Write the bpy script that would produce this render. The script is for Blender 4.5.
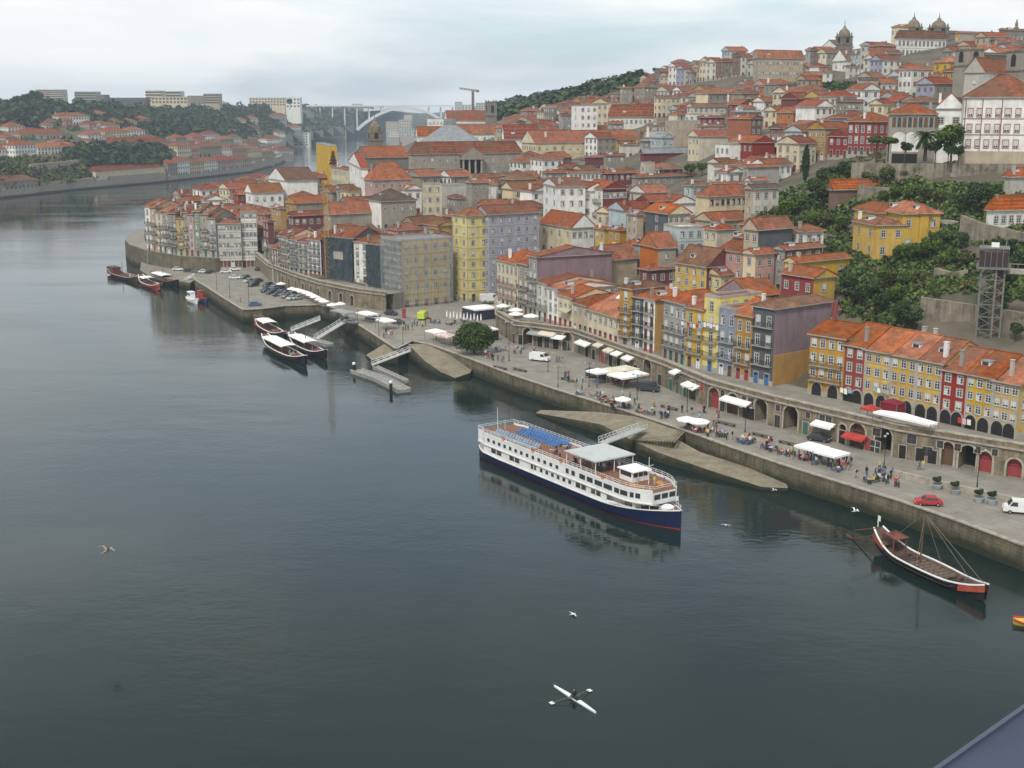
import bpy, bmesh, math, random
import numpy as np
from mathutils import Vector, Matrix
random.seed(7)
R = math.radians
for o in list(bpy.data.objects): bpy.data.objects.remove(o)
scene = bpy.context.scene
COL = scene.collection
# ------------------------------------------------------------------ camera
F = 1250.0; CAMH = 62.0; TH = math.atan((384-108)/F)
cam = bpy.data.cameras.new('camera'); camo = bpy.data.objects.new('camera', cam); COL.objects.link(camo)
camo.location = (0, 0, CAMH); camo.rotation_euler = (math.pi/2-TH, 0, 0)
cam.sensor_width = 36; cam.lens = F*36/1024; cam.clip_start = 0.1; cam.clip_end = 40000
scene.camera = camo
scene.view_settings.view_transform = 'Standard'; scene.view_settings.look = 'None'
scene.view_settings.exposure = 0.36; scene.view_settings.gamma = 1
# ------------------------------------------------------------------ light
SUN_EL, SUN_AZ = R(48), R(205)          # azimuth the light comes from, clockwise from +Y
world = bpy.data.worlds.new('World'); scene.world = world; world.use_nodes = True
nt = world.node_tree; nt.nodes.clear()
def N(t, typ, **kw):
    n = t.nodes.new(typ)
    for k, v in kw.items():
        if k in n.inputs: n.inputs[k].default_value = v
        else: setattr(n, k, v)
    return n
sky = N(nt, 'ShaderNodeTexSky', sky_type='NISHITA', sun_disc=False, sun_elevation=SUN_EL, sun_rotation=SUN_AZ, air_density=1.0, dust_density=2.5)
tc = N(nt, 'ShaderNodeTexCoord'); mp = N(nt, 'ShaderNodeMapping'); mp.inputs['Scale'].default_value = (1.0, 1.0, 5.0)
nt.links.new(tc.outputs['Generated'], mp.inputs['Vector'])
n1 = N(nt, 'ShaderNodeTexNoise', Scale=2.6, Detail=7.0, Roughness=0.55, Distortion=0.3); nt.links.new(mp.outputs[0], n1.inputs['Vector'])
r1 = N(nt, 'ShaderNodeValToRGB'); r1.color_ramp.elements[0].position = 0.36; r1.color_ramp.elements[1].position = 0.54
r1.color_ramp.elements[0].color = (.12, .12, .12, 1); r1.color_ramp.elements[1].color = (1, 1, 1, 1)
nt.links.new(n1.outputs['Fac'], r1.inputs[0])
n2 = N(nt, 'ShaderNodeTexNoise', Scale=6.0, Detail=6.0, Roughness=0.6); nt.links.new(mp.outputs[0], n2.inputs['Vector'])
r2 = N(nt, 'ShaderNodeValToRGB')
r2.color_ramp.elements[0].position = .40; r2.color_ramp.elements[0].color = (6.3, 6.55, 6.65, 1)
r2.color_ramp.elements[1].position = .62; r2.color_ramp.elements[1].color = (6.9, 7.0, 6.95, 1)
nt.links.new(n2.outputs['Fac'], r2.inputs[0])
blue = N(nt, 'ShaderNodeMix', data_type='RGBA'); blue.inputs['Factor'].default_value = .45
nt.links.new(sky.outputs[0], blue.inputs['A']); blue.inputs['B'].default_value = (4.7, 6.4, 7.4, 1)
mx = N(nt, 'ShaderNodeMix', data_type='RGBA')
nt.links.new(r1.outputs[0], mx.inputs['Factor']); nt.links.new(blue.outputs['Result'], mx.inputs['A']); nt.links.new(r2.outputs[0], mx.inputs['B'])
sx = N(nt, 'ShaderNodeSeparateXYZ'); nt.links.new(tc.outputs['Generated'], sx.inputs[0])
zr = N(nt, 'ShaderNodeFloatCurve'); cv = zr.mapping.curves[0]; cv.points[0].location = (0, .93); cv.points[1].location = (1, 1.2)
for p_ in ((.18, .92), (.30, .97), (.46, .55), (.7, .8)): cv.points.new(*p_)
zr.mapping.use_clip = False; zr.mapping.extend = 'HORIZONTAL'; zr.mapping.update(); nt.links.new(sx.outputs['Z'], zr.inputs['Value'])
vm = N(nt, 'ShaderNodeVectorMath', operation='SCALE'); nt.links.new(mx.outputs['Result'], vm.inputs[0]); nt.links.new(zr.outputs[0], vm.inputs['Scale'])
bg = N(nt, 'ShaderNodeBackground', Strength=0.132); nt.links.new(vm.outputs[0], bg.inputs['Color'])
wo = N(nt, 'ShaderNodeOutputWorld'); nt.links.new(bg.outputs[0], wo.inputs['Surface'])
sun = bpy.data.lights.new('sun', 'SUN'); sun.energy = 2.0; sun.angle = R(10); sun.color = (1, .95, .87)
suno = bpy.data.objects.new('sun', sun); COL.objects.link(suno)
d = Vector((math.sin(SUN_AZ)*math.cos(SUN_EL), math.cos(SUN_AZ)*math.cos(SUN_EL), math.sin(SUN_EL)))
suno.rotation_euler = d.to_track_quat('Z', 'Y').to_euler(); suno.location = (0, -50, 200)

# ------------------------------------------------------------------ geometry helpers
def ray(px, py):
    u = (px-512)/F; v = (384-py)/F
    return u, math.cos(TH)+v*math.sin(TH), -math.sin(TH)+v*math.cos(TH)
def at(px, py, z):
    u, f, g = ray(px, py); t = (z-CAMH)/g
    return (u*t, f*t)
def atY(px, py, Y):
    u, f, g = ray(px, py); t = Y/f
    return (u*t, Y, CAMH+g*t)
def proj(x, y, z):
    dz = z-CAMH; zc = y*math.cos(TH)-dz*math.sin(TH); yc = y*math.sin(TH)+dz*math.cos(TH)
    return 512+F*x/zc, 384-F*yc/zc
class MB:
    """collects polygons"""
    def __init__(s): s.v = []; s.f = []; s.m = []
    def poly(s, pts, mi=0):
        i = len(s.v); s.v += [tuple(p) for p in pts]; s.f.append(tuple(range(i, i+len(pts)))); s.m.append(mi)
    def box(s, x0, x1, y0, y1, z0, z1, mi=0, M=None):
        c = [(x0,y0,z0),(x1,y0,z0),(x1,y1,z0),(x0,y1,z0),(x0,y0,z1),(x1,y0,z1),(x1,y1,z1),(x0,y1,z1)]
        if M is not None: c = [tuple(M @ Vector(p)) for p in c]
        i = len(s.v); s.v += c
        for q in ((0,3,2,1),(4,5,6,7),(0,1,5,4),(1,2,6,5),(2,3,7,6),(3,0,4,7)):
            s.f.append(tuple(i+k for k in q)); s.m.append(mi)
    def beam(s, a, b, w, mi=0, h=None):
        a = Vector(a); b = Vector(b); d = b-a; L = d.length
        if L < 1e-6: return
        M = Matrix.Translation(a) @ d.to_track_quat('X', 'Z').to_matrix().to_4x4()
        h = h or w
        s.box(0, L, -w/2, w/2, -h/2, h/2, mi, M)
    def tube(s, a, b, r0, r1=None, n=8, mi=0, caps=True):
        r1 = r0 if r1 is None else r1
        a = Vector(a); b = Vector(b); q = (b-a).to_track_quat('Z', 'Y')
        i = len(s.v)
        for (c, r) in ((a, r0), (b, r1)):
            for k in range(n):
                t = 2*math.pi*k/n; s.v.append(tuple(c + q @ Vector((r*math.cos(t), r*math.sin(t), 0))))
        for k in range(n):
            s.f.append((i+k, i+(k+1) % n, i+n+(k+1) % n, i+n+k)); s.m.append(mi)
        if caps:
            s.f.append(tuple(i+k for k in reversed(range(n)))); s.m.append(mi)
            s.f.append(tuple(i+n+k for k in range(n))); s.m.append(mi)
    def lathe(s, prof, n=12, mi=0, c=(0,0,0), sx=1, sy=1):
        i = len(s.v)
        for (r, z) in prof:
            for k in range(n):
                t = 2*math.pi*k/n; s.v.append((c[0]+r*sx*math.cos(t), c[1]+r*sy*math.sin(t), c[2]+z))
        for j in range(len(prof)-1):
            for k in range(n):
                a = i+j*n; s.f.append((a+k, a+(k+1) % n, a+n+(k+1) % n, a+n+k)); s.m.append(mi)
    def prism(s, poly, z0, z1, mi=0, mtop=None):
        """poly CCW list of (x,y)"""
        n = len(poly); i = len(s.v)
        ar = sum(poly[k][0]*poly[(k+1)%n][1]-poly[(k+1)%n][0]*poly[k][1] for k in range(n))
        if ar < 0: poly = poly[::-1]
        s.v += [(p[0],p[1],z0) for p in poly]+[(p[0],p[1],z1) for p in poly]
        for k in range(n):
            s.f.append((i+k, i+(k+1) % n, i+n+(k+1) % n, i+n+k)); s.m.append(mi)
        s.f.append(tuple(i+n+k for k in range(n))); s.m.append(mi if mtop is None else mtop)
        s.f.append(tuple(i+k for k in reversed(range(n)))); s.m.append(mi)
    def mesh(s, name, mats, smooth=False):
        me = bpy.data.meshes.new(name); me.from_pydata(s.v, [], s.f)
        for m in (mats if isinstance(mats, (list, tuple)) else [mats]): me.materials.append(m)
        me.polygons.foreach_set('material_index', s.m)
        if smooth: me.polygons.foreach_set('use_smooth', [True]*len(s.f))
        me.update(); return me
    def build(s, name, mats, parent=None, smooth=False):
        return link(name, s.mesh(name, mats, smooth), parent)
def link(name, me, parent=None, loc=(0,0,0), rot=0, scale=None):
    o = bpy.data.objects.new(name, me); COL.objects.link(o); o.location = loc
    if rot: o.rotation_euler = (0, 0, rot)
    if scale is not None: o.scale = scale if isinstance(scale, (tuple, list)) else (scale,)*3
    if parent is not None: o.parent = parent
    return o
TOP = []
def tag(o, label, cat, group=None, rel=False, kind=None):
    o['label'] = label; o['category'] = cat
    if group: o['group'] = group
    if kind: o['kind'] = kind
    TOP.append((o, rel)); return o
def thing(name, loc, rot=0, label='', cat='', group=None, rel=False):
    o = link(name, None, None, loc, rot); return tag(o, label, cat, group, rel)
def struct(o):
    o['kind'] = 'structure'; return o
def copy_tree(root, loc, rot=0, label=None, scale=None, rel=False, group=None):
    c = root.copy(); COL.objects.link(c); c.location = loc; c.rotation_euler = (0, 0, rot)
    if scale: c.scale = (scale,)*3
    if label: c['label'] = label
    if group: c['group'] = group
    TOP.append((c, rel))
    for ch in [o for o in CH.get(root.name, [])]:
        k = ch.copy(); COL.objects.link(k); k.parent = c
        for g in CH.get(ch.name, []):
            q = g.copy(); COL.objects.link(q); q.parent = k
    return c
CH = {}
def reg(root):
    kids = [o for o in COL.objects if o.parent == root]; CH[root.name] = kids
    for k in kids: CH[k.name] = [o for o in COL.objects if o.parent == k]
    return root
# ------------------------------------------------------------------ materials
MATS = {}
def mat(name, col, rough=.8, metal=0, noise=.25, scale=.6, bump=0, bscale=8, spec=.3, tint=None, rnd=0, streak=0):
    if name in MATS: return MATS[name]
    m = bpy.data.materials.new(name); m.use_nodes = True; t = m.node_tree
    b = t.nodes['Principled BSDF']; b.inputs['Roughness'].default_value = rough; b.inputs['Metallic'].default_value = metal
    b.inputs['Specular IOR Level'].default_value = spec
    c = (*col, 1)
    if noise or rnd:
        g = N(t, 'ShaderNodeNewGeometry')
        no = N(t, 'ShaderNodeTexNoise', Scale=scale, Detail=6.0, Roughness=.65); t.links.new(g.outputs['Position'], no.inputs['Vector'])
        rp = N(t, 'ShaderNodeValToRGB'); e = rp.color_ramp.elements
        e[0].position = .3; e[1].position = .7
        c2 = tint or tuple(x*(1-noise*1.6) for x in col); c3 = tuple(min(1, x*(1+noise*.6)) for x in col)
        e[0].color = (*c2, 1); e[1].color = (*c3, 1)
        k = e.new(.52); k.color = c
        t.links.new(no.outputs['Fac'], rp.inputs[0]); src = rp.outputs[0]
        if streak:
            mpn = N(t, 'ShaderNodeMapping'); mpn.inputs['Scale'].default_value = (1.3, 1.3, .12)
            t.links.new(g.outputs['Position'], mpn.inputs['Vector'])
            n3 = N(t, 'ShaderNodeTexNoise', Scale=1.0, Detail=4.0); t.links.new(mpn.outputs[0], n3.inputs['Vector'])
            r3 = N(t, 'ShaderNodeValToRGB'); r3.color_ramp.elements[0].position = .35; r3.color_ramp.elements[1].position = .6
            r3.color_ramp.elements[0].color = (1-streak,)*3+(1,); r3.color_ramp.elements[1].color = (1, 1, 1, 1)
            t.links.new(n3.outputs['Fac'], r3.inputs[0])
            mu = N(t, 'ShaderNodeMix', data_type='RGBA', blend_type='MULTIPLY'); mu.inputs['Factor'].default_value = 1
            t.links.new(src, mu.inputs['A']); t.links.new(r3.outputs[0], mu.inputs['B']); src = mu.outputs['Result']
        if rnd:
            oi = N(t, 'ShaderNodeObjectInfo'); hs = N(t, 'ShaderNodeHueSaturation')
            a = N(t, 'ShaderNodeMapRange'); a.inputs['To Min'].default_value = 1-rnd; a.inputs['To Max'].default_value = 1+rnd
            t.links.new(oi.outputs['Random'], a.inputs['Value']); t.links.new(a.outputs[0], hs.inputs['Value'])
            a2 = N(t, 'ShaderNodeMath', operation='MULTIPLY_ADD'); fr = N(t, 'ShaderNodeMath', operation='FRACT')
            k7 = N(t, 'ShaderNodeMath', operation='MULTIPLY'); k7.inputs[1].default_value = 7.3
            t.links.new(oi.outputs['Random'], k7.inputs[0]); t.links.new(k7.outputs[0], fr.inputs[0]); t.links.new(fr.outputs[0], a2.inputs[0])
            a2.inputs[1].default_value = .25; a2.inputs[2].default_value = .9
            t.links.new(a2.outputs[0], hs.inputs['Saturation'])
            t.links.new(src, hs.inputs['Color']); src = hs.outputs[0]
        t.links.new(src, b.inputs['Base Color'])
        if bump:
            nb = N(t, 'ShaderNodeTexNoise', Scale=bscale, Detail=4.0); t.links.new(g.outputs['Position'], nb.inputs['Vector'])
            bp = N(t, 'ShaderNodeBump', Strength=bump, Distance=.15); t.links.new(nb.outputs['Fac'], bp.inputs['Height']); t.links.new(bp.outputs[0], b.inputs['Normal'])
    else: b.inputs['Base Color'].default_value = c
    MATS[name] = m; return m
# wall colours
WC = {'white':(.76,.75,.71),'cream':(.62,.54,.37),'pale':(.60,.57,.50),'yellow':(.56,.37,.08),'ochre':(.42,.24,.06),'lemon':(.66,.56,.24),
 'grey':(.33,.33,.32),'stone':(.30,.27,.22),'dstone':(.20,.18,.15),'blue':(.33,.38,.43),'lilac':(.34,.34,.42),'sky':(.42,.50,.52),'pink':(.50,.30,.26),
 'red':(.26,.055,.05),'maroon':(.17,.05,.05),'brick':(.34,.13,.07),'burnt':(.42,.15,.05),'mauve':(.26,.19,.21),'slate':(.10,.11,.12),'brown':(.18,.11,.08),
 'tan':(.44,.36,.26),'beige':(.50,.45,.36),'green':(.20,.24,.17),'concrete':(.42,.40,.36),'bluetile':(.22,.27,.36),'pinkwall':(.42,.20,.20)}
def W(c): return mat('plaster_'+c, WC[c], .85, noise=.18, scale=.35, streak=.13, tint=tuple(x*.75+.01 for x in WC[c]), rnd=.08)
def tile_mat(name, col, dark):
    if name in MATS: return MATS[name]
    m = mat(name, col, .85, noise=.4, scale=.45, rnd=.27, tint=dark, spec=.15)
    t = m.node_tree; b = t.nodes['Principled BSDF']
    src = b.inputs['Base Color'].links[0].from_socket
    g = N(t, 'ShaderNodeTexCoord'); 
    v = N(t, 'ShaderNodeTexVoronoi', Scale=1.6); t.links.new(g.outputs['Object'], v.inputs['Vector'])
    rp = N(t, 'ShaderNodeValToRGB'); rp.color_ramp.elements[0].color = (.62,.6,.6,1); rp.color_ramp.elements[1].color = (1.1,1.08,1.05,1)
    rgb = N(t, 'ShaderNodeSeparateColor'); t.links.new(v.outputs['Color'], rgb.inputs[0]); t.links.new(rgb.outputs[0], rp.inputs[0])
    mu = N(t, 'ShaderNodeMix', data_type='RGBA', blend_type='MULTIPLY'); mu.inputs['Factor'].default_value = .8
    t.links.new(src, mu.inputs['A']); t.links.new(rp.outputs[0], mu.inputs['B'])
    # old lichen
    no = N(t, 'ShaderNodeTexNoise', Scale=.18, Detail=5.0); t.links.new(g.outputs['Object'], no.inputs['Vector'])
    r4 = N(t, 'ShaderNodeValToRGB'); r4.color_ramp.elements[0].position = .46; r4.color_ramp.elements[1].position = .75
    r4.color_ramp.elements[0].color = (0,0,0,1); r4.color_ramp.elements[1].color = (.85,.85,.85,1); t.links.new(no.outputs['Fac'], r4.inputs[0])
    m2 = N(t, 'ShaderNodeMix', data_type='RGBA'); t.links.new(r4.outputs[0], m2.inputs['Factor']); t.links.new(mu.outputs['Result'], m2.inputs['A']); m2.inputs['B'].default_value = (.15,.10,.065,1)
    t.links.new(m2.outputs['Result'], b.inputs['Base Color'])
    w = N(t, 'ShaderNodeTexWave', Scale=.85, Distortion=.8, wave_profile='SIN'); w.bands_direction = 'X'
    t.links.new(g.outputs['Object'], w.inputs['Vector'])
    wr = N(t, 'ShaderNodeMapRange'); wr.inputs['To Min'].default_value = .72; wr.inputs['To Max'].default_value = 1.08; t.links.new(w.outputs['Fac'], wr.inputs['Value'])
    m3 = N(t, 'ShaderNodeVectorMath', operation='SCALE'); t.links.new(m2.outputs['Result'], m3.inputs[0]); t.links.new(wr.outputs[0], m3.inputs['Scale']); t.links.new(m3.outputs[0], b.inputs['Base Color'])
    bp = N(t, 'ShaderNodeBump', Strength=.5, Distance=.12); t.links.new(w.outputs['Fac'], bp.inputs['Height']); t.links.new(bp.outputs[0], b.inputs['Normal'])
    return m
RC = {'orange': tile_mat('tile_orange', (.31,.105,.052), (.15,.06,.036)), 'brown': tile_mat('tile_brown', (.21,.10,.055), (.10,.055,.035)),
      'red': tile_mat('tile_red', (.28,.07,.038), (.14,.045,.03)), 'bright': tile_mat('tile_bright', (.38,.125,.052), (.21,.075,.038)),
      'dark': tile_mat('tile_dark', (.13,.095,.08), (.08,.06,.05)), 'grey': mat('roof_grey', (.22,.23,.24), .6), 'white': mat('roof_white', (.55,.53,.5), .7)}
mGlass = mat('window_glass', (.035,.04,.045), .15, noise=0, spec=.6)
mSash = mat('sash_white', (.70,.70,.68), .6, noise=.1)
mSurr = mat('granite_surround', (.36,.33,.29), .85, noise=.2)
mCurt = mat('curtain', (.50,.49,.45), .9, noise=.15)
mRedS = mat('sash_red', (.30,.05,.05), .6, noise=.1)
mGrnS = mat('sash_green', (.05,.13,.09), .6, noise=.1)
mBrnS = mat('sash_brown', (.13,.07,.045), .7, noise=.1)
mBluS = mat('door_blue', (.05,.15,.32), .6, noise=.1)
mIron = mat('iron', (.03,.03,.033), .6, metal=.3, noise=.1)
mWhite = mat('white_paint', (.78,.78,.76), .5, noise=.06)
mCloth = mat('white_canvas', (.80,.79,.75), .9, noise=.06)
mStone = mat('granite_wall', (.25,.205,.14), .9, noise=.4, scale=.45, bump=.5, bscale=2.5, streak=.35, tint=(.12,.11,.085))
mStone2 = mat('granite_pale', (.36,.32,.26), .9, noise=.25, scale=.8, bump=.4, bscale=3)
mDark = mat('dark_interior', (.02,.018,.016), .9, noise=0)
mSteel = mat('grey_steel', (.20,.21,.21), .55, metal=.4, noise=.2)
def courses(m, sx, sz, mortar, flat=False, amt=.55):
    t = m.node_tree; b = t.nodes['Principled BSDF']; src = b.inputs['Base Color'].links[0].from_socket
    g = N(t, 'ShaderNodeNewGeometry'); sp = N(t, 'ShaderNodeSeparateXYZ'); t.links.new(g.outputs['Position'], sp.inputs[0])
    a = N(t, 'ShaderNodeMath', operation='MULTIPLY'); a.inputs[1].default_value = -.82; t.links.new(sp.outputs['Y'], a.inputs[0])
    c = N(t, 'ShaderNodeMath', operation='MULTIPLY_ADD'); c.inputs[1].default_value = .57; t.links.new(sp.outputs['X'], c.inputs[0]); t.links.new(a.outputs[0], c.inputs[2])
    cb = N(t, 'ShaderNodeCombineXYZ'); t.links.new(c.outputs[0], cb.inputs['X'])
    if flat:
        a2 = N(t, 'ShaderNodeMath', operation='MULTIPLY'); a2.inputs[1].default_value = .57; t.links.new(sp.outputs['Y'], a2.inputs[0])
        c2 = N(t, 'ShaderNodeMath', operation='MULTIPLY_ADD'); c2.inputs[1].default_value = .82; t.links.new(sp.outputs['X'], c2.inputs[0]); t.links.new(a2.outputs[0], c2.inputs[2]); t.links.new(c2.outputs[0], cb.inputs['Y'])
    else: t.links.new(sp.outputs['Z'], cb.inputs['Y'])
    br = N(t, 'ShaderNodeTexBrick', Scale=1.0); br.inputs['Brick Width'].default_value = sx; br.inputs['Row Height'].default_value = sz; br.inputs['Mortar Size'].default_value = mortar
    br.inputs['Color1'].default_value = (1.12, 1.1, 1.06, 1); br.inputs['Color2'].default_value = (.78, .78, .76, 1); br.inputs['Mortar'].default_value = (.45, .43, .40, 1); t.links.new(cb.outputs[0], br.inputs['Vector'])
    mu = N(t, 'ShaderNodeMix', data_type='RGBA', blend_type='MULTIPLY'); mu.inputs['Factor'].default_value = amt; t.links.new(src, mu.inputs['A']); t.links.new(br.outputs['Color'], mu.inputs['B']); t.links.new(mu.outputs['Result'], b.inputs['Base Color'])
courses(mStone, 1.1, .55, .035)
mWood = mat('wood_deck', (.22,.10,.06), .7, noise=.25, scale=1.5)
# ------------------------------------------------------------------ terrain
CTL = []
def cp(px, py, Y): x, y, z = atY(px, py, Y); CTL.append((x, y, z))
for p in [(110,172,8.4),(84,198,8.4),(68,211,8.4),(52,232,8.4),(44,246,8.4),(37,264,8.4),(29,280,8.4),(17,302,8.4),(8,312,8.4),(2,320,8.3),(2,336,8.3),(8,345,8.3),(24,300,8.6),(40,275,9),
          (-17,384,3.8),(-33,384,3.8),(-4,362,3.8),(4,372,4.5),(-5,400,8),(-38,372,8.3),(-62,394,8.3),(-84,436,8.3),(-98,474,7.5),(-112,486,7.5),(-140,505,8),(-160,530,7.5),(-165,570,7),
          (-150,650,8),(-120,760,9),(-112,1000,9),(-115,1500,9),(-100,2770,10),(-140,2100,9),(110,185,10),(120,205,14),(-120,900,10),(-110,1200,10),(-60,1100,14),(-85,1000,12),(-100,1500,12),(-60,1400,14)]: CTL.append(p)
for p in [(465,193,540),(370,215,440),(280,215,470),(220,200,600),(320,200,560),(380,160,650),(440,150,750),(440,130,1000),(560,250,390),(520,240,410),(560,210,470),(600,160,600),(540,160,600),
          (600,120,750),(600,97,850),(560,103,950),(500,118,1000),(460,112,1300),(500,108,1300),(640,77,900),(560,98,1300),(620,84,1200),(690,310,275),(700,250,340),(700,200,420),(700,150,520),(700,110,640),(700,74,760),
          (760,290,270),(760,230,330),(800,192,380),(760,150,460),(770,110,560),(800,85,640),(840,57,680),(920,44,680),(1000,38,700),(900,75,600),(870,100,520),(960,80,520),
          (900,150,380),(1000,163,330),(860,160,350),(1000,190,285),(940,200,290),(880,225,300),(950,230,270),(1000,262,252),(930,290,252),(1010,345,240),(870,300,268),(900,345,240),(860,265,288),(885,263,284),(905,262,284),(870,275,280),(820,310,250),
          (740,260,320),(640,280,330),(600,300,330),(900,60,900),(700,95,1300),(1050,60,1200),(1060,170,320),(1060,240,255)]: cp(*p)
CL = []
def cl(px, py, Y): CL.append(atY(px, py, Y))
for p in [(0,190,850),(150,180,990),(40,163,950),(0,143,1050),(60,120,1200),(0,106,1400),(100,104,1500),(200,108,1800),(280,106,2000),(150,150,1150),(220,150,1300),(200,125,1500),(280,130,1700),
          (350,112,2400),(330,140,2050),(260,152,1500),(290,158,1450),(20,200,800),(-100,210,750),(-100,120,1200),(-200,200,700),(300,138,1900),(340,133,2500),(350,104,3000),(250,103,2500)]: cl(*p)
def fit(C):
    P = np.array(C); n = len(P); S = np.array([120., 160.])
    def ph(A, B): return np.sqrt((((A[:, None, :]-B[None, :, :])/S)**2).sum(-1)+.004)
    K = ph(P[:, :2], P[:, :2])+np.eye(n)*1e-3
    A = np.zeros((n+1, n+1)); A[:n, :n] = K; A[:n, n] = 1; A[n, :n] = 1
    w = np.linalg.solve(A, np.append(P[:, 2], 0))
    GX, GY = globals()['GX'], globals()['GY']
    gx = np.arange(GX[0], GX[1], GX[2]); gy = np.arange(GY[0], GY[1], GY[2]); G_ = np.empty((len(gy), len(gx)))
    for i, yy in enumerate(gy): G_[i] = ph(np.stack([gx, np.full(len(gx), yy)], 1), P[:, :2]) @ w[:n]+w[n]
    for _ in range(3):
        for ax_ in (0, 1):
            pd = np.pad(G_, [(2, 2) if a == ax_ else (0, 0) for a in (0, 1)], mode='edge'); L_ = G_.shape[ax_]
            G_ = sum(np.take(pd, range(k, k+L_), axis=ax_) for k in range(5))/5
    def f(Q):
        Q = np.atleast_2d(Q); u = np.clip((Q[:, 0]-GX[0])/GX[2], 0, len(gx)-1.001); v = np.clip((Q[:, 1]-GY[0])/GY[2], 0, len(gy)-1.001)
        i = v.astype(int); j = u.astype(int); a = v-i; b_ = u-j
        return G_[i, j]*(1-a)*(1-b_)+G_[i, j+1]*(1-a)*b_+G_[i+1, j]*a*(1-b_)+G_[i+1, j+1]*a*b_
    return f
GX, GY = (-500, 1000, 7), (100, 1700, 8)
fR = fit(CTL)
GX, GY = (-2200, 300, 14), (500, 4200, 16)
fL = fit(CL)
GX, GY = (-500, 1000, 7), (100, 1700, 8)
W1c = np.array([(106,174),(82.3,192.9),(65.3,206.5),(48.3,228.6),(39,243.2),(32.4,262),(15.2,300.9),(6,308.5),(-4.2,329),(-4.8,354)])
def clampw(P, Z):
    D = np.full(len(P), 1e9)
    for a, c in zip(W1c[:-1], W1c[1:]):
        d = c-a; t_ = np.clip(((P-a)@d)/(d@d), 0, 1); D = np.minimum(D, np.hypot(*(P-(a+t_[:, None]*d)).T))
    lim = 8.3+np.clip(D-16, 0, None)*.75
    lim = np.where(P[:, 1] < 372, lim, 1e3)
    X, Y = P[:, 0], P[:, 1]
    sq = (X > -45) & (X < 9) & (Y > 358) & (Y < 410); lim = np.where(sq, np.minimum(lim, 3.5+np.clip(Y-390, 0, None)*.7), lim)
    return np.minimum(Z, lim)
fR0 = fR
fR = lambda Q: clampw(np.atleast_2d(Q), fR0(Q))
def hR(x, y): return float(fR(np.array([[x, y]]))[0])
RIGHT = [(112,178),(86,197),(69,210.5),(52,232),(43.5,246),(36,265),(19,304),(9,312),(3,316),(-1,330),(-1,358),(-3,372),(-35,372),(-40,374),(-63,394),(-87,438),(-99,474),(-113,486),(-156,520),(-166,560),(-152,640),(-122,750),(-113,1000),(-120,1500),(-190,1900),(-215,2300),(-195,2770),(-60,3500),(300,6500),(6000,6500),(6000,100),(200,100)]
LEFT = [atY(0,0,1)[:2]]
LEFT = [(-700,560),(-480,720),at(0,197,1)[:2],at(80,188,1),at(160,181,1),at(250,171,1),at(280,163,1),at(288,158,1),(-320,1700),(-325,2094),(-330,2768),(-260,3400),(-500,6500),(-6000,6500),(-6000,560)]
def clampl(P, Z):
    D = np.full(len(P), 1e9); S_ = np.array(LEFT[1:11], float)
    for a, c in zip(S_[:-1], S_[1:]):
        d = c-a; t_ = np.clip(((P-a)@d)/(d@d), 0, 1); D = np.minimum(D, np.hypot(*(P-(a+t_[:, None]*d)).T))
    return np.minimum(Z, 4+D*.75)
fL0 = fL
fL = lambda Q: clampl(np.atleast_2d(Q), fL0(Q))
def inside(P, poly):
    x, y = P[:, 0], P[:, 1]; c = np.zeros(len(P), bool); n = len(poly)
    for i in range(n):
        x1, y1 = poly[i][:2]; x2, y2 = poly[(i+1) % n][:2]
        if y1 == y2: continue
        k = ((y1 > y) != (y2 > y)) & (x < (x2-x1)*(y-y1)/(y2-y1)+x1); c ^= k
    return c
def make_terrain(name, f, poly, us, Ys, m, zmin, drop=.0):
    U, Y = np.meshgrid(us, Ys); P = np.stack([(U*Y).ravel(), Y.ravel()], 1)
    Z = np.maximum(f(P), zmin)
    if name == 'ground': Z = clampw(P, Z)
    ins = inside(P, poly)
    far = np.clip((P[:, 1]-900)/1500, 0, 1); rng = np.random.RandomState(3)
    Z += rng.uniform(-.25, .25, len(Z))*np.clip((Z-9)/6, 0, 1)
    lim = 62+.0016*P[:, 1]+40*np.clip(P[:, 0]/600, 0, 1.3)
    Z = np.minimum(Z, np.maximum(lim, 0)+40*(P[:,1] < 1500))
    nx, ny = len(us), len(Ys); ins = ins.reshape(ny, nx); V = np.column_stack([P, Z])
    idx = np.arange(nx*ny).reshape(ny, nx)
    a, b, c, d = idx[:-1, :-1], idx[:-1, 1:], idx[1:, 1:], idx[1:, :-1]
    k = ins[:-1, :-1] & ins[:-1, 1:] & ins[1:, 1:] & ins[1:, :-1]
    fc = np.stack([a[k], b[k], c[k], d[k]], 1)
    me = bpy.data.meshes.new(name); me.from_pydata(V.tolist(), [], fc.tolist()); me.materials.append(m)
    me.polygons.foreach_set('use_smooth', [True]*len(fc)); me.update()
    return struct(link(name, me))
mGround = mat('earth_and_scrub', (.10,.095,.065), .95, noise=.5, scale=.07, bump=.6, bscale=.8, tint=(.035,.055,.022))
mTown = mat('town_ground', (.12,.10,.075), .95, noise=.4, scale=.09, tint=(.035,.05,.02))
Ys = 150*1.021**np.arange(0, 182)
make_terrain('ground', fR, RIGHT, np.arange(-.42, .95, .0055), Ys, mTown, 3.3)
make_terrain('hills', fL, LEFT, np.arange(-1.1, -.06, .008), 500*1.03**np.arange(0, 88), mGround, 1.5)
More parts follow.
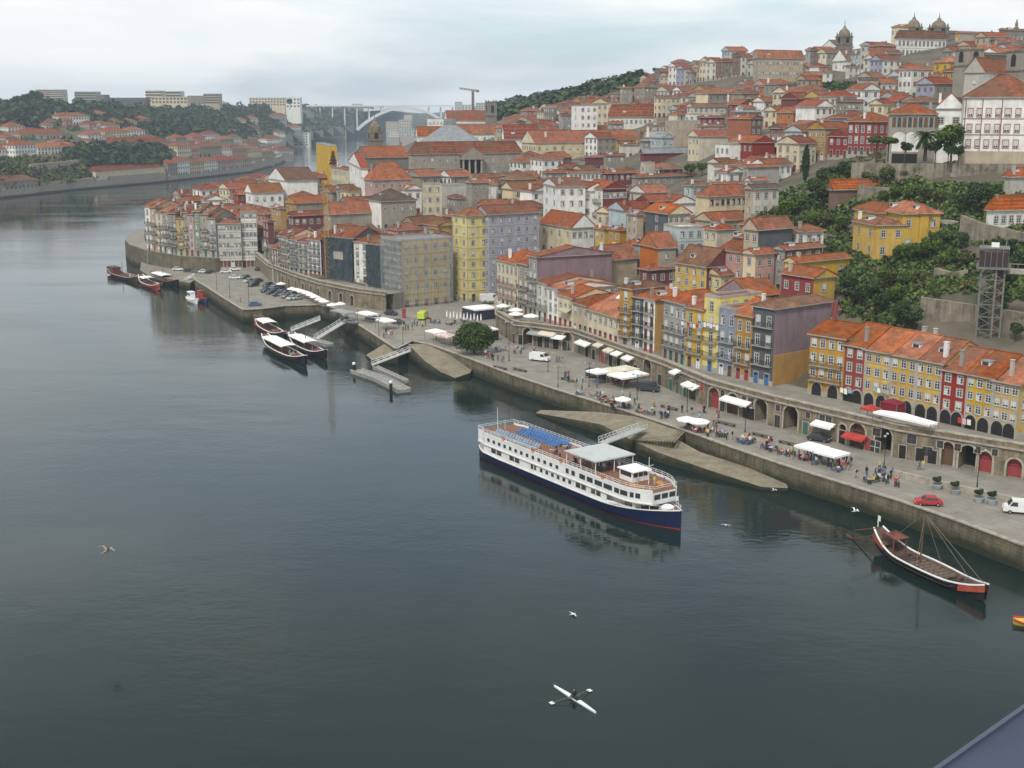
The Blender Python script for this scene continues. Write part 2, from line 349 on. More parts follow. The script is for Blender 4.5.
def hit(px, py, h=0, left=False, y0=170, y1=3000):
    u, f, g = ray(px, py); ts = np.concatenate([np.arange(y0, 1200, 1.5), np.arange(1200, y1, 6)])/f
    P = np.stack([u*ts, f*ts], 1); z = CAMH+g*ts; T = (fL if left else fR)(P)
    if left: T = np.where(inside(P, LEFT), np.maximum(T, 2), -50)
    d = z-(T+h); k = np.where(d < 0)[0]
    if len(k) == 0: k = [len(ts)-1]
    k = k[0]
    if k > 0 and d[k-1] > 0:
        w = d[k-1]/(d[k-1]-d[k]); t = ts[k-1]+(ts[k]-ts[k-1])*w
    else: t = ts[k]
    return u*t, f*t, CAMH+g*t-h
# ------------------------------------------------------------------ water
mw = bpy.data.materials.new('river_water'); mw.use_nodes = True; t = mw.node_tree; b = t.nodes['Principled BSDF']
b.inputs['Base Color'].default_value = (.007,.017,.015,1); b.inputs['Roughness'].default_value = .05; b.inputs['IOR'].default_value = 1.33
g = N(t, 'ShaderNodeNewGeometry'); cd = N(t, 'ShaderNodeCameraData')
mpn = N(t, 'ShaderNodeMapping'); mpn.inputs['Scale'].default_value = (.6, 1.0, 1); mpn.inputs['Rotation'].default_value = (0, 0, R(30)); t.links.new(g.outputs['Position'], mpn.inputs['Vector'])
na = N(t, 'ShaderNodeTexNoise', Scale=1.1, Detail=3.0, Roughness=.55, Distortion=.4); t.links.new(mpn.outputs[0], na.inputs['Vector'])
nb = N(t, 'ShaderNodeTexNoise', Scale=.16, Detail=3.0, Roughness=.5); t.links.new(mpn.outputs[0], nb.inputs['Vector'])
nc = N(t, 'ShaderNodeTexNoise', Scale=.012, Detail=3.0, Roughness=.5, Distortion=.8); t.links.new(g.outputs['Position'], nc.inputs['Vector'])
rc = N(t, 'ShaderNodeMapRange'); rc.inputs['From Min'].default_value = .35; rc.inputs['From Max'].default_value = .65; rc.inputs['To Min'].default_value = .25; t.links.new(nc.outputs['Fac'], rc.inputs['Value'])
ad = N(t, 'ShaderNodeMath', operation='MULTIPLY_ADD'); ad.inputs[1].default_value = 2.5; t.links.new(nb.outputs['Fac'], ad.inputs[0]); t.links.new(na.outputs['Fac'], ad.inputs[2])
bp = N(t, 'ShaderNodeBump', Distance=.035); t.links.new(rc.outputs[0], bp.inputs['Strength']); t.links.new(ad.outputs[0], bp.inputs['Height']); t.links.new(bp.outputs[0], b.inputs['Normal'])
rr_ = N(t, 'ShaderNodeMapRange'); rr_.inputs['From Min'].default_value = .4; rr_.inputs['From Max'].default_value = .62; rr_.inputs['To Min'].default_value = .03; rr_.inputs['To Max'].default_value = .16
mp3 = N(t, 'ShaderNodeMapping'); mp3.inputs['Scale'].default_value = (.4, 1.6, 1); mp3.inputs['Rotation'].default_value = (0, 0, R(-12)); t.links.new(g.outputs['Position'], mp3.inputs['Vector'])
nd_ = N(t, 'ShaderNodeTexNoise', Scale=.014, Detail=4.0, Roughness=.6, Distortion=1.2); t.links.new(mp3.outputs[0], nd_.inputs['Vector']); t.links.new(nd_.outputs['Fac'], rr_.inputs['Value']); t.links.new(rr_.outputs[0], b.inputs['Roughness'])
bm_ = MB(); bm_.poly([(-6000,-400,0),(6000,-400,0),(6000,6500,0),(-6000,6500,0)]); struct(bm_.build('water', mw))
bm_ = MB(); bm_.poly([(-6000,-400,-5),(6000,-400,-5),(6000,6500,-5),(-6000,6500,-5)]); struct(bm_.build('river_bed', mGround))
bm_ = MB(); xs_ = [-1500+60*i for i in range(56)]
for j, (Y_, b0) in enumerate([(3450, 2), (3650, 30), (3900, 48), (4400, 66), (5200, 72)][:-1]):
    Y2, b2 = [(3650, 30), (3900, 48), (4400, 66), (5200, 72)][j]
    hz = lambda x, b_, y_: b_*(.8+.22*math.sin(x*.006+1)+.12*math.sin(x*.017+y_)) if b_ > 5 else 0
    for a, c in zip(xs_[:-1], xs_[1:]): bm_.poly([(a, Y_, hz(a, b0, Y_)), (c, Y_, hz(c, b0, Y_)), (c, Y2, hz(c, b2, Y2)), (a, Y2, hz(a, b2, Y2))])
mFar = mat('far_woodland', (.05,.065,.035), .95, noise=.5, scale=.02); struct(bm_.build('far_hills', mFar, None, True))
# ------------------------------------------------------------------ quays
mQ = mat('quay_paving', (.245,.225,.19), .9, noise=.28, scale=.22, bump=.35, bscale=1.5, tint=(.19,.175,.15))
courses(mQ, 3.2, 1.6, .05, True, .4)
mQW = mat('quay_wall_stone', (.17,.145,.095), .9, noise=.45, scale=.35, bump=.6, bscale=1.6, streak=.4, tint=(.10,.095,.06))
courses(mQW, 1.5, .6, .05)
t = mQW.node_tree; b = t.nodes['Principled BSDF']; src = b.inputs['Base Color'].links[0].from_socket
g = N(t, 'ShaderNodeNewGeometry'); sp = N(t, 'ShaderNodeSeparateXYZ'); t.links.new(g.outputs['Position'], sp.inputs[0])
nn = N(t, 'ShaderNodeTexNoise', Scale=.5, Detail=5.0); t.links.new(g.outputs['Position'], nn.inputs['Vector'])
m1 = N(t, 'ShaderNodeMath', operation='MULTIPLY_ADD'); m1.inputs[1].default_value = -2.0; t.links.new(nn.outputs['Fac'], m1.inputs[0]); t.links.new(sp.outputs['Z'], m1.inputs[2])
mr = N(t, 'ShaderNodeMapRange'); mr.inputs['From Min'].default_value = -.3; mr.inputs['From Max'].default_value = 1.1; t.links.new(m1.outputs[0], mr.inputs['Value'])
mm = N(t, 'ShaderNodeMix', data_type='RGBA'); mm.inputs['A'].default_value = (.028,.032,.016,1); t.links.new(mr.outputs[0], mm.inputs['Factor']); t.links.new(src, mm.inputs['B']); t.links.new(mm.outputs['Result'], b.inputs['Base Color'])
QE = [(105,132.5)]+[at(px, py, 3.6) for px, py in [(1024,546),(960,522),(896,500),(783,465),(730,447),(680,429),(622,410),(560,391),(512,375),(470,359),(431,345),(412,341)]]
QE += [at(396,349,3.6),at(362,327,3.6),at(346,318,3.6),at(337,309,3.6),at(318,305,3.6),at(285,306,3.6),at(262,309,3.6),at(243,310,3.6),at(225,299,3.6),at(208,288,3.6),at(195,280,3.6),at(194,277,3.6)]
INN = [(-104,462),(-96,470),(-85,438),(-62,394),(-38,374),(-30,392),(0,392),(0,352),(0,330),(4,316),(10,311),(19,303),(36,264),(43,246),(52,231),(69,209),(86,196),(130,160)]
bm_ = MB(); bm_.prism([p[:2] for p in QE]+INN, -4.5, 3.6, 0, 1); struct(bm_.build('quay', [mQW, mQ]))
bm_ = MB()
for a, c in zip(QE[1:-1], QE[2:]):
    bm_.beam((a[0]+.1, a[1]+.1, 3.68), (c[0]+.1, c[1]+.1, 3.68), .7, 0, .22)
struct(bm_.build('quay_coping', mStone2))
# low cape road + cape platform
LOWR = [at(200,276,2.2),at(190,283,2.2),at(170,279,2.2),at(148,275,2.2),at(140,270,2.2),(-150,505),(-110,484),(-97,470)]
bm_ = MB(); bm_.prism([p[:2] for p in LOWR], -4.5, 2.2, 0, 1); struct(bm_.build('low_quay', [mQW, mQ]))
CAPE = [(-103,468),(-110,463),(-125,470),(-143,489),(-156,510),(-164,530),(-172,570),(-158,645),(-100,640),(-90,480)]
bm_ = MB(); bm_.prism(CAPE, -4.5, 7.6, 0, 1); struct(bm_.build('cape_terrace', [mQW, mQ]))
# slipways
def slab(name, pts, zb=-4.5, mats=None):
    m = MB(); n = len(pts); top = pts; bot = [(p[0], p[1], zb) for p in pts]
    m.poly(top, 1); m.poly(bot[::-1], 0)
    for i in range(n): m.poly([top[i], bot[i], bot[(i+1) % n], top[(i+1) % n]], 0)
    return struct(m.build(name, mats or [mQW, mRamp]))
mRamp = mat('ramp_granite', (.235,.205,.145), .9, noise=.35, scale=.4, bump=.6, bscale=1.5, tint=(.16,.14,.10))
courses(mRamp, 1.2, .8, .05, True, .45)
def P3(px, py, z): x, y = at(px, py, z); return (x, y, z)
slab('slipway_west', [P3(600,412,2.4), P3(540,410,.4), P3(536,413,.3), P3(600,424,2.0), P3(632,440,2.4), P3(672,441,3.3), P3(684,433,3.45), P3(640,417,3.3)])
slab('slipway_east', [P3(672,437,3.1), P3(632,440,2.3), P3(657,452,1.8), P3(712,471,1.1), P3(762,487,.5), P3(788,488,.5), P3(786,481,.6), P3(735,463,1.2), P3(700,452,1.7), P3(684,443,2.4)])
slab('slipway_square', [P3(408,344,3.55), P3(425,361,2.3), P3(441,372,1.2), P3(455,378,.4), P3(470,373,1.0), P3(474,365,1.5), P3(452,353,3.0), P3(437,344,3.55)])
slab('slipway_small', [P3(396,345,3.5), P3(386,343,3.2), P3(366,355,.5), P3(372,360,.4), P3(398,353,2.6)])
# steps on the east slip
m = MB()
for k in range(15):
    f = k/14; x0, y0, _ = P3(634+f*40, 441+f*2, 2.4+f*.9); x1, y1, _ = P3(652+f*32, 423+f*9, 2.6+f*.9)
    m.beam((x0, y0, 2.55+f*.9), (x1, y1, 2.75+f*.8), .35, 0, .16)
struct(m.build('slipway_steps', mRamp))
# upper street
W1 = [(106,174),(82.3,192.9),(65.3,206.5),(48.3,228.6),(39,243.2),(32.4,262),(15.2,300.9),(6,308.5),(.7,311.6),(-4.2,329),(-4.8,354)]
W2 = [(-37,364),(-46,371),(-60,388),(-70,405),(-85,434),(-97,470)]
def offs(L, d):
    o = []
    for i, p in enumerate(L):
        a = L[max(0, i-1)]; c = L[min(len(L)-1, i+1)]; t = Vector((c[0]-a[0], c[1]-a[1])).normalized(); o.append((p[0]+t.y*d, p[1]-t.x*d))
    return o
b1 = offs(W1, 13)
bm_ = MB()
bm_.poly([(*p, 8.5) for p in offs(W1,1.2)[:7]+[(24,316),(30,300)]+b1[:6][::-1]])
bm_.poly([(*p, 8.5) for p in offs(W1,1.2)[6:]+[(14,354),(30,310)]])
b2 = offs(W2, 8); bm_.prism(offs(W2,3.4)+b2[::-1], 3.0, 8.44); bm_.poly([(*p, 8.45) for p in offs(W2,1.0)+b2[::-1]])
struct(bm_.build('street', mQ))
def wpt(L, s):
    for a, c in zip(L[:-1], L[1:]):
        d = math.hypot(c[0]-a[0], c[1]-a[1])
        if s <= d: return a[0]+(c[0]-a[0])*s/d, a[1]+(c[1]-a[1])*s/d, (c[0]-a[0])/d, (c[1]-a[1])/d
        s -= d
    return c[0], c[1], 0, 1
def wlen(L): return sum(math.hypot(c[0]-a[0], c[1]-a[1]) for a, c in zip(L[:-1], L[1:]))
# arcaded wall: front face with real arched openings, seen from the river.  local x along run (from right/near to far/left), outward normal = (-ty, tx)... computed
def arcade(name, line, z0, z1, label, thick=1.6, arches=None, windows=None):
    root = thing(name, (line[0][0], line[0][1], z0), 0, label, 'wall')
    inv = Matrix.Translation((-line[0][0], -line[0][1], -z0))
    m = MB()
    def T(x, y, z): return (x-line[0][0], y-line[0][1], z-z0)
    s = 0; segs = []
    for a, c in zip(line[:-1], line[1:]):
        L = math.hypot(c[0]-a[0], c[1]-a[1]); tx, ty = (c[0]-a[0])/L, (c[1]-a[1])/L
        nx, ny = -ty, tx   # outward (river side): line runs near->far so left-hand side
        def Q(u, dpt, z): return T(a[0]+tx*u-nx*dpt, a[1]+ty*u-ny*dpt, z)
        H = z1-z0
        ar = [(min(max(k[0]-s, k[1]/2+.45), L-k[1]/2-.45), k[1], k[2], k[3]) for k in (arches or []) if s < k[0] <= s+L and L > k[1]+1]
        u = 0
        for (cx, w, h, kind) in sorted(ar):
            if cx-w/2 < u+.05: continue
            l, r = cx-w/2, cx+w/2
            m.poly([Q(u,0,z0-.5), Q(u,0,z1), Q(l,0,z1), Q(l,0,z0-.5)])
            n = 10; hs = h-w/2; pts = [(l, z0), (l, z0+hs)]+[(cx-w/2*math.cos(math.pi*k/n), z0+hs+w/2*math.sin(math.pi*k/n)) for k in range(1, n)]+[(r, z0+hs), (r, z0)]
            # spandrel
            arc = pts[1:-1]
            for (p, q) in zip(arc[:-1], arc[1:]): m.poly([Q(p[0],0,p[1]), Q(p[0],0,z1), Q(q[0],0,z1), Q(q[0],0,q[1])])
            dp = 3.2
            for (p, q) in zip(pts[:-1], pts[1:]): m.poly([Q(p[0],0,p[1]), Q(q[0],0,q[1]), Q(q[0],dp,q[1]), Q(p[0],dp,p[1])], 1)
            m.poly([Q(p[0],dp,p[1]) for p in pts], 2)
            # voussoir ring
            for (p, q) in zip(pts[:-1], pts[1:]):
                def O(c_): dx, dz = c_[0]-cx, max(0, c_[1]-(z0+hs)); L2 = math.hypot(dx, dz) or 1; return (c_[0]+dx/L2*.35, c_[1]+dz/L2*.35)
                p2, q2 = O(p), O(q); m.poly([Q(p[0],-.06,p[1]), Q(p2[0],-.06,p2[1]), Q(q2[0],-.06,q2[1]), Q(q[0],-.06,q[1])], 3)
                m.poly([Q(p2[0],-.06,p2[1]), Q(p2[0],0.01,p2[1]), Q(q2[0],0.01,q2[1]), Q(q2[0],-.06,q2[1])], 3)
            if kind:
                dm = MB(); dd = .9
                dm.poly([Q(p[0],dd,p[1]) for p in pts]); 
                dm.poly([Q(cx-.05,dd-.05,z0), Q(cx-.05,dd-.05,z0+hs), Q(cx+.05,dd-.05,z0+hs), Q(cx+.05,dd-.05,z0)])
                dm.beam(Q(l,dd-.1,z0+hs), Q(r,dd-.1,z0+hs), .18)
                dm.build('door', kind, root)
            u = r
        m.poly([Q(u,0,z0-.5), Q(u,0,z1), Q(L,0,z1), Q(L,0,z0-.5)])
        m.poly([Q(0,3.3,z0-.5), Q(L,3.3,z0-.5), Q(L,3.3,z1-.9), Q(0,3.3,z1-.9)])
        m.poly([Q(0,0,z1), Q(0,thick,z1), Q(L,thick,z1), Q(L,0,z1)], 3)
        segs.append((a, tx, ty, nx, ny, L, s)); s += L
    m.build('wall', [mStone, mStone, mDark, mStone2], root)
    m = MB()
    for (a, tx, ty, nx, ny, L, s0) in segs:
        m.beam(T(a[0]+nx*.12, a[1]+ny*.12, z1-.85), T(a[0]+tx*L+nx*.12, a[1]+ty*L+ny*.12, z1-.85), .5, 0, .25)
        m.beam(T(a[0]-nx*.2, a[1]-ny*.2, z1+.12), T(a[0]+tx*L-nx*.2, a[1]+ty*L-ny*.2, z1+.12), .7, 0, .24)
    m.build('cornice', mStone2, root)
    for (sx, w, zb, h, fm, gm, nm) in (windows or []):
        x, y, tx, ty = wpt(line, sx); nx, ny = -ty, tx
        m = MB()
        def Q(u, d, z): return T(x+tx*u+nx*d, y+ty*u+ny*d, z)
        def q4(u0, u1, za, zb_, d, mi): m.poly([Q(u0,d,za), Q(u0,d,zb_), Q(u1,d,zb_), Q(u1,d,za)], mi)
        z_ = z0+zb
        q4(-w/2-.15, w/2+.15, z_-.12, z_+h+.15, .05, 0); q4(-w/2, w/2, z_, z_+h, .07, 1)
        q4(-.05, .05, z_, z_+h, .09, 2)
        if nm == 'window': q4(-w/2, w/2, z_+h*.45, z_+h*.45+.08, .09, 2)
        m.build(nm, [mSurr, gm, fm], root)
    return root
# ------------------------------------------------------------------ houses
def s_of(line, px, z=6.0):
    L = wlen(line); best = None; n = 1500; prev = None
    for i in range(n+1):
        s = L*i/n; x, y, _, _ = wpt(line, s); q = proj(x, y, z)[0]
        if prev is not None and (prev-px)*(q-px) <= 0: return s
        prev = q
    return s if abs(q-px) < 60 else 0
WMESH = {}
def win_mesh(kind, w, h):
    key = (kind, round(w, 2), round(h, 2))
    if key in WMESH: return WMESH[key]
    m = MB()
    fr = {'w': mSash, 'r': mRedS, 'g': mGrnS, 'b': mBrnS, 'n': mBluS}[kind[0]]
    def q(x0, x1, z0, z1, y, mi):
        m.box(x0, x1, -y, 0.02, z0, z1, mi)
    door = 'd' in kind; small = 's' in kind[1:]
    surr = 2 if 'R' in kind else 0
    if small:
        q(-w/2-.12, w/2+.12, -.1, h+.12, .04, surr); q(-w/2, w/2, 0, h, .06, 1)
        q(-.05, .05, 0, h, .09, 3)
    elif door:
        q(-w/2-.15, w/2+.15, 0, h+.18, .05, surr); q(-w/2, w/2, 0, h, .08, 3); q(-w/2+.12, w/2-.12, h*.72, h-.1, .10, 1); q(-.03, .03, 0, h*.7, .11, 4)
    else:
        m.box(-w/2-.16, w/2+.16, -.10, .02, -.16, 0, surr); m.box(-w/2-.16, w/2+.16, -.07, .02, h, h+.18, surr)
        m.box(-w/2-.16, -w/2, -.07, .02, 0, h, surr); m.box(w/2, w/2+.16, -.07, .02, 0, h, surr)
        q(-w/2, w/2, 0, h, .015, 1)
        t = .075
        for (x0, x1, z0, z1) in ((-w/2, -w/2+t, 0, h), (w/2-t, w/2, 0, h), (-t/2, t/2, 0, h), (-w/2, w/2, 0, t), (-w/2, w/2, h-t, h), (-w/2, w/2, h*.68, h*.68+t), (-w/2, w/2, h*.34, h*.34+.04)):
            q(x0, x1, z0, z1, .035, 3)
        if 'c' in kind: q(-w/2+t, -.04, t, h*.66, .022, 5)
        if 'C' in kind: q(-w/2+t, w/2-t, h*.3, h-t, .022, 5)
    me = m.mesh('door' if door else 'window', [mSurr, mGlass, mRedS, fr, mDark, mCurt]); WMESH[key] = me; return me
BM = {}
def balcony_mesh(L, col=None):
    key = (round(L, 1), col)
    if key in BM: return BM[key]
    m = MB(); d = .75
    m.box(-L/2, L/2, -d, .02, -.14, 0, 1)
    m.box(-L/2, L/2, -d, -d+.05, .95, 1.02); m.box(-L/2, -L/2+.05, -d, 0, .95, 1.02); m.box(L/2-.05, L/2, -d, 0, .95, 1.02)
    k = max(3, int(L/.32))
    for i in range(k+1):
        x = -L/2+L*i/k; m.box(x-.025, x+.025, -d, -d+.04, 0, .95)
    for y in (-.5, -.25): 
        for x in (-L/2, L/2-.04): m.box(x, x+.04, y, y+.04, 0, .95)
    me = m.mesh('balcony', [MATS[col] if col else mIron, mSurr]); BM[key] = me; return me
OBB = []   # footprints
PROT = []  # protected screen rects
LAND = []  # (phrase, px, py)
def roof(root, kind, wA, wB, h, rise, rc, ov=.5, mats=None, fr=None):
    x0, x1, y0, y1 = -wA, 0, 0, wB
    X0, X1, Y0, Y1 = x0-ov, x1+ov, y0-ov, y1+ov
    m = MB(); zt = h+.22; mr_ = RC[rc]
    W_ = X1-X0; D_ = Y1-Y0
    def solid(tops, faces):
        bot = [(X0,Y0,h), (X1,Y0,h), (X1,Y1,h), (X0,Y1,h)]; top = [(X0,Y0,zt), (X1,Y0,zt), (X1,Y1,zt), (X0,Y1,zt)]
        m.poly(bot[::-1], 1)
        for i in range(4): m.poly([bot[i], bot[(i+1) % 4], top[(i+1) % 4], top[i]], 1)
        return top
    if kind == 'hip':
        t = solid(None, None)
        if W_ > D_: a, b = (X0+D_/2, (Y0+Y1)/2, zt+rise), (X1-D_/2, (Y0+Y1)/2, zt+rise); fs = [(t[0],t[1],b,a), (t[1],t[2],b), (t[2],t[3],a,b), (t[3],t[0],a)]
        else: a, b = ((X0+X1)/2, Y0+W_/2, zt+rise), ((X0+X1)/2, Y1-W_/2, zt+rise); fs = [(t[0],t[1],a), (t[1],t[2],b,a), (t[2],t[3],b), (t[3],t[0],a,b)]
        for f in fs: m.poly(f, 0)
        m.beam(a, b, .3, 0)
        for c in t: m.beam(c, a if (Vector(c)-Vector(a)).length < (Vector(c)-Vector(b)).length else b, .22, 0)
    elif kind == 'gx':
        t = solid(None, None); a, b = (X0, (Y0+Y1)/2, zt+rise), (X1, (Y0+Y1)/2, zt+rise)
        m.poly((t[0],t[1],b,a), 0); m.poly((t[2],t[3],a,b), 0); m.poly((t[1],t[2],b), 2); m.poly((t[3],t[0],a), 2); m.beam(a, b, .3, 0)
        m.beam(t[1], b, .24, 0); m.beam(t[2], b, .24, 0)
    elif kind == 'gy':
        t = solid(None, None); a, b = ((X0+X1)/2, Y0, zt+rise), ((X0+X1)/2, Y1, zt+rise)
        m.poly((t[1],t[2],b,a), 0); m.poly((t[3],t[0],a,b), 0); m.poly((t[0],t[1],a), 2); m.poly((t[2],t[3],b), 2); m.beam(a, b, .3, 0)
        m.beam(t[0], a, .24, 0); m.beam(t[1], a, .24, 0)
    elif kind == 'shed':   # high at back (y1)
        t = solid(None, None); a, b = (X0, Y1, zt+rise), (X1, Y1, zt+rise)
        m.poly((t[0],t[1],b,a), 0); m.poly((t[1],t[2],b), 2); m.poly((t[3],t[0],a), 2); m.poly((t[2],t[3],a,b), 2)
    else:
        for (a0, a1, b0, b1) in ((x0, x1, y0, y0+.3), (x0, x1, y1-.3, y1), (x0, x0+.3, y0+.3, y1-.3), (x1-.3, x1, y0+.3, y1-.3)): m.box(a0, a1, b0, b1, h-.1, h+.55, 1)
        m.poly([(x0+.3,y0+.3,h+.1),(x1-.3,y0+.3,h+.1),(x1-.3,y1-.3,h+.1),(x0+.3,y1-.3,h+.1)], 0)
    return m.build('roof', mats or [mr_, mSurr, fr or mSurr], root)
def house(corner, phi, wA, wB, h, cf, cr=None, rk='hip', rc='orange', rise=None, fl=None, style='', label='', cat='house', name='house', wk='w', nA=None, nB=None, group=None, rel=True, rng=None, small=False, found=4, reg_=True, nh=1.6, nw=1.05, fh=None, gz=0):
    """corner = ground point (x,y,z) of the corner nearest the camera; phi = heading of the river facade (deg)"""
    rng = rng or random
    cr = cr or cf
    root = thing(name, corner, -R(phi), label, cat, group, rel)
    root['h_'] = h
    fl = fl or max(1, round(h/3.2))
    m = MB()
    m.poly([(-wA,0,-found),(0,0,-found),(0,0,h),(-wA,0,h)], 0); m.poly([(0,0,-found),(0,wB,-found),(0,wB,h),(0,0,h)], 1)
    m.poly([(0,wB,-found),(-wA,wB,-found),(-wA,wB,h),(0,wB,h)], 0); m.poly([(-wA,wB,-found),(-wA,0,-found),(-wA,0,h),(-wA,wB,h)], 1)
    if 'S' not in style:   # stone plinth
        m.box(-wA-.06, .06, -.06, .5, -found, min(h*.12, 1.0), 2); m.box(-.5, .06, .5, wB+.05, -found, min(h*.12, 1.0), 2)
    if 'B' in style:       # string courses
        for k in range(1, fl): m.box(-wA-.04, .07, -.07, 0.02, h*k/fl-.12, h*k/fl+.08, 2); m.box(-.02, .07, 0.02, wB, h*k/fl-.12, h*k/fl+.08, 2)
    if 'P' in style:       # pilasters at corners
        for x in (-wA, -.35): m.box(x, x+.35, -.09, .02, 0, h, 2)
        m.box(0, .09, wB-.35, wB, 0, h, 2)
    m.build('wall', [W(cf), W(cr), mSurr], root)
    if 'G' in style:   # differently coloured ground floor
        gm = MB(); gh = h/fl*.95; gm.box(-wA-.02, .03, -.05, .3, -found, gh); gm.build('ground_floor', mStone2, root)
    rise = rise if rise is not None else min(wA, wB)*(.26 if rk != 'shed' else .2)
    ro = roof(root, rk, wA, wB, h, rise, rc, fr=W(cr if rk == 'gx' else cf))
    if 'K' not in style and rk != 'flat':
        for k in range(rng.choice((0, 1, 1)) if not small else rng.choice((0, 0, 1))):
            cm = MB(); w = rng.uniform(.25, .4); x, y = rng.uniform(-wA*.9, -wA*.1), rng.choice((.12, .88))*wB; z = h+rise*.2
            cm.box(x-w, x+w, y-.3, y+.3, z, z+rise*.5+1.3); cm.box(x-w-.08, x+w+.08, y-.38, y+.38, z+rise*.5+1.3, z+rise*.5+1.42)
            cm.build('chimney', [W(rng.choice(['white', 'stone', 'concrete']))], ro)
        if rng.random() < .5 and not small:
            cm = MB(); x, y = -wA*rng.uniform(.3, .7), wB*.25; z = h+.2+rise*.35
            cm.box(x-.8, x+.8, y-.9, y+.9, z, z+.9, 0); cm.box(x-.9, x+.9, y-1, y+1, z+.9, z+1.0, 1); cm.box(x-.6, x+.6, y-.93, y-.88, z+.25, z+.8, 2)
            cm.build('dormer', [mSash, RC['grey'], mGlass], ro)
    sp = 2.3 if not small else 2.7
    FH = h/fl
    def rowf(n, W_, off, side):
        for f in range(fl):
            gf = (f == 0)
            if 'X' in style and gf: continue
            kd = wk
            dr = gf and 'W' not in style
            hh = min(FH*.78, 2.25) if dr else min(FH*.58, nh)
            if 'F' in style and not gf: hh = min(FH*.72, 2.1)
            zb = .02 if dr else (f*FH+ (FH-hh)*.55 if 'F' not in style else f*FH+.15)
            for i in range(n):
                u = (i+.5)/n
                if 'H' in style and side == 0 and f == 0 and False: continue
                k2 = (rng.choice(['w', 'r', 'b', 'g', 'b', 'b']) + 'd') if dr else kd
                if 'N' in style and dr: k2 = 'nd'
                if 'r' in style and dr: k2 = 'rd'
                if not dr and not small and rng.random() < .4: k2 += rng.choice(['c', 'C'])
                if small and not dr: k2 += 's'
                me = win_mesh(k2, nw if not dr else 1.15, hh)
                if side == 0: o = link('door' if dr else 'window', me, root, (-W_+W_*u, -.0, zb))
                else: o = link('door' if dr else 'window', me, root, (0.0, W_*u, zb), math.pi/2)
            if side == 0 and not gf and ('V' in style or ('v' in style and f < fl-1)) and not small:
                link('balcony', balcony_mesh(W_*.9, 'sash_red' if 'q' in style else None), root, (-W_/2, 0, f*FH+.05))
    nA = nA if nA is not None else (max(1, int(wA/sp)) if wA > 2.2 else 0)
    nB = nB if nB is not None else (max(1, int(wB/(sp*1.15))) if wB > 3 else 0)
    nA = min(nA, 14); nB = min(nB, 14)
    while (nA+nB)*fl > 92: nA = int(nA*.9); nB = int(nB*.9)
    if nA: rowf(nA, wA, 0, 0)
    if nB: rowf(nB, wB, 0, 1)
    r = (math.cos(R(phi)), -math.sin(R(phi))); q = (math.sin(R(phi)), math.cos(R(phi)))
    OBB.append((corner[0], corner[1], r, q, wA, wB))
    return root
def solve_w(c, d, h, px, lim=90):
    """distance along d from c so that the eave point projects to column px"""
    best = None
    for i in range(1, 900):
        w = lim*i/900; q = proj(c[0]+d[0]*w, c[1]+d[1]*w, c[2]+h)[0]
        p = proj(c[0]+d[0]*(w-lim/900), c[1]+d[1]*(w-lim/900), c[2]+h)[0]
        if (p-px)*(q-px) <= 0: return w
    return None
CROPS = {'A':(0,80,4),'B':(256,80,4),'C':(512,60,4),'D':(768,0,4),'E':(768,180,4),'Fx':(768,340,4),'G':(512,230,4),'H':(256,230,4),'K':(80,200,4),'M':(130,170,6.4),'N':(270,180,6.4),'O':(380,190,6.4),'P':(380,290,6.4),'Q':(180,260,6.4),
 'R':(520,180,6.4),'S':(660,180,6.4),'T':(660,280,6.4),'u1':(860,40,6.244),'u2':(730,20,6.4),'u3':(620,60,6.4),'u4':(500,70,6.4),'u5':(340,80,6.4),'u6':(860,160,6.244),'u7':(0,80,6.4),'u8':(150,80,6.4),'Z':(0,0,1)}
def B(crop, xl, xc, xr, ye, h, phi, cf, cr=None, vis=None, depth=None, left=False, base=None, Y=None, **kw):
    ox, oy, s = CROPS[crop]; xl, xc, xr, ye = ox+xl/s, ox+xc/s, ox+xr/s, oy+ye/s
    if Y: 
        x, y, z = atY(xc, ye, Y); z -= h
    else: x, y, z = hit(xc, ye, h, left)
    c = (x, y, z)
    r = (math.cos(R(phi)), -math.sin(R(phi))); q = (math.sin(R(phi)), math.cos(R(phi)))
    wA = solve_w(c, (-r[0], -r[1]), h, xl) if xc-xl > .8 else None
    wB = solve_w(c, q, h, xr) if xr-xc > .8 else None
    if wA is None: wA = depth or 9
    if wB is None: wB = depth or 9
    wA = max(2, min(wA, 75)); wB = max(2, min(wB, 75))
    if kw.get('rk') == 'gx' and wB > wA*1.15: kw['rk'] = 'gy'
    top = ye-(0)
    vis = vis if vis is not None else h*.6*1.2
    Yd = y
    PROT.append((xl+1, ye-2, xr-1, ye+h*F/Yd*(kw.pop('pv', 1.0)), y))
    return house(c, phi, wA, wB, h, cf, cr, **kw)
# ------------------------------------------------------------------ front row of houses on the wall
HBL = [(-6,346),(4.2,325.4),(24.8,281.6),(29,276.5),(37.2,260),(49.8,241.4),(62,228.4),(74.7,211.5),(83.5,199.4),(95,186)]
def rowhouse(line, xl, xr, ye, wB, cf, cr=None, z=8.5, **kw):
    s0, s1 = s_of(line, xl, z+7), s_of(line, xr, z+7)
    a = wpt(line, s0); c = wpt(line, s1)
    wA = math.hypot(a[0]-c[0], a[1]-c[1]); phi = math.degrees(math.atan2(-(c[1]-a[1]), c[0]-a[0]))
    h = 3
    while proj(c[0], c[1], z+h)[1] > ye and h < 40: h += .05
    PROT.append((xl, ye-3, xr+4, 450, c[1]))
    return house((c[0], c[1], z), phi, wA, wB, h, cf, cr, found=5, **kw)
FR = 'houses in the front row above the quay wall'
def rh(*a, **k): return rowhouse(HBL, *a, group=FR, rel=False, **k)
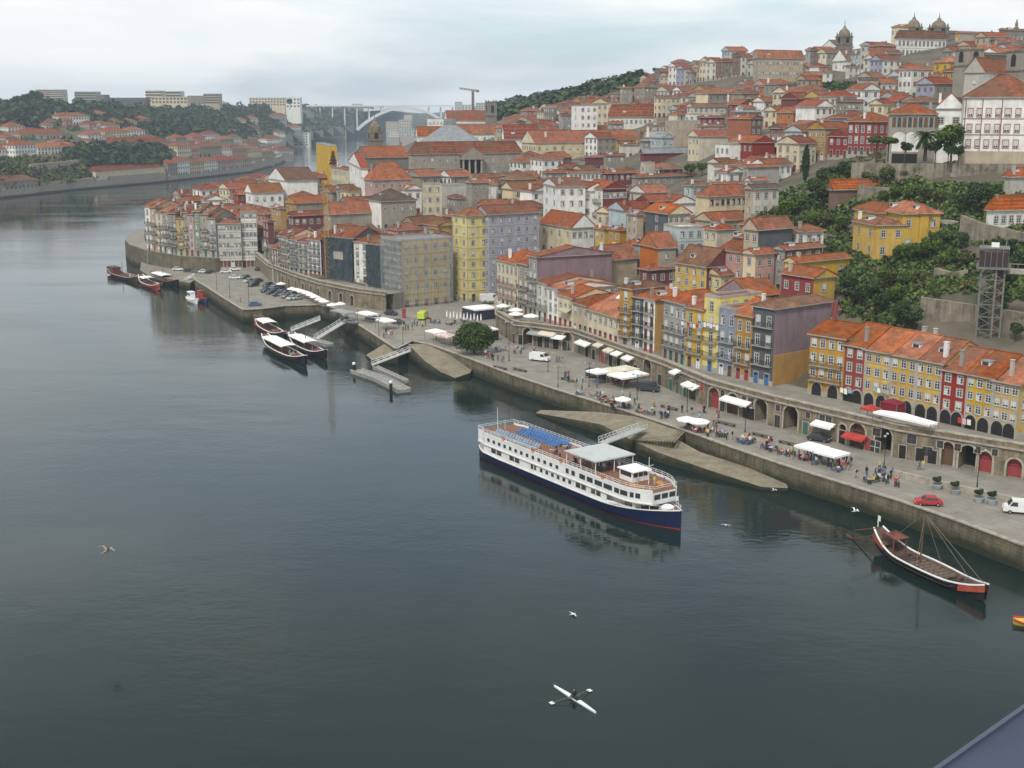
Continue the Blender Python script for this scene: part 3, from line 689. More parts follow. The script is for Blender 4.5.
rh(497, 518, 265, 11, 'cream', 'pinkwall', rk='hip', rc='orange', fl=4, style='vFq', wk='w', label='cream corner house with red balconies behind the white parasols')
rh(518, 528.5, 266, 12, 'stone', fl=4, style='vF', rk='gx', label='narrow stone house right of the cream corner house with red balconies')
rh(528.5, 537, 258, 22, 'grey', 'mauve', rk='gx', rc='orange', rise=2.2, fl=5, style='vF', nB=0, label='tall narrow grey house with a long windowless mauve side wall')
rh(537, 548, 285, 17, 'pale', fl=3, style='vF', rk='gx', rc='orange', label='pale three-window house below the windowless mauve side wall')
rh(548, 558, 290, 17, 'white', fl=3, style='Fr', rk='gx', rc='bright', label='white narrow house with red doors, second right of the mauve side wall')
h4 = rh(558, 573, 299, 12, 'cream', fl=2, style='Fr', rk='gx', rc='orange', label='low cream house with a beige awning above its upper windows')
m = MB(); m.poly([(-5.6,-1.5,4.6),(-.5,-1.5,4.6),(-.5,-.02,5.3),(-5.6,-.02,5.3)]); m.poly([(-5.6,-1.52,4.3),(-.5,-1.52,4.3),(-.5,-1.5,4.6),(-5.6,-1.5,4.6)]); m.build('awning', mat('beige_canvas', (.42,.38,.27), .9, noise=.1), h4)
h5 = rh(573, 588, 307, 12, 'tan', fl=2, style='v', rk='hip', rc='orange', label='low tan house between the awning house and the house with roof skylights')
h6 = rh(588, 619, 319, 16, 'cream', fl=2, style='rN', rk='hip', rc='bright', rise=6, label='low cream house under a broad orange roof with white skylights, with red doors')
_w = [c for c in COL.objects if c.parent == h6 and c.name.startswith('roof')][0]
for (sx_, sy_, sw_) in ((.45, .26, 1.3), (.3, .36, .9)):
    _x0 = min(v.co.x for v in _w.data.vertices); _h = max(v.co.z for v in _w.data.vertices); _b = min(v.co.z for v in _w.data.vertices)
    _d = max(v.co.y for v in _w.data.vertices)+.5; _z = _b+.2+(_h-_b)*min(1, sy_*_d/min(-_x0/2, _d/2)); M_ = Matrix.Translation((_x0*sx_, sy_*_d, _z)) @ Matrix.Rotation(math.atan2(6, min(-_x0, _d)/2), 4, 'X'); m = MB(); m.box(-sw_, sw_, -.8, .8, -.3, .12, 0, M_); m.build('skylight', mWhite, _w)
rh(619, 632, 290, 10, 'ochre', 'mauve', fl=5, style='vFG', rk='hip', rc='brown', label='tall ochre house with iron balconies right of the broad skylight roof')
rh(632, 643, 299, 13, 'slate', fl=4, style='VF', rk='gx', rc='bright', label='dark slate house with iron balconies under a bright orange roof')
rh(643, 654.5, 301, 14, 'white', 'ochre', fl=4, style='VFr', rk='gx', rc='bright', nB=0, label='white house with red window frames and balconies, ochre side wall', wk='r')
rh(663, 686, 306, 12, 'grey', 'ochre', fl=4, style='vFB', rk='hip', rc='orange', label='wide grey granite house with four rows of tall white windows', nA=4)
h11 = rh(686, 703, 311, 11, 'yellow', fl=4, style='vF', rk='gx', rc='orange', label='yellow house with laundry hung along its top balcony')
rh(703, 718, 299, 12, 'lemon', fl=5, style='vFN', rk='flat', rc='red', label='tall lemon yellow house with flat top, blue ground-floor doors')
rh(718, 735, 311, 12, 'bluetile', fl=4, style='vF', rk='flat', rc='orange', wk='w', label='blue-grey tiled house with red balcony between two yellow houses')
rh(735, 751.5, 318, 11, 'ochre', fl=4, style='vFr', rk='gx', rc='bright', rise=3.0, label='ochre house with red doors beside the dark slate-tiled end house')
hE = rh(751.5, 773, 310, 17, 'slate', 'mauve', fl=4, style='VFN', rk='hip', rc='brown', nB=0, label='dark tiled end house with blue doors and a windowless mauve and yellow side wall')
m = MB(); m.box(0.0, .12, 0.2, 16.9, -2, 6.2); m.build('yellow_render', W('ochre'), hE)
m = MB(); m.tube((0.5, 17.6, -3), (0.5, 17.6, 15.5), .55, .5, 8); tag(m.build('chimney_stack', W('red')), 'tall dark red flue pipe rising at the end of the mauve side wall', 'flue')
bpy.data.objects['chimney_stack'].location = hE.location; bpy.data.objects['chimney_stack'].rotation_euler = hE.rotation_euler
YR = 'houses in the long yellow and red terrace'
def yh(*a, **k): return rowhouse(HBL, *a, group=YR, rel=False, **k)
yh(809, 844, 340, 12, 'ochre', 'ochre', fl=4, style='vX', rk='gx', rc='bright', label='dim ochre house recessed left of the red house, laundry at a window', nA=4)
yh(844.5, 864, 349, 13, 'red', fl=4, style='X', rk='gx', rc='bright', rise=3.4, wk='w', label='narrow red house at the left end of the long yellow terrace', nA=2)
yh(864, 890, 355, 13, 'yellow', fl=4, style='XP', rk='gx', rc='bright', rise=3.4, label='yellow terrace house next to the left red house', nA=3)
yh(890, 916, 360, 13, 'yellow', fl=4, style='XP', rk='gx', rc='bright', rise=3.4, label='yellow terrace house in the middle of the yellow stretch between the red ones', nA=3)
yh(916, 941.5, 365, 13, 'yellow', fl=4, style='XP', rk='gx', rc='bright', rise=3.4, label='yellow terrace house touching the left side of the right red house', nA=3)
yh(941.5, 966, 375, 13, 'red', fl=4, style='X', rk='gx', rc='bright', rise=3.4, label='wider red house towards the right end of the terrace', nA=2)
yh(966, 993, 380, 13, 'yellow', fl=4, style='XP', rk='gx', rc='bright', rise=3.4, label='yellow house right beside the right red house', nA=3)
yh(993, 1019, 386, 13, 'yellow', fl=4, style='XP', rk='gx', rc='bright', rise=3.4, label='last yellow house at the right end of the terrace, near the frame edge', nA=3)
# arched ground floors of that terrace; flat dark panels paint in the recess shade
for rt in [o for o in COL.objects if o.get('group') == YR]:
    w = [c for c in COL.objects if c.parent == rt and c.name.startswith('wall')][0]
    xs = [v.co.x for v in w.data.vertices]; wA = -min(xs)
    for k in range(2):
        m = MB(); cx = -wA*(.27+.46*k); ww = 2.1; n = 10
        pts = [(cx-ww/2, 0), (cx-ww/2, 1.2)]+[(cx-ww/2*math.cos(math.pi*j/n), 1.2+1.25*math.sin(math.pi*j/n)) for j in range(1, n)]+[(cx+ww/2, 1.2), (cx+ww/2, 0)]
        out = [(cx+(p[0]-cx)*1.16, p[1]*1.12) for p in pts]
        m.poly([(p[0], -.12, p[1]) for p in out], 0); m.poly([(p[0], -.15, p[1]) for p in pts], 1)
        for a, c in zip(out[:-1], out[1:]): m.poly([(a[0], -.12, a[1]), (c[0], -.12, c[1]), (c[0], 0.05, c[1]), (a[0], .05, a[1])], 0)
        m.build('dark_arch_panel', [mSurr, mDark], rt)
# ------------------------------------------------------------------ square
B('O', 465, 560, 697, 170, 26, 57, 'lemon', rk='hip', rc='orange', fl=8, style='BP', nh=1.5, nA=2, nB=2, Y=379, rel=False, depth=7, label='tall lemon yellow corner building facing the square', name='corner_building', cat='building')
lil = B('O', 697, 697.5, 1024-5, 162, 26, 57, 'lilac', rk='gx', rc='orange', fl=8, style='B', nh=1.5, nB=6, depth=8, Y=381, rel=False, label='tall lilac-grey building joined to the lemon corner building', name='corner_building', cat='building', rise=2.5)
net = B('O', 25, 135, 445, 330, 20, 57, 'stone', 'yellow', rk='flat', rc='grey', fl=5, nA=4, nB=5, Y=371, rel=False, style='BP', label='ochre building wrapped in grey scaffold netting beside the square', cat='building', name='scaffolded_building')
mNet = bpy.data.materials.new('scaffold_netting'); mNet.use_nodes = True; t = mNet.node_tree; b = t.nodes['Principled BSDF']
b.inputs['Base Color'].default_value = (.40,.43,.42,1); b.inputs['Roughness'].default_value = .9
tr = N(t, 'ShaderNodeBsdfTransparent'); ms = N(t, 'ShaderNodeMixShader'); g = N(t, 'ShaderNodeNewGeometry')
no = N(t, 'ShaderNodeTexNoise', Scale=.35, Detail=4.0); t.links.new(g.outputs['Position'], no.inputs['Vector'])
mr = N(t, 'ShaderNodeMapRange'); mr.inputs['From Min'].default_value = .3; mr.inputs['From Max'].default_value = .7; mr.inputs['To Min'].default_value = .18; mr.inputs['To Max'].default_value = .45; t.links.new(no.outputs['Fac'], mr.inputs['Value'])
t.links.new(mr.outputs[0], ms.inputs[0]); t.links.new(tr.outputs[0], ms.inputs[1]); t.links.new(b.outputs[0], ms.inputs[2]); t.links.new(ms.outputs[0], t.nodes['Material Output'].inputs['Surface'])
def netting(root, mt, colr=None):
    wl = [c for c in COL.objects if c.parent == root and c.name.startswith('wall')][0]
    wA = -min(v.co.x for v in wl.data.vertices); wB = max(v.co.y for v in wl.data.vertices); h = max(v.co.z for v in wl.data.vertices)
    m = MB(); e = 1.1
    m.poly([(-wA-.5,-e,1),(e,-e,1),(e,-e,h+1.2),(-wA-.5,-e,h+1.2)]); m.poly([(e,-e,1),(e,wB+.5,1),(e,wB+.5,h+1.2),(e,-e,h+1.2)])
    m.build('scaffold_net', mt, root)
    m = MB(); nz = int(h/2)+1
    k = max(2, int(wA/2.2))
    for i in range(k+1): m.beam((-wA*i/k, -e+.1, 0), (-wA*i/k, -e+.1, h+1.2), .09)
    j = max(2, int(wB/2.2))
    for i in range(j+1): m.beam((e-.1, wB*i/j, 0), (e-.1, wB*i/j, h+1.2), .09)
    for z in range(1, nz+1):
        m.beam((-wA, -e+.12, z*2), (e, -e+.12, z*2), .1); m.beam((e-.12, -e, z*2), (e-.12, wB, z*2), .1)
        m.box(-wA, .9, -.95, -.2, z*2-.05, z*2, 0)
    m.build('scaffold', mSteel, root)
netting(net, mNet)
# ------------------------------------------------------------------ river houses left of the square
HB2 = [(-101,484),(-90,442),(-73,413),(-59,399),(-45,388),(-38,381)]
R2 = 'riverside houses above the car park wall'
def r2(xl, xr, ye, cf, **k): return rowhouse(HB2, xl, xr, ye, k.pop('wB', 12), cf, k.pop('cr', None), z=8.5, group=R2, rel=False, **k)
r2(271, 279, 250, 'brown', fl=3, style='F', rk='gx', rc='red', label='small brown house at the left end of the riverside row')
r2(279, 289, 238, 'cream', fl=5, style='VF', rk='gx', rc='red', label='cream balconied house, left of the blue-grey one in the riverside row')
r2(289, 298, 241, 'grey', fl=5, style='VF', rk='gx', rc='orange', label='grey balconied riverside house two doors left of the yellow tower crane')
r2(298, 308, 243, 'pale', fl=5, style='VF', rk='gx', rc='red', label='pale riverside house one door left of the yellow tower crane')
r2(308, 321, 241, 'white', fl=5, style='VFr', rk='gx', rc='orange', label='white balconied house directly behind the yellow tower crane', cr='maroon')
n1 = r2(325, 354, 239, 'slate', fl=5, nA=5, rk='gx', rc='orange', label='house wrapped in dark blue-green netting right of the tower crane')
r2(354, 368, 243, 'white', fl=5, style='F', rk='gx', rc='orange', label='white house between the two dark netted houses')
n2 = r2(368, 385, 246, 'slate', fl=5, nA=3, wB=6, cr='stone', rk='gx', rc='brown', label='narrow house wrapped in black netting beside the scaffolded ochre building')
mNetD = mat('dark_netting', (.045,.06,.07), .9, noise=.4, scale=.5)
for n_ in (n1, n2):
    wl = [c for c in COL.objects if c.parent == n_ and c.name.startswith('wall')][0]
    wA = -min(v.co.x for v in wl.data.vertices); h = max(v.co.z for v in wl.data.vertices)
    m = MB(); K = 14
    for i in range(K):
        for j in range(K):
            f = lambda a, c: (-wA*a/K, -.8-.12*math.sin(a*2.1)*math.cos(c*1.7), -.1+h*c/K)
            m.poly([f(i,j), f(i+1,j), f(i+1,j+1), f(i,j+1)][::-1])
    if n_ == n1: m.box(-wA*.62, -wA*.3, -1.0, -.95, h*.5, h*.68, 1)
    m.build('scaffold_net', [mNetD, mSurr], n_)
# ------------------------------------------------------------------ cape row
HB3 = [(-160,530),(-157,512),(-145,491),(-126,472.5),(-110,465.5),(-102,468)]
R3 = 'old riverside houses on the bend'
def r3(xl, xr, ye, cf, **k): return rowhouse(HB3, xl, xr, ye, k.pop('wB', 12), cf, k.pop('cr', None), z=7.6, group=R3, rel=True, **k)
for (a, c, e, col, kw) in [(146,151,207,'white',dict(rc='orange')),(151,157,208,'tan',dict(rc='orange',style='vF')),(157,163,213,'cream',dict(rc='brown',style='vF')),(163,170,212,'stone',dict(rc='orange',style='vF')),
        (170,177,214,'dstone',dict(rc='orange',style='vF')),(177,184,219,'yellow',dict(rc='brown',style='vF')),(184,189,213,'stone',dict(rc='red',style='vF')),(189,194,215,'pink',dict(rc='orange',style='F')),(194,201,212,'green',dict(rc='brown',style='F')),(201,209,215,'stone',dict(rc='orange',style='vF')),(209,216,219,'grey',dict(rc='brown',style='vF'))]:
    kw.setdefault('style', 'vF'); r3(a, c, e, col, fl=5, rk='gx', rise=2.5, label=f'{col} house', **kw)
B('M', 545, 560, 706, 345, 16, 80, 'white', 'pale', rk='hip', rc='orange', fl=5, style='B', Y=464, rel=False, nB=6, depth=9, rise=1.6, label='pale concrete lower wing of the white corner building by the cars', name='corner_building', cat='building')
B('M', 706, 706.5, 805, 268, 20.5, 80, 'white', 'white', rk='hip', rc='orange', fl=6, style='B', Y=467, rel=False, nB=4, depth=9, rise=1.8, label='white corner building with orange hipped roof above the parked cars', name='corner_building', cat='building')
# ------------------------------------------------------------------ middle left
def b(*a, **k): return B(*a, **k)
b('M', 850, 885, 905, 335, 9, 60, 'maroon', rk='gx', rc='orange', fl=3, label='maroon house with orange roof')
b('M', 905, 965, 1000, 250, 11, 60, 'ochre', rk='hip', rc='orange', fl=3, label='ochre house')
b('M', 740, 787, 980, 150, 11, 62, 'white', 'white', rk='gy', rc='brown', fl=2, nB=4, nA=1, rise=3.6, rel=False, label='white gabled building with dark brown roof left of the larger white chapel')
b('B', 50, 122, 245, 405, 12, 60, 'white', 'white', rk='gy', rc='brown', fl=2, nA=1, nB=0, rise=5, rel=False, label='large white gabled chapel with a blank side wall and brown roof', name='chapel', cat='chapel')
ytb = b('B', 240, 290, 322, 266, 19, 75, 'yellow', 'yellow', Y=560, rk='flat', rc='grey', fl=5, rel=False, nA=0, nB=0, depth=9, label='bright yellow tower block with a dark cone-shaped emblem on its wall', name='tower_block', cat='building')
_w = [c for c in COL.objects if c.parent == ytb and c.name.startswith('wall')][0]; _wB = max(v.co.y for v in _w.data.vertices)
m = MB(); _c = _wB*.5
for k in range(4): _z = 11.2+k*1.5; _r = 2.2-.45*k; m.poly([(.1,_c-_r,_z),(.1,_c+_r,_z),(.1,_c+_r*.35,_z+1.5),(.1,_c-_r*.35,_z+1.5)])
m.poly([(.1,_c-.3,10.3),(.1,_c+.3,10.3),(.1,_c+.3,11.2),(.1,_c-.3,11.2)]); m.build('emblem', mat('emblem_dark', (.05,.03,.03), .8), ytb)
b('B', 300, 355, 376, 355, 13, 65, 'cream', rk='hip', rc='red', fl=3, rel=False, label='cream house with dark red roof left of the curved white gable')
b('B', 373, 426, 430, 355, 16, 78, 'white', rk='gy', rc='red', fl=3, nA=3, rise=4.5, rel=False, label='white narrow gabled building with three rows of windows')
b('B', 428, 466, 620, 402, 13, 62, 'pink', 'pink', rk='hip', rc='bright', fl=3, rise=6, rel=False, label='large pink brick building with broad bright orange hipped roof')
b('B', 440, 500, 640, 488, 10, 62, 'white', 'stone', rk='hip', rc='dark', fl=2, nA=0, rise=3.8, rel=False, label='grey stone building with dark brown pyramid roof and white left wall')
b('B', 570, 600, 662, 440, 9, 62, 'white', rk='gx', rc='bright', fl=2, label='white house with orange roof')
b('B', 665, 680, 742, 420, 14, 70, 'cream', rk='flat', rc='grey', fl=4, style='K', label='cream flat-topped house')
b('B', 742, 745, 842, 425, 8, 70, 'concrete', rk='flat', rc='grey', fl=2, nB=0, label='blank pale concrete building')
b('B', 765, 800, 838, 475, 7, 62, 'stone', rk='hip', rc='brown', fl=2, label='small stone house with brown hipped roof')
b('B', 840, 865, 930, 412, 13, 60, 'stone', rk='gx', rc='orange', fl=3, label='stone house with orange roof')
b('B', 900, 940, 958, 420, 10, 75, 'white', rk='gy', rc='bright', fl=2, label='small white gabled house')
b('B', 120, 160, 290, 495, 8, 55, 'ochre', 'stone', rk='gx', rc='orange', fl=2, nB=0, label='low house with grey gable and orange roof')
b('B', 275, 300, 470, 540, 8, 60, 'stone', rk='gx', rc='orange', fl=2, rise=4, nB=0, label='long low house with wide orange roof')
b('B', 130, 150, 290, 545, 9, 60, 'maroon', rk='gx', rc='red', fl=2, label='maroon house with dark red roof')
b('B', 0, 60, 110, 455, 11, 60, 'white', rk='hip', rc='brown', fl=2, label='white house with two tall dark windows and brown roof') if False else None
# palace with portico
pal = B('u5', 440, 462, 1160, 478, 17, 66, 'stone', 'stone', rk='hip', rc='orange', fl=3, style='BPS', nB=26, Y=540, rel=False, rise=5, wk='w', label='long granite palace with a columned portico under a triangular pediment', name='palace', cat='palace')
def local_on(root, px, z, side=1):
    """local y on the right face whose point projects to column px"""
    M = Matrix.Translation(root.location) @ Matrix.Rotation(root.rotation_euler[2], 4, 'Z'); best = 0; bd = 1e9
    for i in range(1600):
        y = i*.06; p = M @ Vector((0, y, z) if side else (-y, 0, z)); q = abs(proj(*p)[0]-px)
        if q < bd: bd = q; best = y
    return best
ya, yb = local_on(pal, 340+765/6.4, 10), local_on(pal, 340+903/6.4, 10)
m = MB(); m.box(0, 3.2, ya, yb, -1, 6.5, 0); m.box(0, 3.3, ya, yb, 14.6, 16.2, 0); m.box(0.02, .2, ya+.3, yb-.3, 6.5, 14.6, 1)
m.poly([(3.3, ya-.3, 16.2), (3.3, yb+.3, 16.2), (3.3, (ya+yb)/2, 19.8)], 0)
for yy in (ya-.3, yb+.3): m.poly([(3.3, yy, 16.2), (3.3, (ya+yb)/2, 19.8), (-6, (ya+yb)/2, 19.8), (-6, yy, 16.2)], 2)
m.build('portico', [W('stone'), mDark, RC['orange']], pal)
for k in range(4):
    m = MB(); yy = ya+.8+(yb-ya-1.6)*k/3; m.lathe([(.55, 6.5), (.5, 7), (.42, 14), (.6, 14.6)], 10, 0, (2.6, yy, 0)); m.build('column', mStone2, pal)
for k in range(3):
    yy = ya+(yb-ya)*(k+.5)/3-3; m = MB(); pts = [(yy+1.3*math.cos(math.pi*j/10), 2.6+1.3*math.sin(math.pi*j/10)) for j in range(11)]
    m.poly([(3.24, yy+1.3, 0)]+[(3.24, p[0], p[1]) for p in pts]+[(3.24, yy-1.3, 0)]); m.build('dark_arch_panel', mDark, pal)
# church with dark tower
ch = B('u5', 95, 180, 440, 500, 15, 60, 'dstone', 'dstone', rk='gx', rc='orange', fl=1, nA=0, nB=3, Y=600, rise=5, rel=False, style='WS', label='dark stone church with orange roof left of the granite palace', name='church', cat='church')
def tower(cx, cy, z0, w, hbody, cap, col, label, name='bell_tower', dome=True, rot=20, cap_n=8, rel=False, spire=1.5):
    root = thing(name, (cx, cy, z0), R(rot), label, 'tower', None, rel)
    m = MB(); m.box(-w/2, w/2, -w/2, w/2, -6, hbody, 0)
    for z in (hbody*.45, hbody-.3): m.box(-w/2-.3, w/2+.3, -w/2-.3, w/2+.3, z, z+.5, 1)
    m.build('wall', [W(col), mStone], root)
    for a in range(4):
        mm_ = MB(); M = Matrix.Rotation(a*math.pi/2, 4, 'Z'); hw = w*.17; zb = hbody*.58; zt = hbody*.82
        pts = [(-hw, zb), (hw, zb), (hw, zt)]+[(hw*math.cos(math.pi*j/8), zt+hw*math.sin(math.pi*j/8)) for j in range(1, 8)]+[(-hw, zt)]
        mm_.poly([tuple(M @ Vector((p[0], -w/2-.04, p[1]))) for p in pts]); mm_.build('belfry_opening', mDark, root)
    m = MB()
    if dome: m.lathe([(w*.5, 0), (w*.5, cap*.15), (w*.44, cap*.4), (w*.30, cap*.62), (w*.15, cap*.74), (w*.13, cap*.86), (w*.04, cap), (.05, cap*1.0+spire)], 12, 0, (0, 0, hbody+.2))
    for sx in (-1, 1):
        for sy in (-1, 1): m.lathe([(w*.07, 0), (w*.07, cap*.2), (.02, cap*.4)], 6, 0, (sx*w*.42, sy*w*.42, hbody+.2))
    m.build('dome' if dome else 'pinnacles', mStone if col != 'white' else W('pale'), root)
    return root
def towerB(px, pyt, pyb, Y, wpx, **k):
    x, y, zt = atY(px, pyt, Y); _, _, zb = atY(px, pyb, Y); w = wpx*Y/F; H = zt-zb
    cap = H*k.pop('capf', .3)
    return tower(x, y, zb, w, H-cap, cap*.85, k.pop('col', 'dstone'), k.pop('label'), **k)
towerB(374.5, 116, 148, 625, 12, label='dark domed church tower rising left of the palace', capf=.5)
towerB(491, 97, 128, 900, 9, label='slim dark stone tower with pinnacles at the end of the white church', dome=False, capf=.15)
B('u5', 670, 690, 960, 262, 16, 75, 'white', rk='gx', rc='bright', fl=1, Y=900, rise=7, nB=4, style='WK', rel=False, label='long white church with broad orange roof beyond the palace', name='church', cat='church')
B('u5', 490, 500, 700, 362, 12, 70, 'white', rk='gx', rc='bright', fl=1, Y=800, rise=6, nB=4, style='W', rel=False, label='low white building with orange roof left of the grey pyramid roof')
B('u5', 690, 700, 1000, 350, 11, 72, 'white', rk='gx', rc='bright', fl=2, Y=760, rise=6, nB=6, style='W', rel=False, label='long orange-roofed range just behind the palace roof')
B('u5', 557, 565, 660, 250, 13, 70, 'white', rk='flat', rc='grey', fl=2, Y=950, style='K', rel=False, label='small white cubic church tower house left of the long white church')
# far riverside blocks seen under the bridge
for i, (x0, x1, yt, yb, Y, c) in enumerate([(386,398,122,133,2300,'beige'),(399,411,120,132,2250,'concrete'),(389,399,131,138,1950,'white'),(402,414,129,136,1930,'sky'),(404,412,115,122,2600,'pale'),(414,424,132,140,1700,'grey')]):
    x, y, zt = atY(x1, yt, Y); zb = atY(x1, yb, Y)[2]
    house((x, y, zb), 0, (x1-x0)*Y/F, 18, zt-zb, c, rk='flat', rc='white', fl=4, nA=5, nB=0, small=True, label=f'{c} apartment block on the far riverbank seen under the arch', found=20, nh=1.8, nw=1.6)
# grey pyramid roof behind the palace
x, y, z = atY(340+705/6.4, 80+405/6.4, 640); rt = thing('hall', (x, y, z), 0, 'grey glazed pyramid roof rising behind the palace', 'building')
m = MB(); w = 16; m.poly([(-w,-w,0),(w,-w,0),(3,-3,9),(-3,-3,9)]); m.poly([(w,-w,0),(w,w,0),(3,3,9),(3,-3,9)]); m.poly([(-w,w,0),(-w,-w,0),(-3,-3,9),(-3,3,9)]); m.poly([(-w,w,0),(w,w,0),(3,3,9),(-3,3,9)]); m.box(-3,3,-3,3,9,12); m.build('roof', RC['grey'], rt)
m = MB(); m.box(-w,w,-w,w,-14,-.01); m.build('wall', W('stone'), rt)
# ------------------------------------------------------------------ upper and middle town (read off block by block, standing on the terrain)
b('u4', 140, 228, 900, 470, 10, 64, 'cream', 'cream', rk='gx', rc='orange', fl=2, nB=14, rise=5.5, rel=False, style='BW', label='very long cream hall with a broad orange roof in mid town', name='market_hall', cat='building')
b('u4', 458, 512, 515, 232, 22, 74, 'white', Y=620, rk='flat', rc='grey', fl=6, style='K', rel=False, label='slender white tower standing among the roofs', name='tower', cat='tower', nA=1)
b('u4', 520, 584, 588, 215, 20, 74, 'cream', Y=640, rk='gx', rc='orange', fl=5, rel=False, label='tall tan house touching the slender white tower')
b('u4', 700, 708, 1060, 302, 10, 66, 'white', rk='hip', rc='orange', fl=2, nB=12, rise=6, rel=False, label='long white building with wide orange hipped roof, mid slope')
b('u3', 175, 185, 345, 420, 11, 66, 'white', 'pale', rk='gx', rc='bright', fl=3, nB=7, label='pale house with three rows of windows')
b('u3', 340, 400, 540, 380, 16, 55, 'dstone', 'tan', rk='gx', rc='orange', fl=4, nB=0, style='S', rel=False, label='building with a large blank tan-grey end wall in mid town') if False else b('u3', 348, 352, 505, 395, 16, 70, 'tan', 'tan', Y=540, rk='flat', rc='brown', fl=4, nB=0, rel=False, label='building with a large blank tan-grey end wall in mid town')
b('u3', 505, 508, 690, 492, 12, 70, 'cream', 'beige', Y=490, rk='gx', rc='red', fl=3, nB=0, rel=False, label='blank cream cube-like building right of the tan-grey end wall')
b('u3', 690, 840, 905, 378, 13, 58, 'brick', 'brown', Y=500, rk='gx', rc='orange', fl=4, nA=0, rel=False, label='brown brick building with a windowless side in mid slope')
b('u3', 700, 702, 845, 545, 9, 66, 'white', rk='flat', rc='white', fl=2, nB=0, label='low white-walled building')
b('u3', 846, 850, 990, 532, 8, 66, 'red', rk='gx', rc='orange', fl=2, nB=0, label='low dark red building')
b('u3', 715, 740, 905, 335, 8, 64, 'grey', rk='gx', rc='grey', fl=2, label='grey-roofed house')
b('u3', 0, 8, 130, 545, 6, 64, 'pale', rk='gx', rc='orange', fl=1, label='pale low house')
b('u3', 130, 150, 268, 520, 8, 64, 'stone', rk='gx', rc='grey', fl=2, label='grey stone house')
b('u3', 268, 272, 345, 500, 9, 64, 'sky', rk='gx', rc='grey', fl=2, label='pale blue house')
b('u3', 130, 150, 505, 600, 6, 64, 'maroon', rk='gx', rc='grey', fl=1, rise=2, nB=0, label='long low shed with grey roof and maroon wall')
b('u3', 545, 605, 640, 80, 18, 60, 'cream', Y=730, rk='gx', rc='orange', fl=5, label='tall cream house')
b('u3', 640, 665, 700, 70, 20, 60, 'grey', Y=735, rk='gx', rc='orange', fl=5, label='tall grey house')
b('u3', 705, 740, 840, 45, 17, 62, 'pale', Y=720, rk='gx', rc='orange', fl=5, label='tall pale house')
b('u3', 90, 160, 245, 175, 15, 58, 'stone', Y=720, rk='gx', rc='bright', fl=4, label='stone house')
b('u3', 220, 240, 385, 240, 10, 64, 'cream', Y=640, rk='gx', rc='orange', fl=3, label='cream house')
b('u3', 245, 280, 430, 110, 10, 62, 'grey', Y=800, rk='hip', rc='brown', fl=3, label='grey house')
b('u3', 0, 20, 80, 180, 12, 62, 'stone', Y=720, rk='hip', rc='bright', fl=3, label='stone house')
b('u3', 430, 470, 700, 300, 9, 64, 'pale', rk='gx', rc='brown', fl=3, label='long pale house')
b('u3', 420, 440, 520, 350, 8, 64, 'white', rk='flat', rc='red', fl=2, label='small white house with red flat roof')
b('u3', 500, 520, 670, 370, 8, 64, 'red', rk='gx', rc='red', fl=2, label='red house with dark red roof')
b('u3', 490, 510, 660, 425, 9, 64, 'pale', rk='gx', rc='orange', fl=3, label='pale house')
b('u4', 280, 345, 360, 240, 15, 64, 'dstone', Y=720, rk='flat', rc='brown', fl=4, label='dark stone house')
b('u4', 380, 400, 456, 290, 12, 64, 'grey', rk='gx', rc='red', fl=3, label='grey house')
b('u4', 130, 175, 240, 262, 9, 64, 'brick', rk='hip', rc='orange', fl=3, label='brick house')
b('u4', 236, 270, 285, 265, 12, 64, 'cream', Y=760, rk='gx', rc='brown', fl=4, label='narrow cream house')
b('u4', 572, 600, 690, 100, 10, 64, 'tan', Y=860, rk='hip', rc='orange', fl=2, label='tan house on the ridge')
b('u4', 740, 770, 845, 95, 8, 64, 'stone', Y=860, rk='hip', rc='orange', fl=2, label='stone house on the ridge')
b('u4', 590, 610, 760, 215, 9, 64, 'maroon', rk='gx', rc='orange', fl=2, label='maroon house')
b('u4', 700, 705, 840, 215, 8, 64, 'beige', rk='flat', rc='grey', fl=2, label='beige house')
b('u4', 690, 715, 790, 345, 10, 64, 'grey', rk='gx', rc='orange', fl=3, label='grey balconied house')
b('u4', 250, 262, 440, 395, 6, 64, 'white', rk='gx', rc='orange', fl=1, nB=6, label='long low white house')
b('u4', 20, 30, 240, 445, 8, 64, 'white', rk='gx', rc='red', fl=1, nB=6, rise=7, label='white building with very broad red-orange roof')
b('u4', 665, 680, 800, 548, 8, 64, 'stone', rk='gx', rc='red', fl=2, label='stone house')
b('u4', 545, 565, 670, 560, 6, 64, 'maroon', rk='hip', rc='red', fl=1, label='low maroon house')
b('u4', 270, 300, 430, 660, 7, 62, 'stone', rk='hip', rc='orange', fl=2, label='stone house')
b('u4', 430, 445, 660, 660, 7, 62, 'white', rk='gx', rc='orange', fl=2, nB=8, label='long white house')
b('u4', 660, 670, 850, 650, 7, 62, 'pale', rk='gx', rc='orange', fl=2, label='long pale house')
b('u4', 900, 930, 990, 600, 9, 62, 'beige', rk='flat', rc='grey', fl=2, nB=0, label='beige flat-topped house')
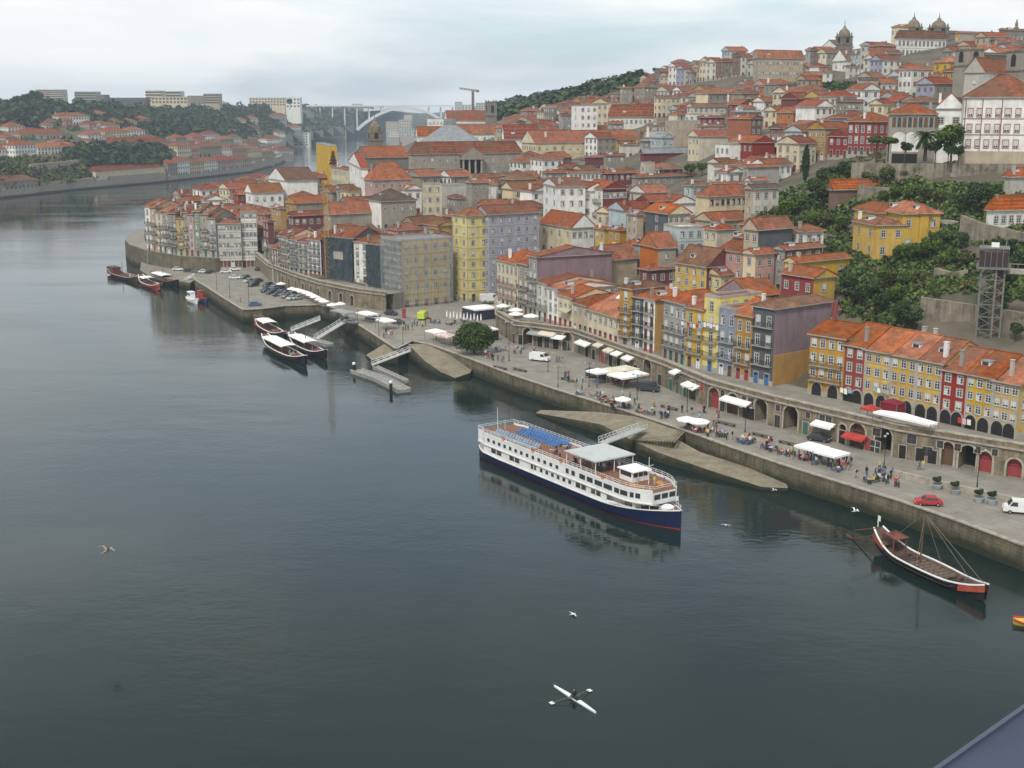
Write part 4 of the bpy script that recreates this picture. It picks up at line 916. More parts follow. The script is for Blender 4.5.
# upper-right crown of the hill
b('u2', 150, 182, 470, 245, 15, 66, 'stone', 'tan', rk='gx', rc='orange', fl=3, nB=13, Y=640, rel=False, rise=4, label='long old stone convent with orange roof on the hilltop', name='convent', cat='building')
b('u2', 485, 530, 590, 195, 15, 60, 'grey', 'grey', rk='gx', rc='bright', fl=3, Y=680, label='grey house beside the hilltop church', rel=False)
b('u2', 588, 690, 695, 175, 15, 74, 'white', 'white', rk='gy', rc='brown', fl=2, nA=0, Y=690, rise=4, rel=False, label='large blank white gable left of the domed tower', name='church', cat='church')
b('u2', 658, 752, 760, 262, 18, 74, 'white', 'pale', rk='gy', rc='brown', fl=3, nA=2, Y=640, rise=5.5, rel=False, label='small white chapel front with dark windows below the domed tower', name='chapel', cat='chapel')
towerB(845, 24, 52, 690, 11.5, label='domed granite bell tower crowning the hill, left of the white windowed block', capf=.45, spire=3)
b('u2', 586, 600, 656, 335, 10, 66, 'white', rk='hip', rc='orange', fl=3, Y=620, label='white house with orange roof')
b('u2', 752, 758, 828, 300, 12, 66, 'pale', rk='gx', rc='brown', fl=4, Y=620, label='pale narrow house')
b('u2', 775, 850, 862, 215, 17, 66, 'sky', 'cream', rk='gx', rc='red', fl=5, Y=650, label='pale blue house')
b('u2', 862, 870, 1020, 215, 17, 66, 'cream', 'yellow', rk='gx', rc='brown', fl=4, Y=650, label='yellow house')
b('u2', 895, 900, 1003, 318, 15, 66, 'white', rk='flat', rc='orange', fl=6, Y=600, nB=5, rel=False, label='narrow white tower house with six rows of windows below the hilltop block')
b('u1', 240, 435, 540, 22, 26, 66, 'white', 'white', rk='gx', rc='brown', fl=7, nA=8, nB=3, Y=640, rel=False, label='big white hilltop block with rows of dark windows', name='apartment_block', cat='building', wk='b', nh=2.2) if False else \
 b('D', 515, 520, 712, 155, 27, 68, 'white', 'white', rk='hip', rc='brown', fl=6, nB=12, Y=650, rel=False, style='B', nh=2.4, nw=1.3, label='big white hilltop block with rows of dark windows', name='apartment_block', cat='building', rise=4)
b('D', 495, 520, 600, 108, 12, 66, 'cream', rk='hip', rc='bright', fl=2, Y=700, label='cream house with orange roof beside the twin towers', rel=False)
towerB(914.5, 15, 40, 705, 12, label='left one of the two domed granite towers on the skyline', capf=.5, spire=2.5)
towerB(939.5, 16, 42, 705, 14, label='right one of the two domed granite towers on the skyline', capf=.45, spire=2.5)
b('D', 600, 620, 765, 128, 14, 66, 'dstone', rk='gx', rc='brown', fl=1, nB=0, Y=700, label='dark stone church nave under the twin towers', rel=False, name='church', cat='church')
b('D', 750, 765, 925, 132, 15, 66, 'yellow', 'tan', rk='gx', rc='orange', fl=2, nB=9, Y=680, label='long tan and yellow palace wing on the right skyline', rel=False)
stt = b('D', 925, 940, 1060, 120, 16, 66, 'dstone', rk='gx', rc='brown', fl=2, Y=660, label='dark stone range with a statue on its ridge at the right skyline', rel=False)
_r = [c for c in COL.objects if c.parent == stt and c.name.startswith('roof')][0]; _vx = [v.co for v in _r.data.vertices]; _zt = max(v.z for v in _vx)-.4; _xm = (min(v.x for v in _vx)+max(v.x for v in _vx))/2; _ym = (min(v.y for v in _vx)+max(v.y for v in _vx))/2
m = MB(); m.lathe([(1.2,0),(1.2,1),(.7,1.2),(.8,2.6),(.55,3.6),(.3,3.9),(.42,4.5),(.05,5)], 8, 0, (_xm, _ym, _zt)); m.build('statue', mStone, stt)
b('D', 730, 735, 775, 215, 13, 66, 'white', rk='gx', rc='red', fl=3, Y=600, label='white house')
b('D', 475, 480, 570, 335, 10, 66, 'white', rk='gx', rc='red', fl=3, Y=560, label='white house with small balcony')
b('D', 515, 530, 690, 300, 10, 66, 'cream', rk='gx', rc='red', fl=3, Y=560, label='low cream and white house')
b('u1', 328, 345, 500, 258, 9, 66, 'yellow', 'cream', rk='gx', rc='orange', fl=2, Y=520, label='cream house with orange roof')
b('u1', 70, 75, 165, 85, 14, 66, 'pale', rk='gx', rc='orange', fl=4, Y=640, label='pale house with iron balconies') if False else None
b('u2', 680, 700, 855, 522, 9, 66, 'stone', rk='gx', rc='orange', fl=2, nB=6, label='stone house under the ivy bank', rel=False)
# grilos church group
b('u1', 655, 780, 960, 205, 14, 35, 'concrete', 'white', rk='gx', rc='bright', fl=2, nA=1, nB=1, Y=430, rise=5, rel=False, label='grey church nave with bright orange roof between the two stone towers', name='church', cat='church')
towerB(970, 47, 80, 460, 19, label='left square belfry of the stone church behind the white college', dome=False, capf=.08, col='stone')
towerB(1023, 48, 88, 440, 20, label='right square belfry of the stone church, cut by the frame edge', dome=False, capf=.08, col='stone')
b('u1', 750, 780, 930, 90, 12, 50, 'dstone', rk='gy', rc='brown', fl=1, nB=0, nA=0, Y=480, label='dark stone church body between the belfries', rel=False)
colg = b('u1', 652, 654, 1150, 362, 16.5, 108, 'white', 'white', rk='hip', rc='orange', fl=4, nB=0, nA=0, Y=318, rise=5.5, rel=False, depth=16, style='S', label='large white college with three rows of red-framed windows', name='college', cat='building')
for px_, w_ in [(685,1.5),(741,1.5),(797,1.5),(857,1.5),(918,1.9),(982,1.5)]:
    yy = local_on(colg, 860+px_/6.244, 10)
    for f, zb in ((1, 4.6), (2, 8.4), (3, 12.2)):
        link('window', win_mesh('wRC', w_*.7, 1.9), colg, (0, yy, zb-.2), math.pi/2)
m = MB(); m.box(-20, .12, -.1, .5, -6, 3.6); m.box(-.2, .12, .5, 48, -6, 3.6); 
m.build('basement_storey', W('tan'), colg)
m = MB()
for z in (7.5, 11.4): m.box(.0, .1, 0, 42, z, z+.18)
for px_ in (757, 880, 652):
    yy = local_on(colg, 860+px_/6.244, 10); m.box(.0, .12, yy-.1, yy+.1, 3.6, 16.2)
m.build('string_course', W('brown'), colg)
log = b('u1', 474, 475, 652, 432, 10, 108, 'white', 'white', rk='gx', rc='orange', fl=2, nB=0, Y=338, rise=4, rel=False, depth=12, style='S', label='white wing with long orange roof joining the college', name='college_wing', cat='building')
for px_ in (503, 597): link('window', win_mesh('w', 1.5, 1.7), log, (0, local_on(log, 860+px_/6.244, 6), 6.2), math.pi/2)
lg = b('u1', 184, 185, 475, 465, 12.5, 105, 'stone', 'stone', rk='hip', rc='orange', fl=3, nB=0, nA=0, Y=340, rise=2.6, rel=False, depth=10, style='S', label='stone loggia with tall white-lined arches and orange roof', name='loggia', cat='building')
for px_, w_ in ((243, 3.6), (322, 3.6)):
    yy = local_on(lg, 860+px_/6.244, 5); pts = [(yy+w_/2*math.cos(math.pi*j/10), 6.2+w_/2*math.sin(math.pi*j/10)) for j in range(11)]
    m = MB(); m.poly([(.05, yy+w_/2, 2.8)]+[(.05, p[0], p[1]) for p in pts]+[(.05, yy-w_/2, 2.8)], 0); m.box(.02, .09, yy-w_/2+.2, yy+w_/2-.2, -1, 2.3, 1); m.build('arch', [W('white'), mDark], lg)
for k in range(9):
    yy = .8+k*1.35; m = MB(); m.box(.0, .08, yy, yy+.9, 9.2, 11.8); m.build('window', [mBrnS, mGlass][k % 2], lg)
# middle right
b('S', 230, 316, 590, 110, 10, 60, 'cream', 'cream', rk='hip', rc='orange', fl=3, nA=0, nB=8, rel=False, rise=3, label='pale cream house with many square brown windows under a wide orange roof', wk='b')
b('S', 115, 118, 281, 312, 13, 72, 'sky', 'sky', rk='flat', rc='white', fl=4, nA=0, nB=3, rel=False, label='pale blue flat-roofed house with white window frames in mid town', style='B')
b('S', 283, 365, 470, 322, 11, 62, 'cream', 'beige', rk='hip', rc='red', fl=3, nA=2, nB=0, rel=False, label='cream house with dark red roof touching the pale blue flat-roofed house')
b('S', 545, 600, 760, 60, 11, 64, 'tan', 'pale', rk='gx', rc='dark', fl=3, label='pale house with a dark roof at the edge of the green slope', rel=False)
b('S', 540, 630, 845, 325, 15, 56, 'tan', 'slate', rk='gx', rc='orange', fl=4, nB=0, nA=2, rel=False, rise=2.5, label='narrow tan house with a broad windowless slate side wall', style='K')
b('S', 100, 300, 302, 562, 11, 57, 'yellow', 'maroon', rk='gx', rc='brown', fl=4, nA=4, rel=False, rise=4, label='yellow and grey four-storey house with olive-brown roof')
b('S', 302, 390, 530, 612, 8, 57, 'lemon', 'cream', rk='gx', rc='orange', fl=2, label='low lemon house with mottled orange roof')
b('S', 380, 530, 532, 468, 10, 57, 'pink', rk='gx', rc='orange', fl=3, label='pink house with orange roof')
b('S', 470, 530, 545, 372, 9, 57, 'maroon', rk='gx', rc='orange', fl=3, label='maroon wooden house')
b('S', 535, 612, 735, 480, 14, 57, 'cream', 'pink', rk='gx', rc='orange', fl=4, label='pink house with side windows')
b('S', 735, 800, 1040, 450, 10, 57, 'grey', 'brown', rk='gx', rc='orange', fl=3, rel=False, label='upper of three stacked houses with dark brown side and orange roof')
b('S', 800, 880, 1215, 532, 9, 57, 'lemon', 'yellow', rk='gx', rc='bright', fl=2, rel=False, nB=3, label='middle one of three stacked houses with yellow walls left of the green slope')
b('S', 780, 985, 1120, 632, 9, 57, 'red', 'yellow', rk='gx', rc='bright', fl=2, rel=False, nA=3, nB=1, label='lower of three stacked houses with dark red front and yellow side')
b('T', 380, 585, 762, 110, 9, 57, 'mauve', 'pinkwall', rk='gy', rc='bright', fl=2, nA=0, nB=0, rise=3.2, rel=False, label='pinkish-mauve gabled wall under orange roofs behind the front row')
YS = hit(876, 262)[1]; print('YS', YS, hit(904, 262))
b('Z', 854, 876.5, 877, 226, 15, 80, 'yellow', rk='hip', rc='orange', fl=4, nA=2, Y=YS-1, rel=False, rise=1.4, depth=7, label='left yellow wing with lower orange roof on the green slope', style='S')
b('Z', 877, 903, 903.5, 214.5, 13, 80, 'yellow', rk='hip', rc='bright', fl=3, nA=2, Y=YS, rel=False, rise=2.2, depth=9, label='middle yellow house with white balcony windows on the green slope', style='S')
b('Z', 904, 921, 922.5, 214, 12, 80, 'yellow', rk='hip', rc='bright', fl=3, nA=1, Y=YS, rel=False, rise=1.8, depth=9, label='right yellow house with small orange pyramid roof on the green slope', style='S')
b('Z', 855, 878, 878.5, 213.5, 16, 80, 'yellow', rk='hip', rc='bright', fl=4, nA=0, Y=YS+7, rel=False, rise=2, depth=6, label='upper back part of the yellow slope house group', style='S')
b('E', 895, 900, 1080, 125, 8, 72, 'white', 'white', rk='hip', rc='bright', fl=2, nB=6, Y=270, rel=False, rise=3, depth=10, label='low white house with red-orange roof at the right edge above the lift tower', style='SX')
b('u6', 935, 940, 1090, 110, 11, 72, 'concrete', 'concrete', rk='hip', rc='orange', fl=3, nB=0, Y=290, rel=False, rise=2, depth=8, label='pale grey house behind the low white house at the right edge', style='S')
b('E', 255, 262, 445, 42, 6, 72, 'brown', 'brown', rk='gx', rc='bright', fl=1, nB=3, rel=False, rise=2.5, label='low shed with orange roof among the trees left of the terrace wall', depth=7)
# middle
b('R', 150, 245, 250, 45, 18, 76, 'white', rk='gy', rc='orange', fl=5, nA=2, rise=2.2, rel=False, label='tall narrow white gabled house left of the maroon gallery house')
b('R', 250, 405, 410, 75, 13, 72, 'white', rk='gx', rc='orange', fl=3, nA=4, rise=2.6, rel=False, label='white house with small square windows between white gable and gallery house')
b('R', 410, 530, 680, 60, 13, 66, 'white', 'maroon', rk='gx', rc='orange', fl=3, nA=3, nB=7, rel=False, style='V', label='white house with long maroon wooden gallery under the roof')
b('R', 130, 330, 475, 310, 9, 62, 'cream', 'white', rk='gx', rc='orange', fl=2, nA=4, nB=4, rise=4, rel=False, label='cream house with dormers in a broad orange roof behind the mauve wall')
b('R', 480, 540, 566, 318, 8, 62, 'yellow', rk='gx', rc='orange', fl=2, rel=False, label='deep yellow small house right of the dormered orange roof')
b('R', 566, 640, 682, 325, 8, 62, 'ochre', rk='hip', rc='orange', fl=2, label='ochre house with orange hipped roof')
b('R', 570, 680, 684, 200, 12, 68, 'sky', 'stone', rk='gy', rc='red', fl=3, nA=0, rel=False, label='pale blue blank gable behind the yellow houses')
b('R', 684, 750, 790, 225, 12, 62, 'tan', rk='gx', rc='orange', fl=4, label='tan house with iron balconies')
b('R', 805, 950, 1090, 222, 12, 64, 'slate', 'cream', rk='gx', rc='bright', fl=4, nA=1, nB=4, rel=False, rise=2.4, label='cream house with a dark slate-clad left wall')
b('R', 770, 885, 1000, 440, 11, 70, 'burnt', 'stone', rk='gy', rc='orange', fl=3, nA=0, rel=False, rise=3.5, label='burnt orange windowless gabled house in the centre')
b('R', 465, 568, 750, 520, 8, 52, 'grey', 'tan', rk='gx', rc='orange', fl=2, nB=0, rel=False, rise=3.8, label='small house with a tan gable wall and grey front')
b('R', 770, 830, 995, 580, 8, 60, 'maroon', rk='hip', rc='orange', fl=2, rel=False, label='dark red house with white windows below the burnt orange gable')
b('R', 755, 830, 1000, 140, 9, 62, 'maroon', rk='gx', rc='red', fl=2, label='dark maroon house')
b('R', 955, 960, 1130, 155, 6, 64, 'white', rk='gx', rc='orange', fl=1, label='low white house')
b('R', 540, 600, 760, 160, 9, 62, 'white', rk='gx', rc='brown', fl=2, label='white gabled house with brown roof') if False else None
b('C', 935, 960, 1024, 485, 9, 60, 'white', rk='gx', rc='orange', fl=3, label='white house with orange roof')
b('C', 800, 810, 930, 500, 8, 60, 'pale', rk='gx', rc='orange', fl=2, label='pale house with orange roof')
b('C', 690, 720, 800, 505, 7, 60, 'sky', rk='hip', rc='brown', fl=2, label='pale blue small house')
b('C', 480, 500, 740, 470, 7, 60, 'stone', rk='gx', rc='orange', fl=2, label='long stone house')
b('C', 925, 945, 1070, 430, 9, 60, 'concrete', rk='gx', rc='orange', fl=2, nB=0, label='blank concrete house with orange roof')
b('C', 360, 380, 500, 455, 7, 60, 'maroon', rk='gx', rc='orange', fl=2, label='maroon low house')
# ------------------------------------------------------------------ remaining roofs of the town: streets of houses on the slope
FILL = []
PROFILE = [(300,172),(420,160),(440,140),(480,124),(520,110),(560,100),(600,90),(640,73),(700,63),(740,60),(800,60),(850,52),(880,44),(1024,42)]
def interp(P, x):
    for (a, ya), (c, yc) in zip(P[:-1], P[1:]):
        if a <= x <= c: return ya+(yc-ya)*(x-a)/(c-a)
    return P[0][1] if x < P[0][0] else P[-1][1]
EXC = [[(0,150),(150,150),(152,300),(0,300)], [(735,228),(745,205),(775,195),(790,178),(812,166),(850,160),(885,152),(1100,150),(1100,350),(900,345),(845,330),(835,290),(850,262),(850,236),(800,238)],
       [(806,103),(818,84),(862,86),(864,104)], [(735,104),(735,84),(806,84),(806,104)], [(672,170),(700,158),(728,165),(725,178),(680,182)],
       [(886,120),(960,104),(1100,96),(1100,170),(886,165)], [(380,420),(360,290),(460,296),(560,300),(600,345),(1024,460),(1024,768)], [(215,270),(260,250),(285,275),(400,330),(200,330)]]
def inpoly(p, poly): return bool(inside(np.array([p]), poly)[0])
def obb_near(x, y, r_):
    for (cx, cy, r, q, wA, wB) in OBB:
        dx, dy = x-cx, y-cy; u = dx*r[0]+dy*r[1]; v = dx*q[0]+dy*q[1]
        if -wA-r_ < u < r_ and -r_ < v < wB+r_: return True
    return False
frng = random.Random(11)
W1far = b1
fcols = ['white']*4+['cream']*4+['pale']*4+['grey']*3+['stone']*3+['tan']*2+['yellow']*2+['ochre']*2+['maroon','red','pink','sky','brick','beige','concrete','dstone','brown','lilac','burnt']
ca, sa = math.cos(R(57)), -math.sin(R(57))
cands = []
for i in range(-60, 75):
    for j in range(-20, 90):
        a, c2 = i*9.6, j*11.5
        if j % 5 == 4: continue
        x = 20+a*ca+c2*math.sin(R(57)); y = 400+a*sa+c2*math.cos(R(57))
        if 240 < y < 860 and abs(x) < .5*y: cands.append((x+frng.uniform(-1.2, 1.2), y+frng.uniform(-1.2, 1.2)))
cands.sort(key=lambda p: p[1])
cands = [(x, y, 0) for x, y in cands]+[(x+5+frng.uniform(-2, 2), y+4+frng.uniform(-2, 2), 1) for x, y in cands]
W1P = [Vector(p) for p in W1]
for (x, y, pss) in cands:
    if y > 560 and frng.random() < .06: continue
    if not inpoly((x, y), RIGHT): continue
    g0 = hR(x, y); px, py = proj(x, y, g0)
    if any(inpoly((px, py), e) for e in EXC): continue
    if not (140 < px < 1030): continue
    # keep clear of the front rows and squares
    near = min((Vector((x, y))-p).length for p in W1P+[(W1P[i]+W1P[i+1])/2 for i in range(len(W1P)-1)])
    if near < 21 or obb_near(x, y, 3.6 if pss == 0 else 2.6): continue
    if y < 520 and x < -30 and g0 < 8.6 and x > -100 and y < 440: pass
    wA, wB = (frng.uniform(6.5, 10), frng.uniform(8, 12.5)) if pss == 0 else (frng.uniform(5, 7), frng.uniform(5.5, 8)); h = frng.choice((6.5, 7.5, 9, 10, 11))
    if y < 380: h = min(h, 9)
    sk = False
    for tr_ in range(3):
        cx, cy = x+wA/2*ca-wB/2*math.sin(R(57)), y+wA/2*sa-wB/2*math.cos(R(57))
        gz = hR(cx, cy); t0 = proj(cx, cy, gz+h+2.5); l0 = proj(cx-wA*ca, cy-wA*sa, gz+h)[0]; r0 = proj(cx+wB*math.sin(R(57)), cy+wB*math.cos(R(57)), gz+h)[0]
        bb = (l0, t0[1], r0, proj(cx, cy, gz)[1])
        bad = t0[1] < interp(PROFILE, t0[0]) or any(bb[0] < P_[2] and bb[2] > P_[0] and bb[1] < P_[1]+(.42 if (y < 470 or px < 860 or P_[3]-P_[1] > 30) else .18)*(P_[3]-P_[1]) and bb[3] > P_[1] and cy < P_[4] for P_ in PROT)
        if not bad: break
        h -= 2.2
        if h < 4.5: sk = True; break
    if bad or sk: continue
    ph = 57+frng.uniform(-7, 7); c1, c3 = frng.choice(fcols), None
    if frng.random() < .3: c3 = frng.choice(fcols)
    rk = frng.choice(['gx', 'gy', 'gy', 'hip', 'hip', 'hip']); rc = frng.choice(['orange']*5+['bright']*2+['brown']*3+['red']*2)
    nm = {'pale':'pale grey','dstone':'dark stone','tan':'tan','sky':'pale blue','burnt':'rust orange','lilac':'lilac-grey','stone':'stone-grey'}.get(c1, c1)
    rn = {'orange':'orange','bright':'bright orange','brown':'brown','red':'dark red'}[rc]
    o = house((cx, cy, gz), ph, wA, wB, h, c1, c3, rk=rk, rc=rc, small=y > 430, style='' if y > 430 else frng.choice(['', 'F', 'vF', 'F']), rng=frng, label=f"{nm} house with {rn} {'hipped' if rk=='hip' else 'gabled'} roof", group='tiled houses of the old town', nA=None if frng.random() < .8 else 0)
    FILL.append(o)
for (x0_, y0_, x1_, y1_, n_) in [(648,82,764,66,15),(656,88,760,74,13),(866,70,892,68,3),(949,66,962,62,2),(955,80,962,76,1),(870,80,893,84,3),(866,101,884,105,2),(896,99,952,91,6),(905,112,950,104,4),(965,64,1030,60,8),(805,70,830,68,3)]:
    for k in range(n_):
        f = (k+.5)/n_; px = x0_+(x1_-x0_)*f; py = y0_+(y1_-y0_)*f+frng.uniform(-1.5, 2); x, y, z = hit(px, py)
        if obb_near(x, y, 1.5): continue
        c1 = frng.choice(fcols); rc = frng.choice(['orange','orange','brown','red','bright']); rk = frng.choice(['gy','hip','gy'])
        nm = {'pale':'pale grey','dstone':'dark stone','sky':'pale blue','burnt':'rust orange','lilac':'lilac-grey','stone':'stone-grey'}.get(c1, c1); rn = {'orange':'orange','bright':'bright orange','brown':'brown','red':'dark red'}[rc]
        house((x, y, z), 60+frng.uniform(-10, 12), frng.uniform(6, 9), frng.uniform(7, 12), frng.choice((6.5, 8, 9.5, 11)), c1, frng.choice([c1, c1, 'pale', 'stone']), rk=rk, rc=rc, small=True, rng=frng, label=f"{nm} house with {rn} {'hipped' if rk=='hip' else 'gabled'} roof", group='tiled houses of the old town')
print('FILL', len(FILL))
# ------------------------------------------------------------------ left bank
def LB(xl, xr, ye, yb, phi=None, cf='white', rc='orange', rk='hip', Y=None, depth=14, label='', fl=2, **k):
    px = (xl+xr)/2; phi = phi or (20 if yb > 158 else 34)
    x, y, z = hit(xl, yb, 0, True, 500) if Y is None else atY(xl, yb, Y)
    h = max(3.0, (yb-ye)*y/F)
    q = (math.sin(R(phi)), math.cos(R(phi))); wB = (xr-xl)*y/F/ max(.3, q[0]-(px-512)/F*q[1])
    return house((x, y, z), phi, k.pop('wA', depth), wB, h, cf, k.pop('cr', cf), rk=rk, rc=rc, fl=fl, small=k.pop('small', True), label=label, found=14, rise=k.pop('rise', None), **k)
LBG = 'houses on the far river bank'
for (xl, xr, ye, yb, c, rc, fl, lab) in [(-30,16,151,161,'white','orange',2,'white house with brown-orange roof at the left frame edge, far bank'),(16,37,146,159,'white','bright',3,'taller white house with balcony on the far bank, right of the edge house'),(38,81,148,155,'white','bright',2,'long white house with many dark windows on the far bank'),
        (59,90,117,125,'white','orange',2,'white villa among trees high on the far bank'),(95,107,114,119,'white','orange',1,'small white house right of the high villa'),(8,25,127,132,'white','orange',2,'white house'),(20,66,134,139,'tan','orange',1,'low tan house'),(-10,12,122,127,'white','orange',2,'white house'),
        (105,128,132,138,'cream','orange',2,'cream house'),(128,145,131,136,'white','orange',2,'white house'),(112,170,143,149,'tan','red',1,'long low tan warehouse'),(-20,40,184,192,'stone','brown',1,'low brown riverside shed at the left edge of the far bank'),
        (96,168,172,181,'cream','red',1,'long riverside warehouse with arches on the far bank'),(178,192,147,160,'cream','orange',3,'cream house'),(192,200,150,161,'pink','red',3,'pink house'),(200,222,147,156,'stone','orange',2,'stone house'),(222,232,148,157,'white','orange',2,'white house'),(232,248,150,160,'tan','red',2,'tan house'),
        (248,262,150,160,'cream','orange',2,'cream house'),(262,274,152,160,'tan','orange',2,'tan house'),(168,178,164,176,'stone','red',3,'stone house'),(178,190,162,175,'white','orange',3,'white house'),(190,205,164,174,'cream','brown',3,'cream house'),(205,218,162,172,'white','orange',3,'white house'),(218,235,161,170,'pink','red',2,'pink house'),(235,252,160,168,'tan','orange',2,'tan house'),
        (176,186,138,145,'stone','orange',2,'stone house'),(230,236,131,136,'pink','orange',2,'pink house'),(205,220,135,141,'white','red',2,'white house'),(48,60,122,127,'stone','brown',1,'stone house'),(140,160,140,145,'concrete','red',1,'grey house')]:
    LB(xl, xr, ye, yb, cf=c, rc=rc, fl=fl, label=lab, group=LBG, rel=len(lab.split()) < 6)
lrg = random.Random(31)
for k in range(75):
    if k < 35: xl = lrg.uniform(-8, 150); yb = lrg.uniform(122, 158)
    elif k < 68: xl = lrg.uniform(165, 282); yb = lrg.uniform(140, 164)-max(0, xl-240)*.1
    else: xl = lrg.uniform(225, 300); yb = lrg.uniform(118, 134)
    w_ = lrg.uniform(6, 16); p = hit(xl, yb, 0, True, 500)
    if obb_near(p[0], p[1], 7) or obb_near(p[0]+w_*p[1]/F, p[1], 7) or not inside(np.array([[p[0], p[1]]]), LEFT)[0]: continue
    c_ = lrg.choice(['white','white','cream','tan','pale','stone','pink']); r_ = lrg.choice(['orange','orange','red','brown'])
    LB(xl, xl+w_, yb-lrg.uniform(3, 7), yb, cf=c_, rc=r_, fl=lrg.choice((1, 2, 2)), label=f"{ {'pale':'pale grey'}.get(c_, c_)} house with { {'red':'dark red'}.get(r_, r_)} roof", group=LBG)
def blk(xl, xr, yt, yb, Y, c, lab, fl=5, wB=18, **k):
    x, y, zt = atY(xr, yt, Y); zb = atY(xr, yb, Y)[2]
    return house((x, y, zb), 0, (xr-xl)*Y/F, wB, zt-zb, c, rk=k.pop('rk', 'flat'), rc=k.pop('rc', 'white'), fl=fl, nA=k.pop('nA', 12), nB=0, small=True, label=lab, found=25, rel=False, nh=2.6, nw=2.8, style='WKS', cat='building', name='apartment_block', **k)
blk(36, 62, 90, 103, 1550, 'beige', 'beige slab block on the left skyline beside dark trees', 7)
blk(75, 96, 92, 104, 1600, 'grey', 'grey block on the left skyline, second big one from the left', 5)
blk(96, 105, 95, 104, 1590, 'dstone', 'dark grey block joined to the grey skyline block', 4, nA=3)
blk(105, 146, 98, 104, 1700, 'slate', 'long low dark roofed hall on the left skyline', 1, nA=5)
blk(146, 162, 91, 102, 1750, 'cream', 'cream stepped block on the left skyline', 4)
blk(152, 187, 97, 104, 1700, 'cream', 'low cream block with dark flat roof on the left skyline', 2, rc='grey', nA=10)
blk(158, 181, 91.5, 97, 1800, 'pale', 'pale upper block behind the low cream block with dark roof', 2)
blk(188, 205, 96, 104, 1800, 'beige', 'left half of the paired beige skyline blocks', 4)
blk(204, 219, 94, 104, 1790, 'tan', 'right half of the paired beige skyline blocks', 4)
blk(250, 285, 98, 106, 2100, 'cream', 'long cream block standing among the trees on the skyline', 3)
blk(286, 300, 98, 108, 2100, 'white', 'small white block at the right end of the skyline blocks', 3, nA=4)
blk(283, 309, 133, 146, 2050, 'white', 'white multi-storey car-park-like block on the far bank', 5, nA=5)
blk(318, 345, 130, 136, 2650, 'cream', 'cream riverside building below the wooded hill', 3)
for i, (x0, x1, yt, yb, Y, c) in enumerate([(352,362,104,112,3100,'cream'),(462,474,105,113,2600,'pale'),(455,462,102,110,2700,'white'),(476,486,103,112,2500,'beige')]):
    blk(x0, x1, yt, yb, Y, c, f'{c} distant block', 4, nA=4)
    TOP[-1] = (TOP[-1][0], True)
# far bank embankment wall
m = MB(); pts = [at(-30,200,0), at(0,197,0), at(80,188.3,0), at(160,181.3,0), at(250,171.3,0), at(280,163.3,0), at(288,158.3,0)]; pts = [(x-0, y-16) for x, y in pts]
for a, c in zip(pts[:-1], pts[1:]): m.beam((a[0], a[1]+2, 1.5), (c[0], c[1]+2, 1.5), 3, 0, 13)
tag(m.build('embankment_wall', mStone2), 'pale stone embankment wall along the far river bank', 'wall')
m = MB()  # dark strip paints in the wet wharf and the dark reflection at its foot
for a, c in zip(pts[:-1], pts[1:]): m.beam((a[0], a[1]-6, 0.0), (c[0], c[1]-6, .0), 12, 0, 2.2)
struct(m.build('low_quay', mat('wet_wharf_reflection', (.045,.045,.04), .8)))
# big terrace walls on the far bank
for (x0, x1, y0, y1) in ((30,95,172,165),(100,180,160,157)):
    p = [hit(x, y0+(y1-y0)*(x-x0)/(x1-x0), 0, True, 500) for x in (x0, (x0+x1)/2, x1)]
    m = MB()
    for a, c in zip(p[:-1], p[1:]): m.beam((a[0], a[1], a[2]+1), (c[0], c[1], c[2]+1), 2, 0, 9)
    tag(m.build('retaining_wall', mStone2), 'long retaining wall on the far bank slope, '+('left one' if x0 < 50 else 'right one'), 'wall')
# ------------------------------------------------------------------ arch bridge
bx, by, bz = atY(405, 106, 2750)
br = thing('arch_bridge', (bx, by, 0), R(14), 'distant pale concrete arch bridge spanning the river', 'bridge')
mBr = mat('bridge_concrete', (.70,.70,.69), .8, noise=.05)
m = MB(); half = 210; m.box(-half, half, -9, 9, bz-1.2, bz+1.5); m.build('deck', mBr, br)
for s in (-6, 6):
    m = MB(); n = 28; Rz = lambda t: bz-3-46*t*t
    for i in range(n):
        a, c = -1+2*i/n, -1+2*(i+1)/n
        m.beam((a*105, s, Rz(a)-1), (c*105, s, Rz(c)-1), 5, 0, 5.0)
    m.build('arch', mBr, br)
for k in range(-7, 8):
    x = k*26; t = x/105; zt = bz-3-46*t*t if abs(t) < 1 else 6
    if abs(t) > .25: m = MB(); m.box(x-.8, x+.8, -7, 7, zt-1, bz-3); m.build('pier', mBr, br)
# ------------------------------------------------------------------ cranes
mYel = mat('crane_yellow', (.46,.26,.05), .5, noise=.15)
def lattice(m, a, b_, w, n, t=.12, mi=0):
    a, b_ = Vector(a), Vector(b_); d = (b_-a); L = d.length; M = Matrix.Translation(a) @ d.to_track_quat('Z', 'Y').to_matrix().to_4x4()
    cs = [(-w/2,-w/2),(w/2,-w/2),(w/2,w/2),(-w/2,w/2)]
    for c in cs: m.beam(M @ Vector((*c, 0)), M @ Vector((*c, L)), t*1.4, mi)
    for i in range(n):
        z0, z1 = L*i/n, L*(i+1)/n
        for k in range(4):
            p, q = cs[k], cs[(k+1) % 4]
            m.beam(M @ Vector((*p, z0)), M @ Vector((*q, z1)), t, mi); m.beam(M @ Vector((*p, z0)), M @ Vector((*q, z0)), t, mi)
x, y = at(327, 280, 8.5); y += 2
cr = thing('tower_crane', (x, y, 8), R(20), 'yellow lattice tower crane standing among the riverside houses', 'crane')
m = MB(); lattice(m, (0,0,0), (0,0,31), 1.3, 20, .065); m.build('mast', mYel, cr)
m = MB(); m.box(-.8,.8,-.8,.8,31,31.5); m.box(-.5,.5,-1.5,-.5,30.5,31.8); m.build('cab', mYel, cr)
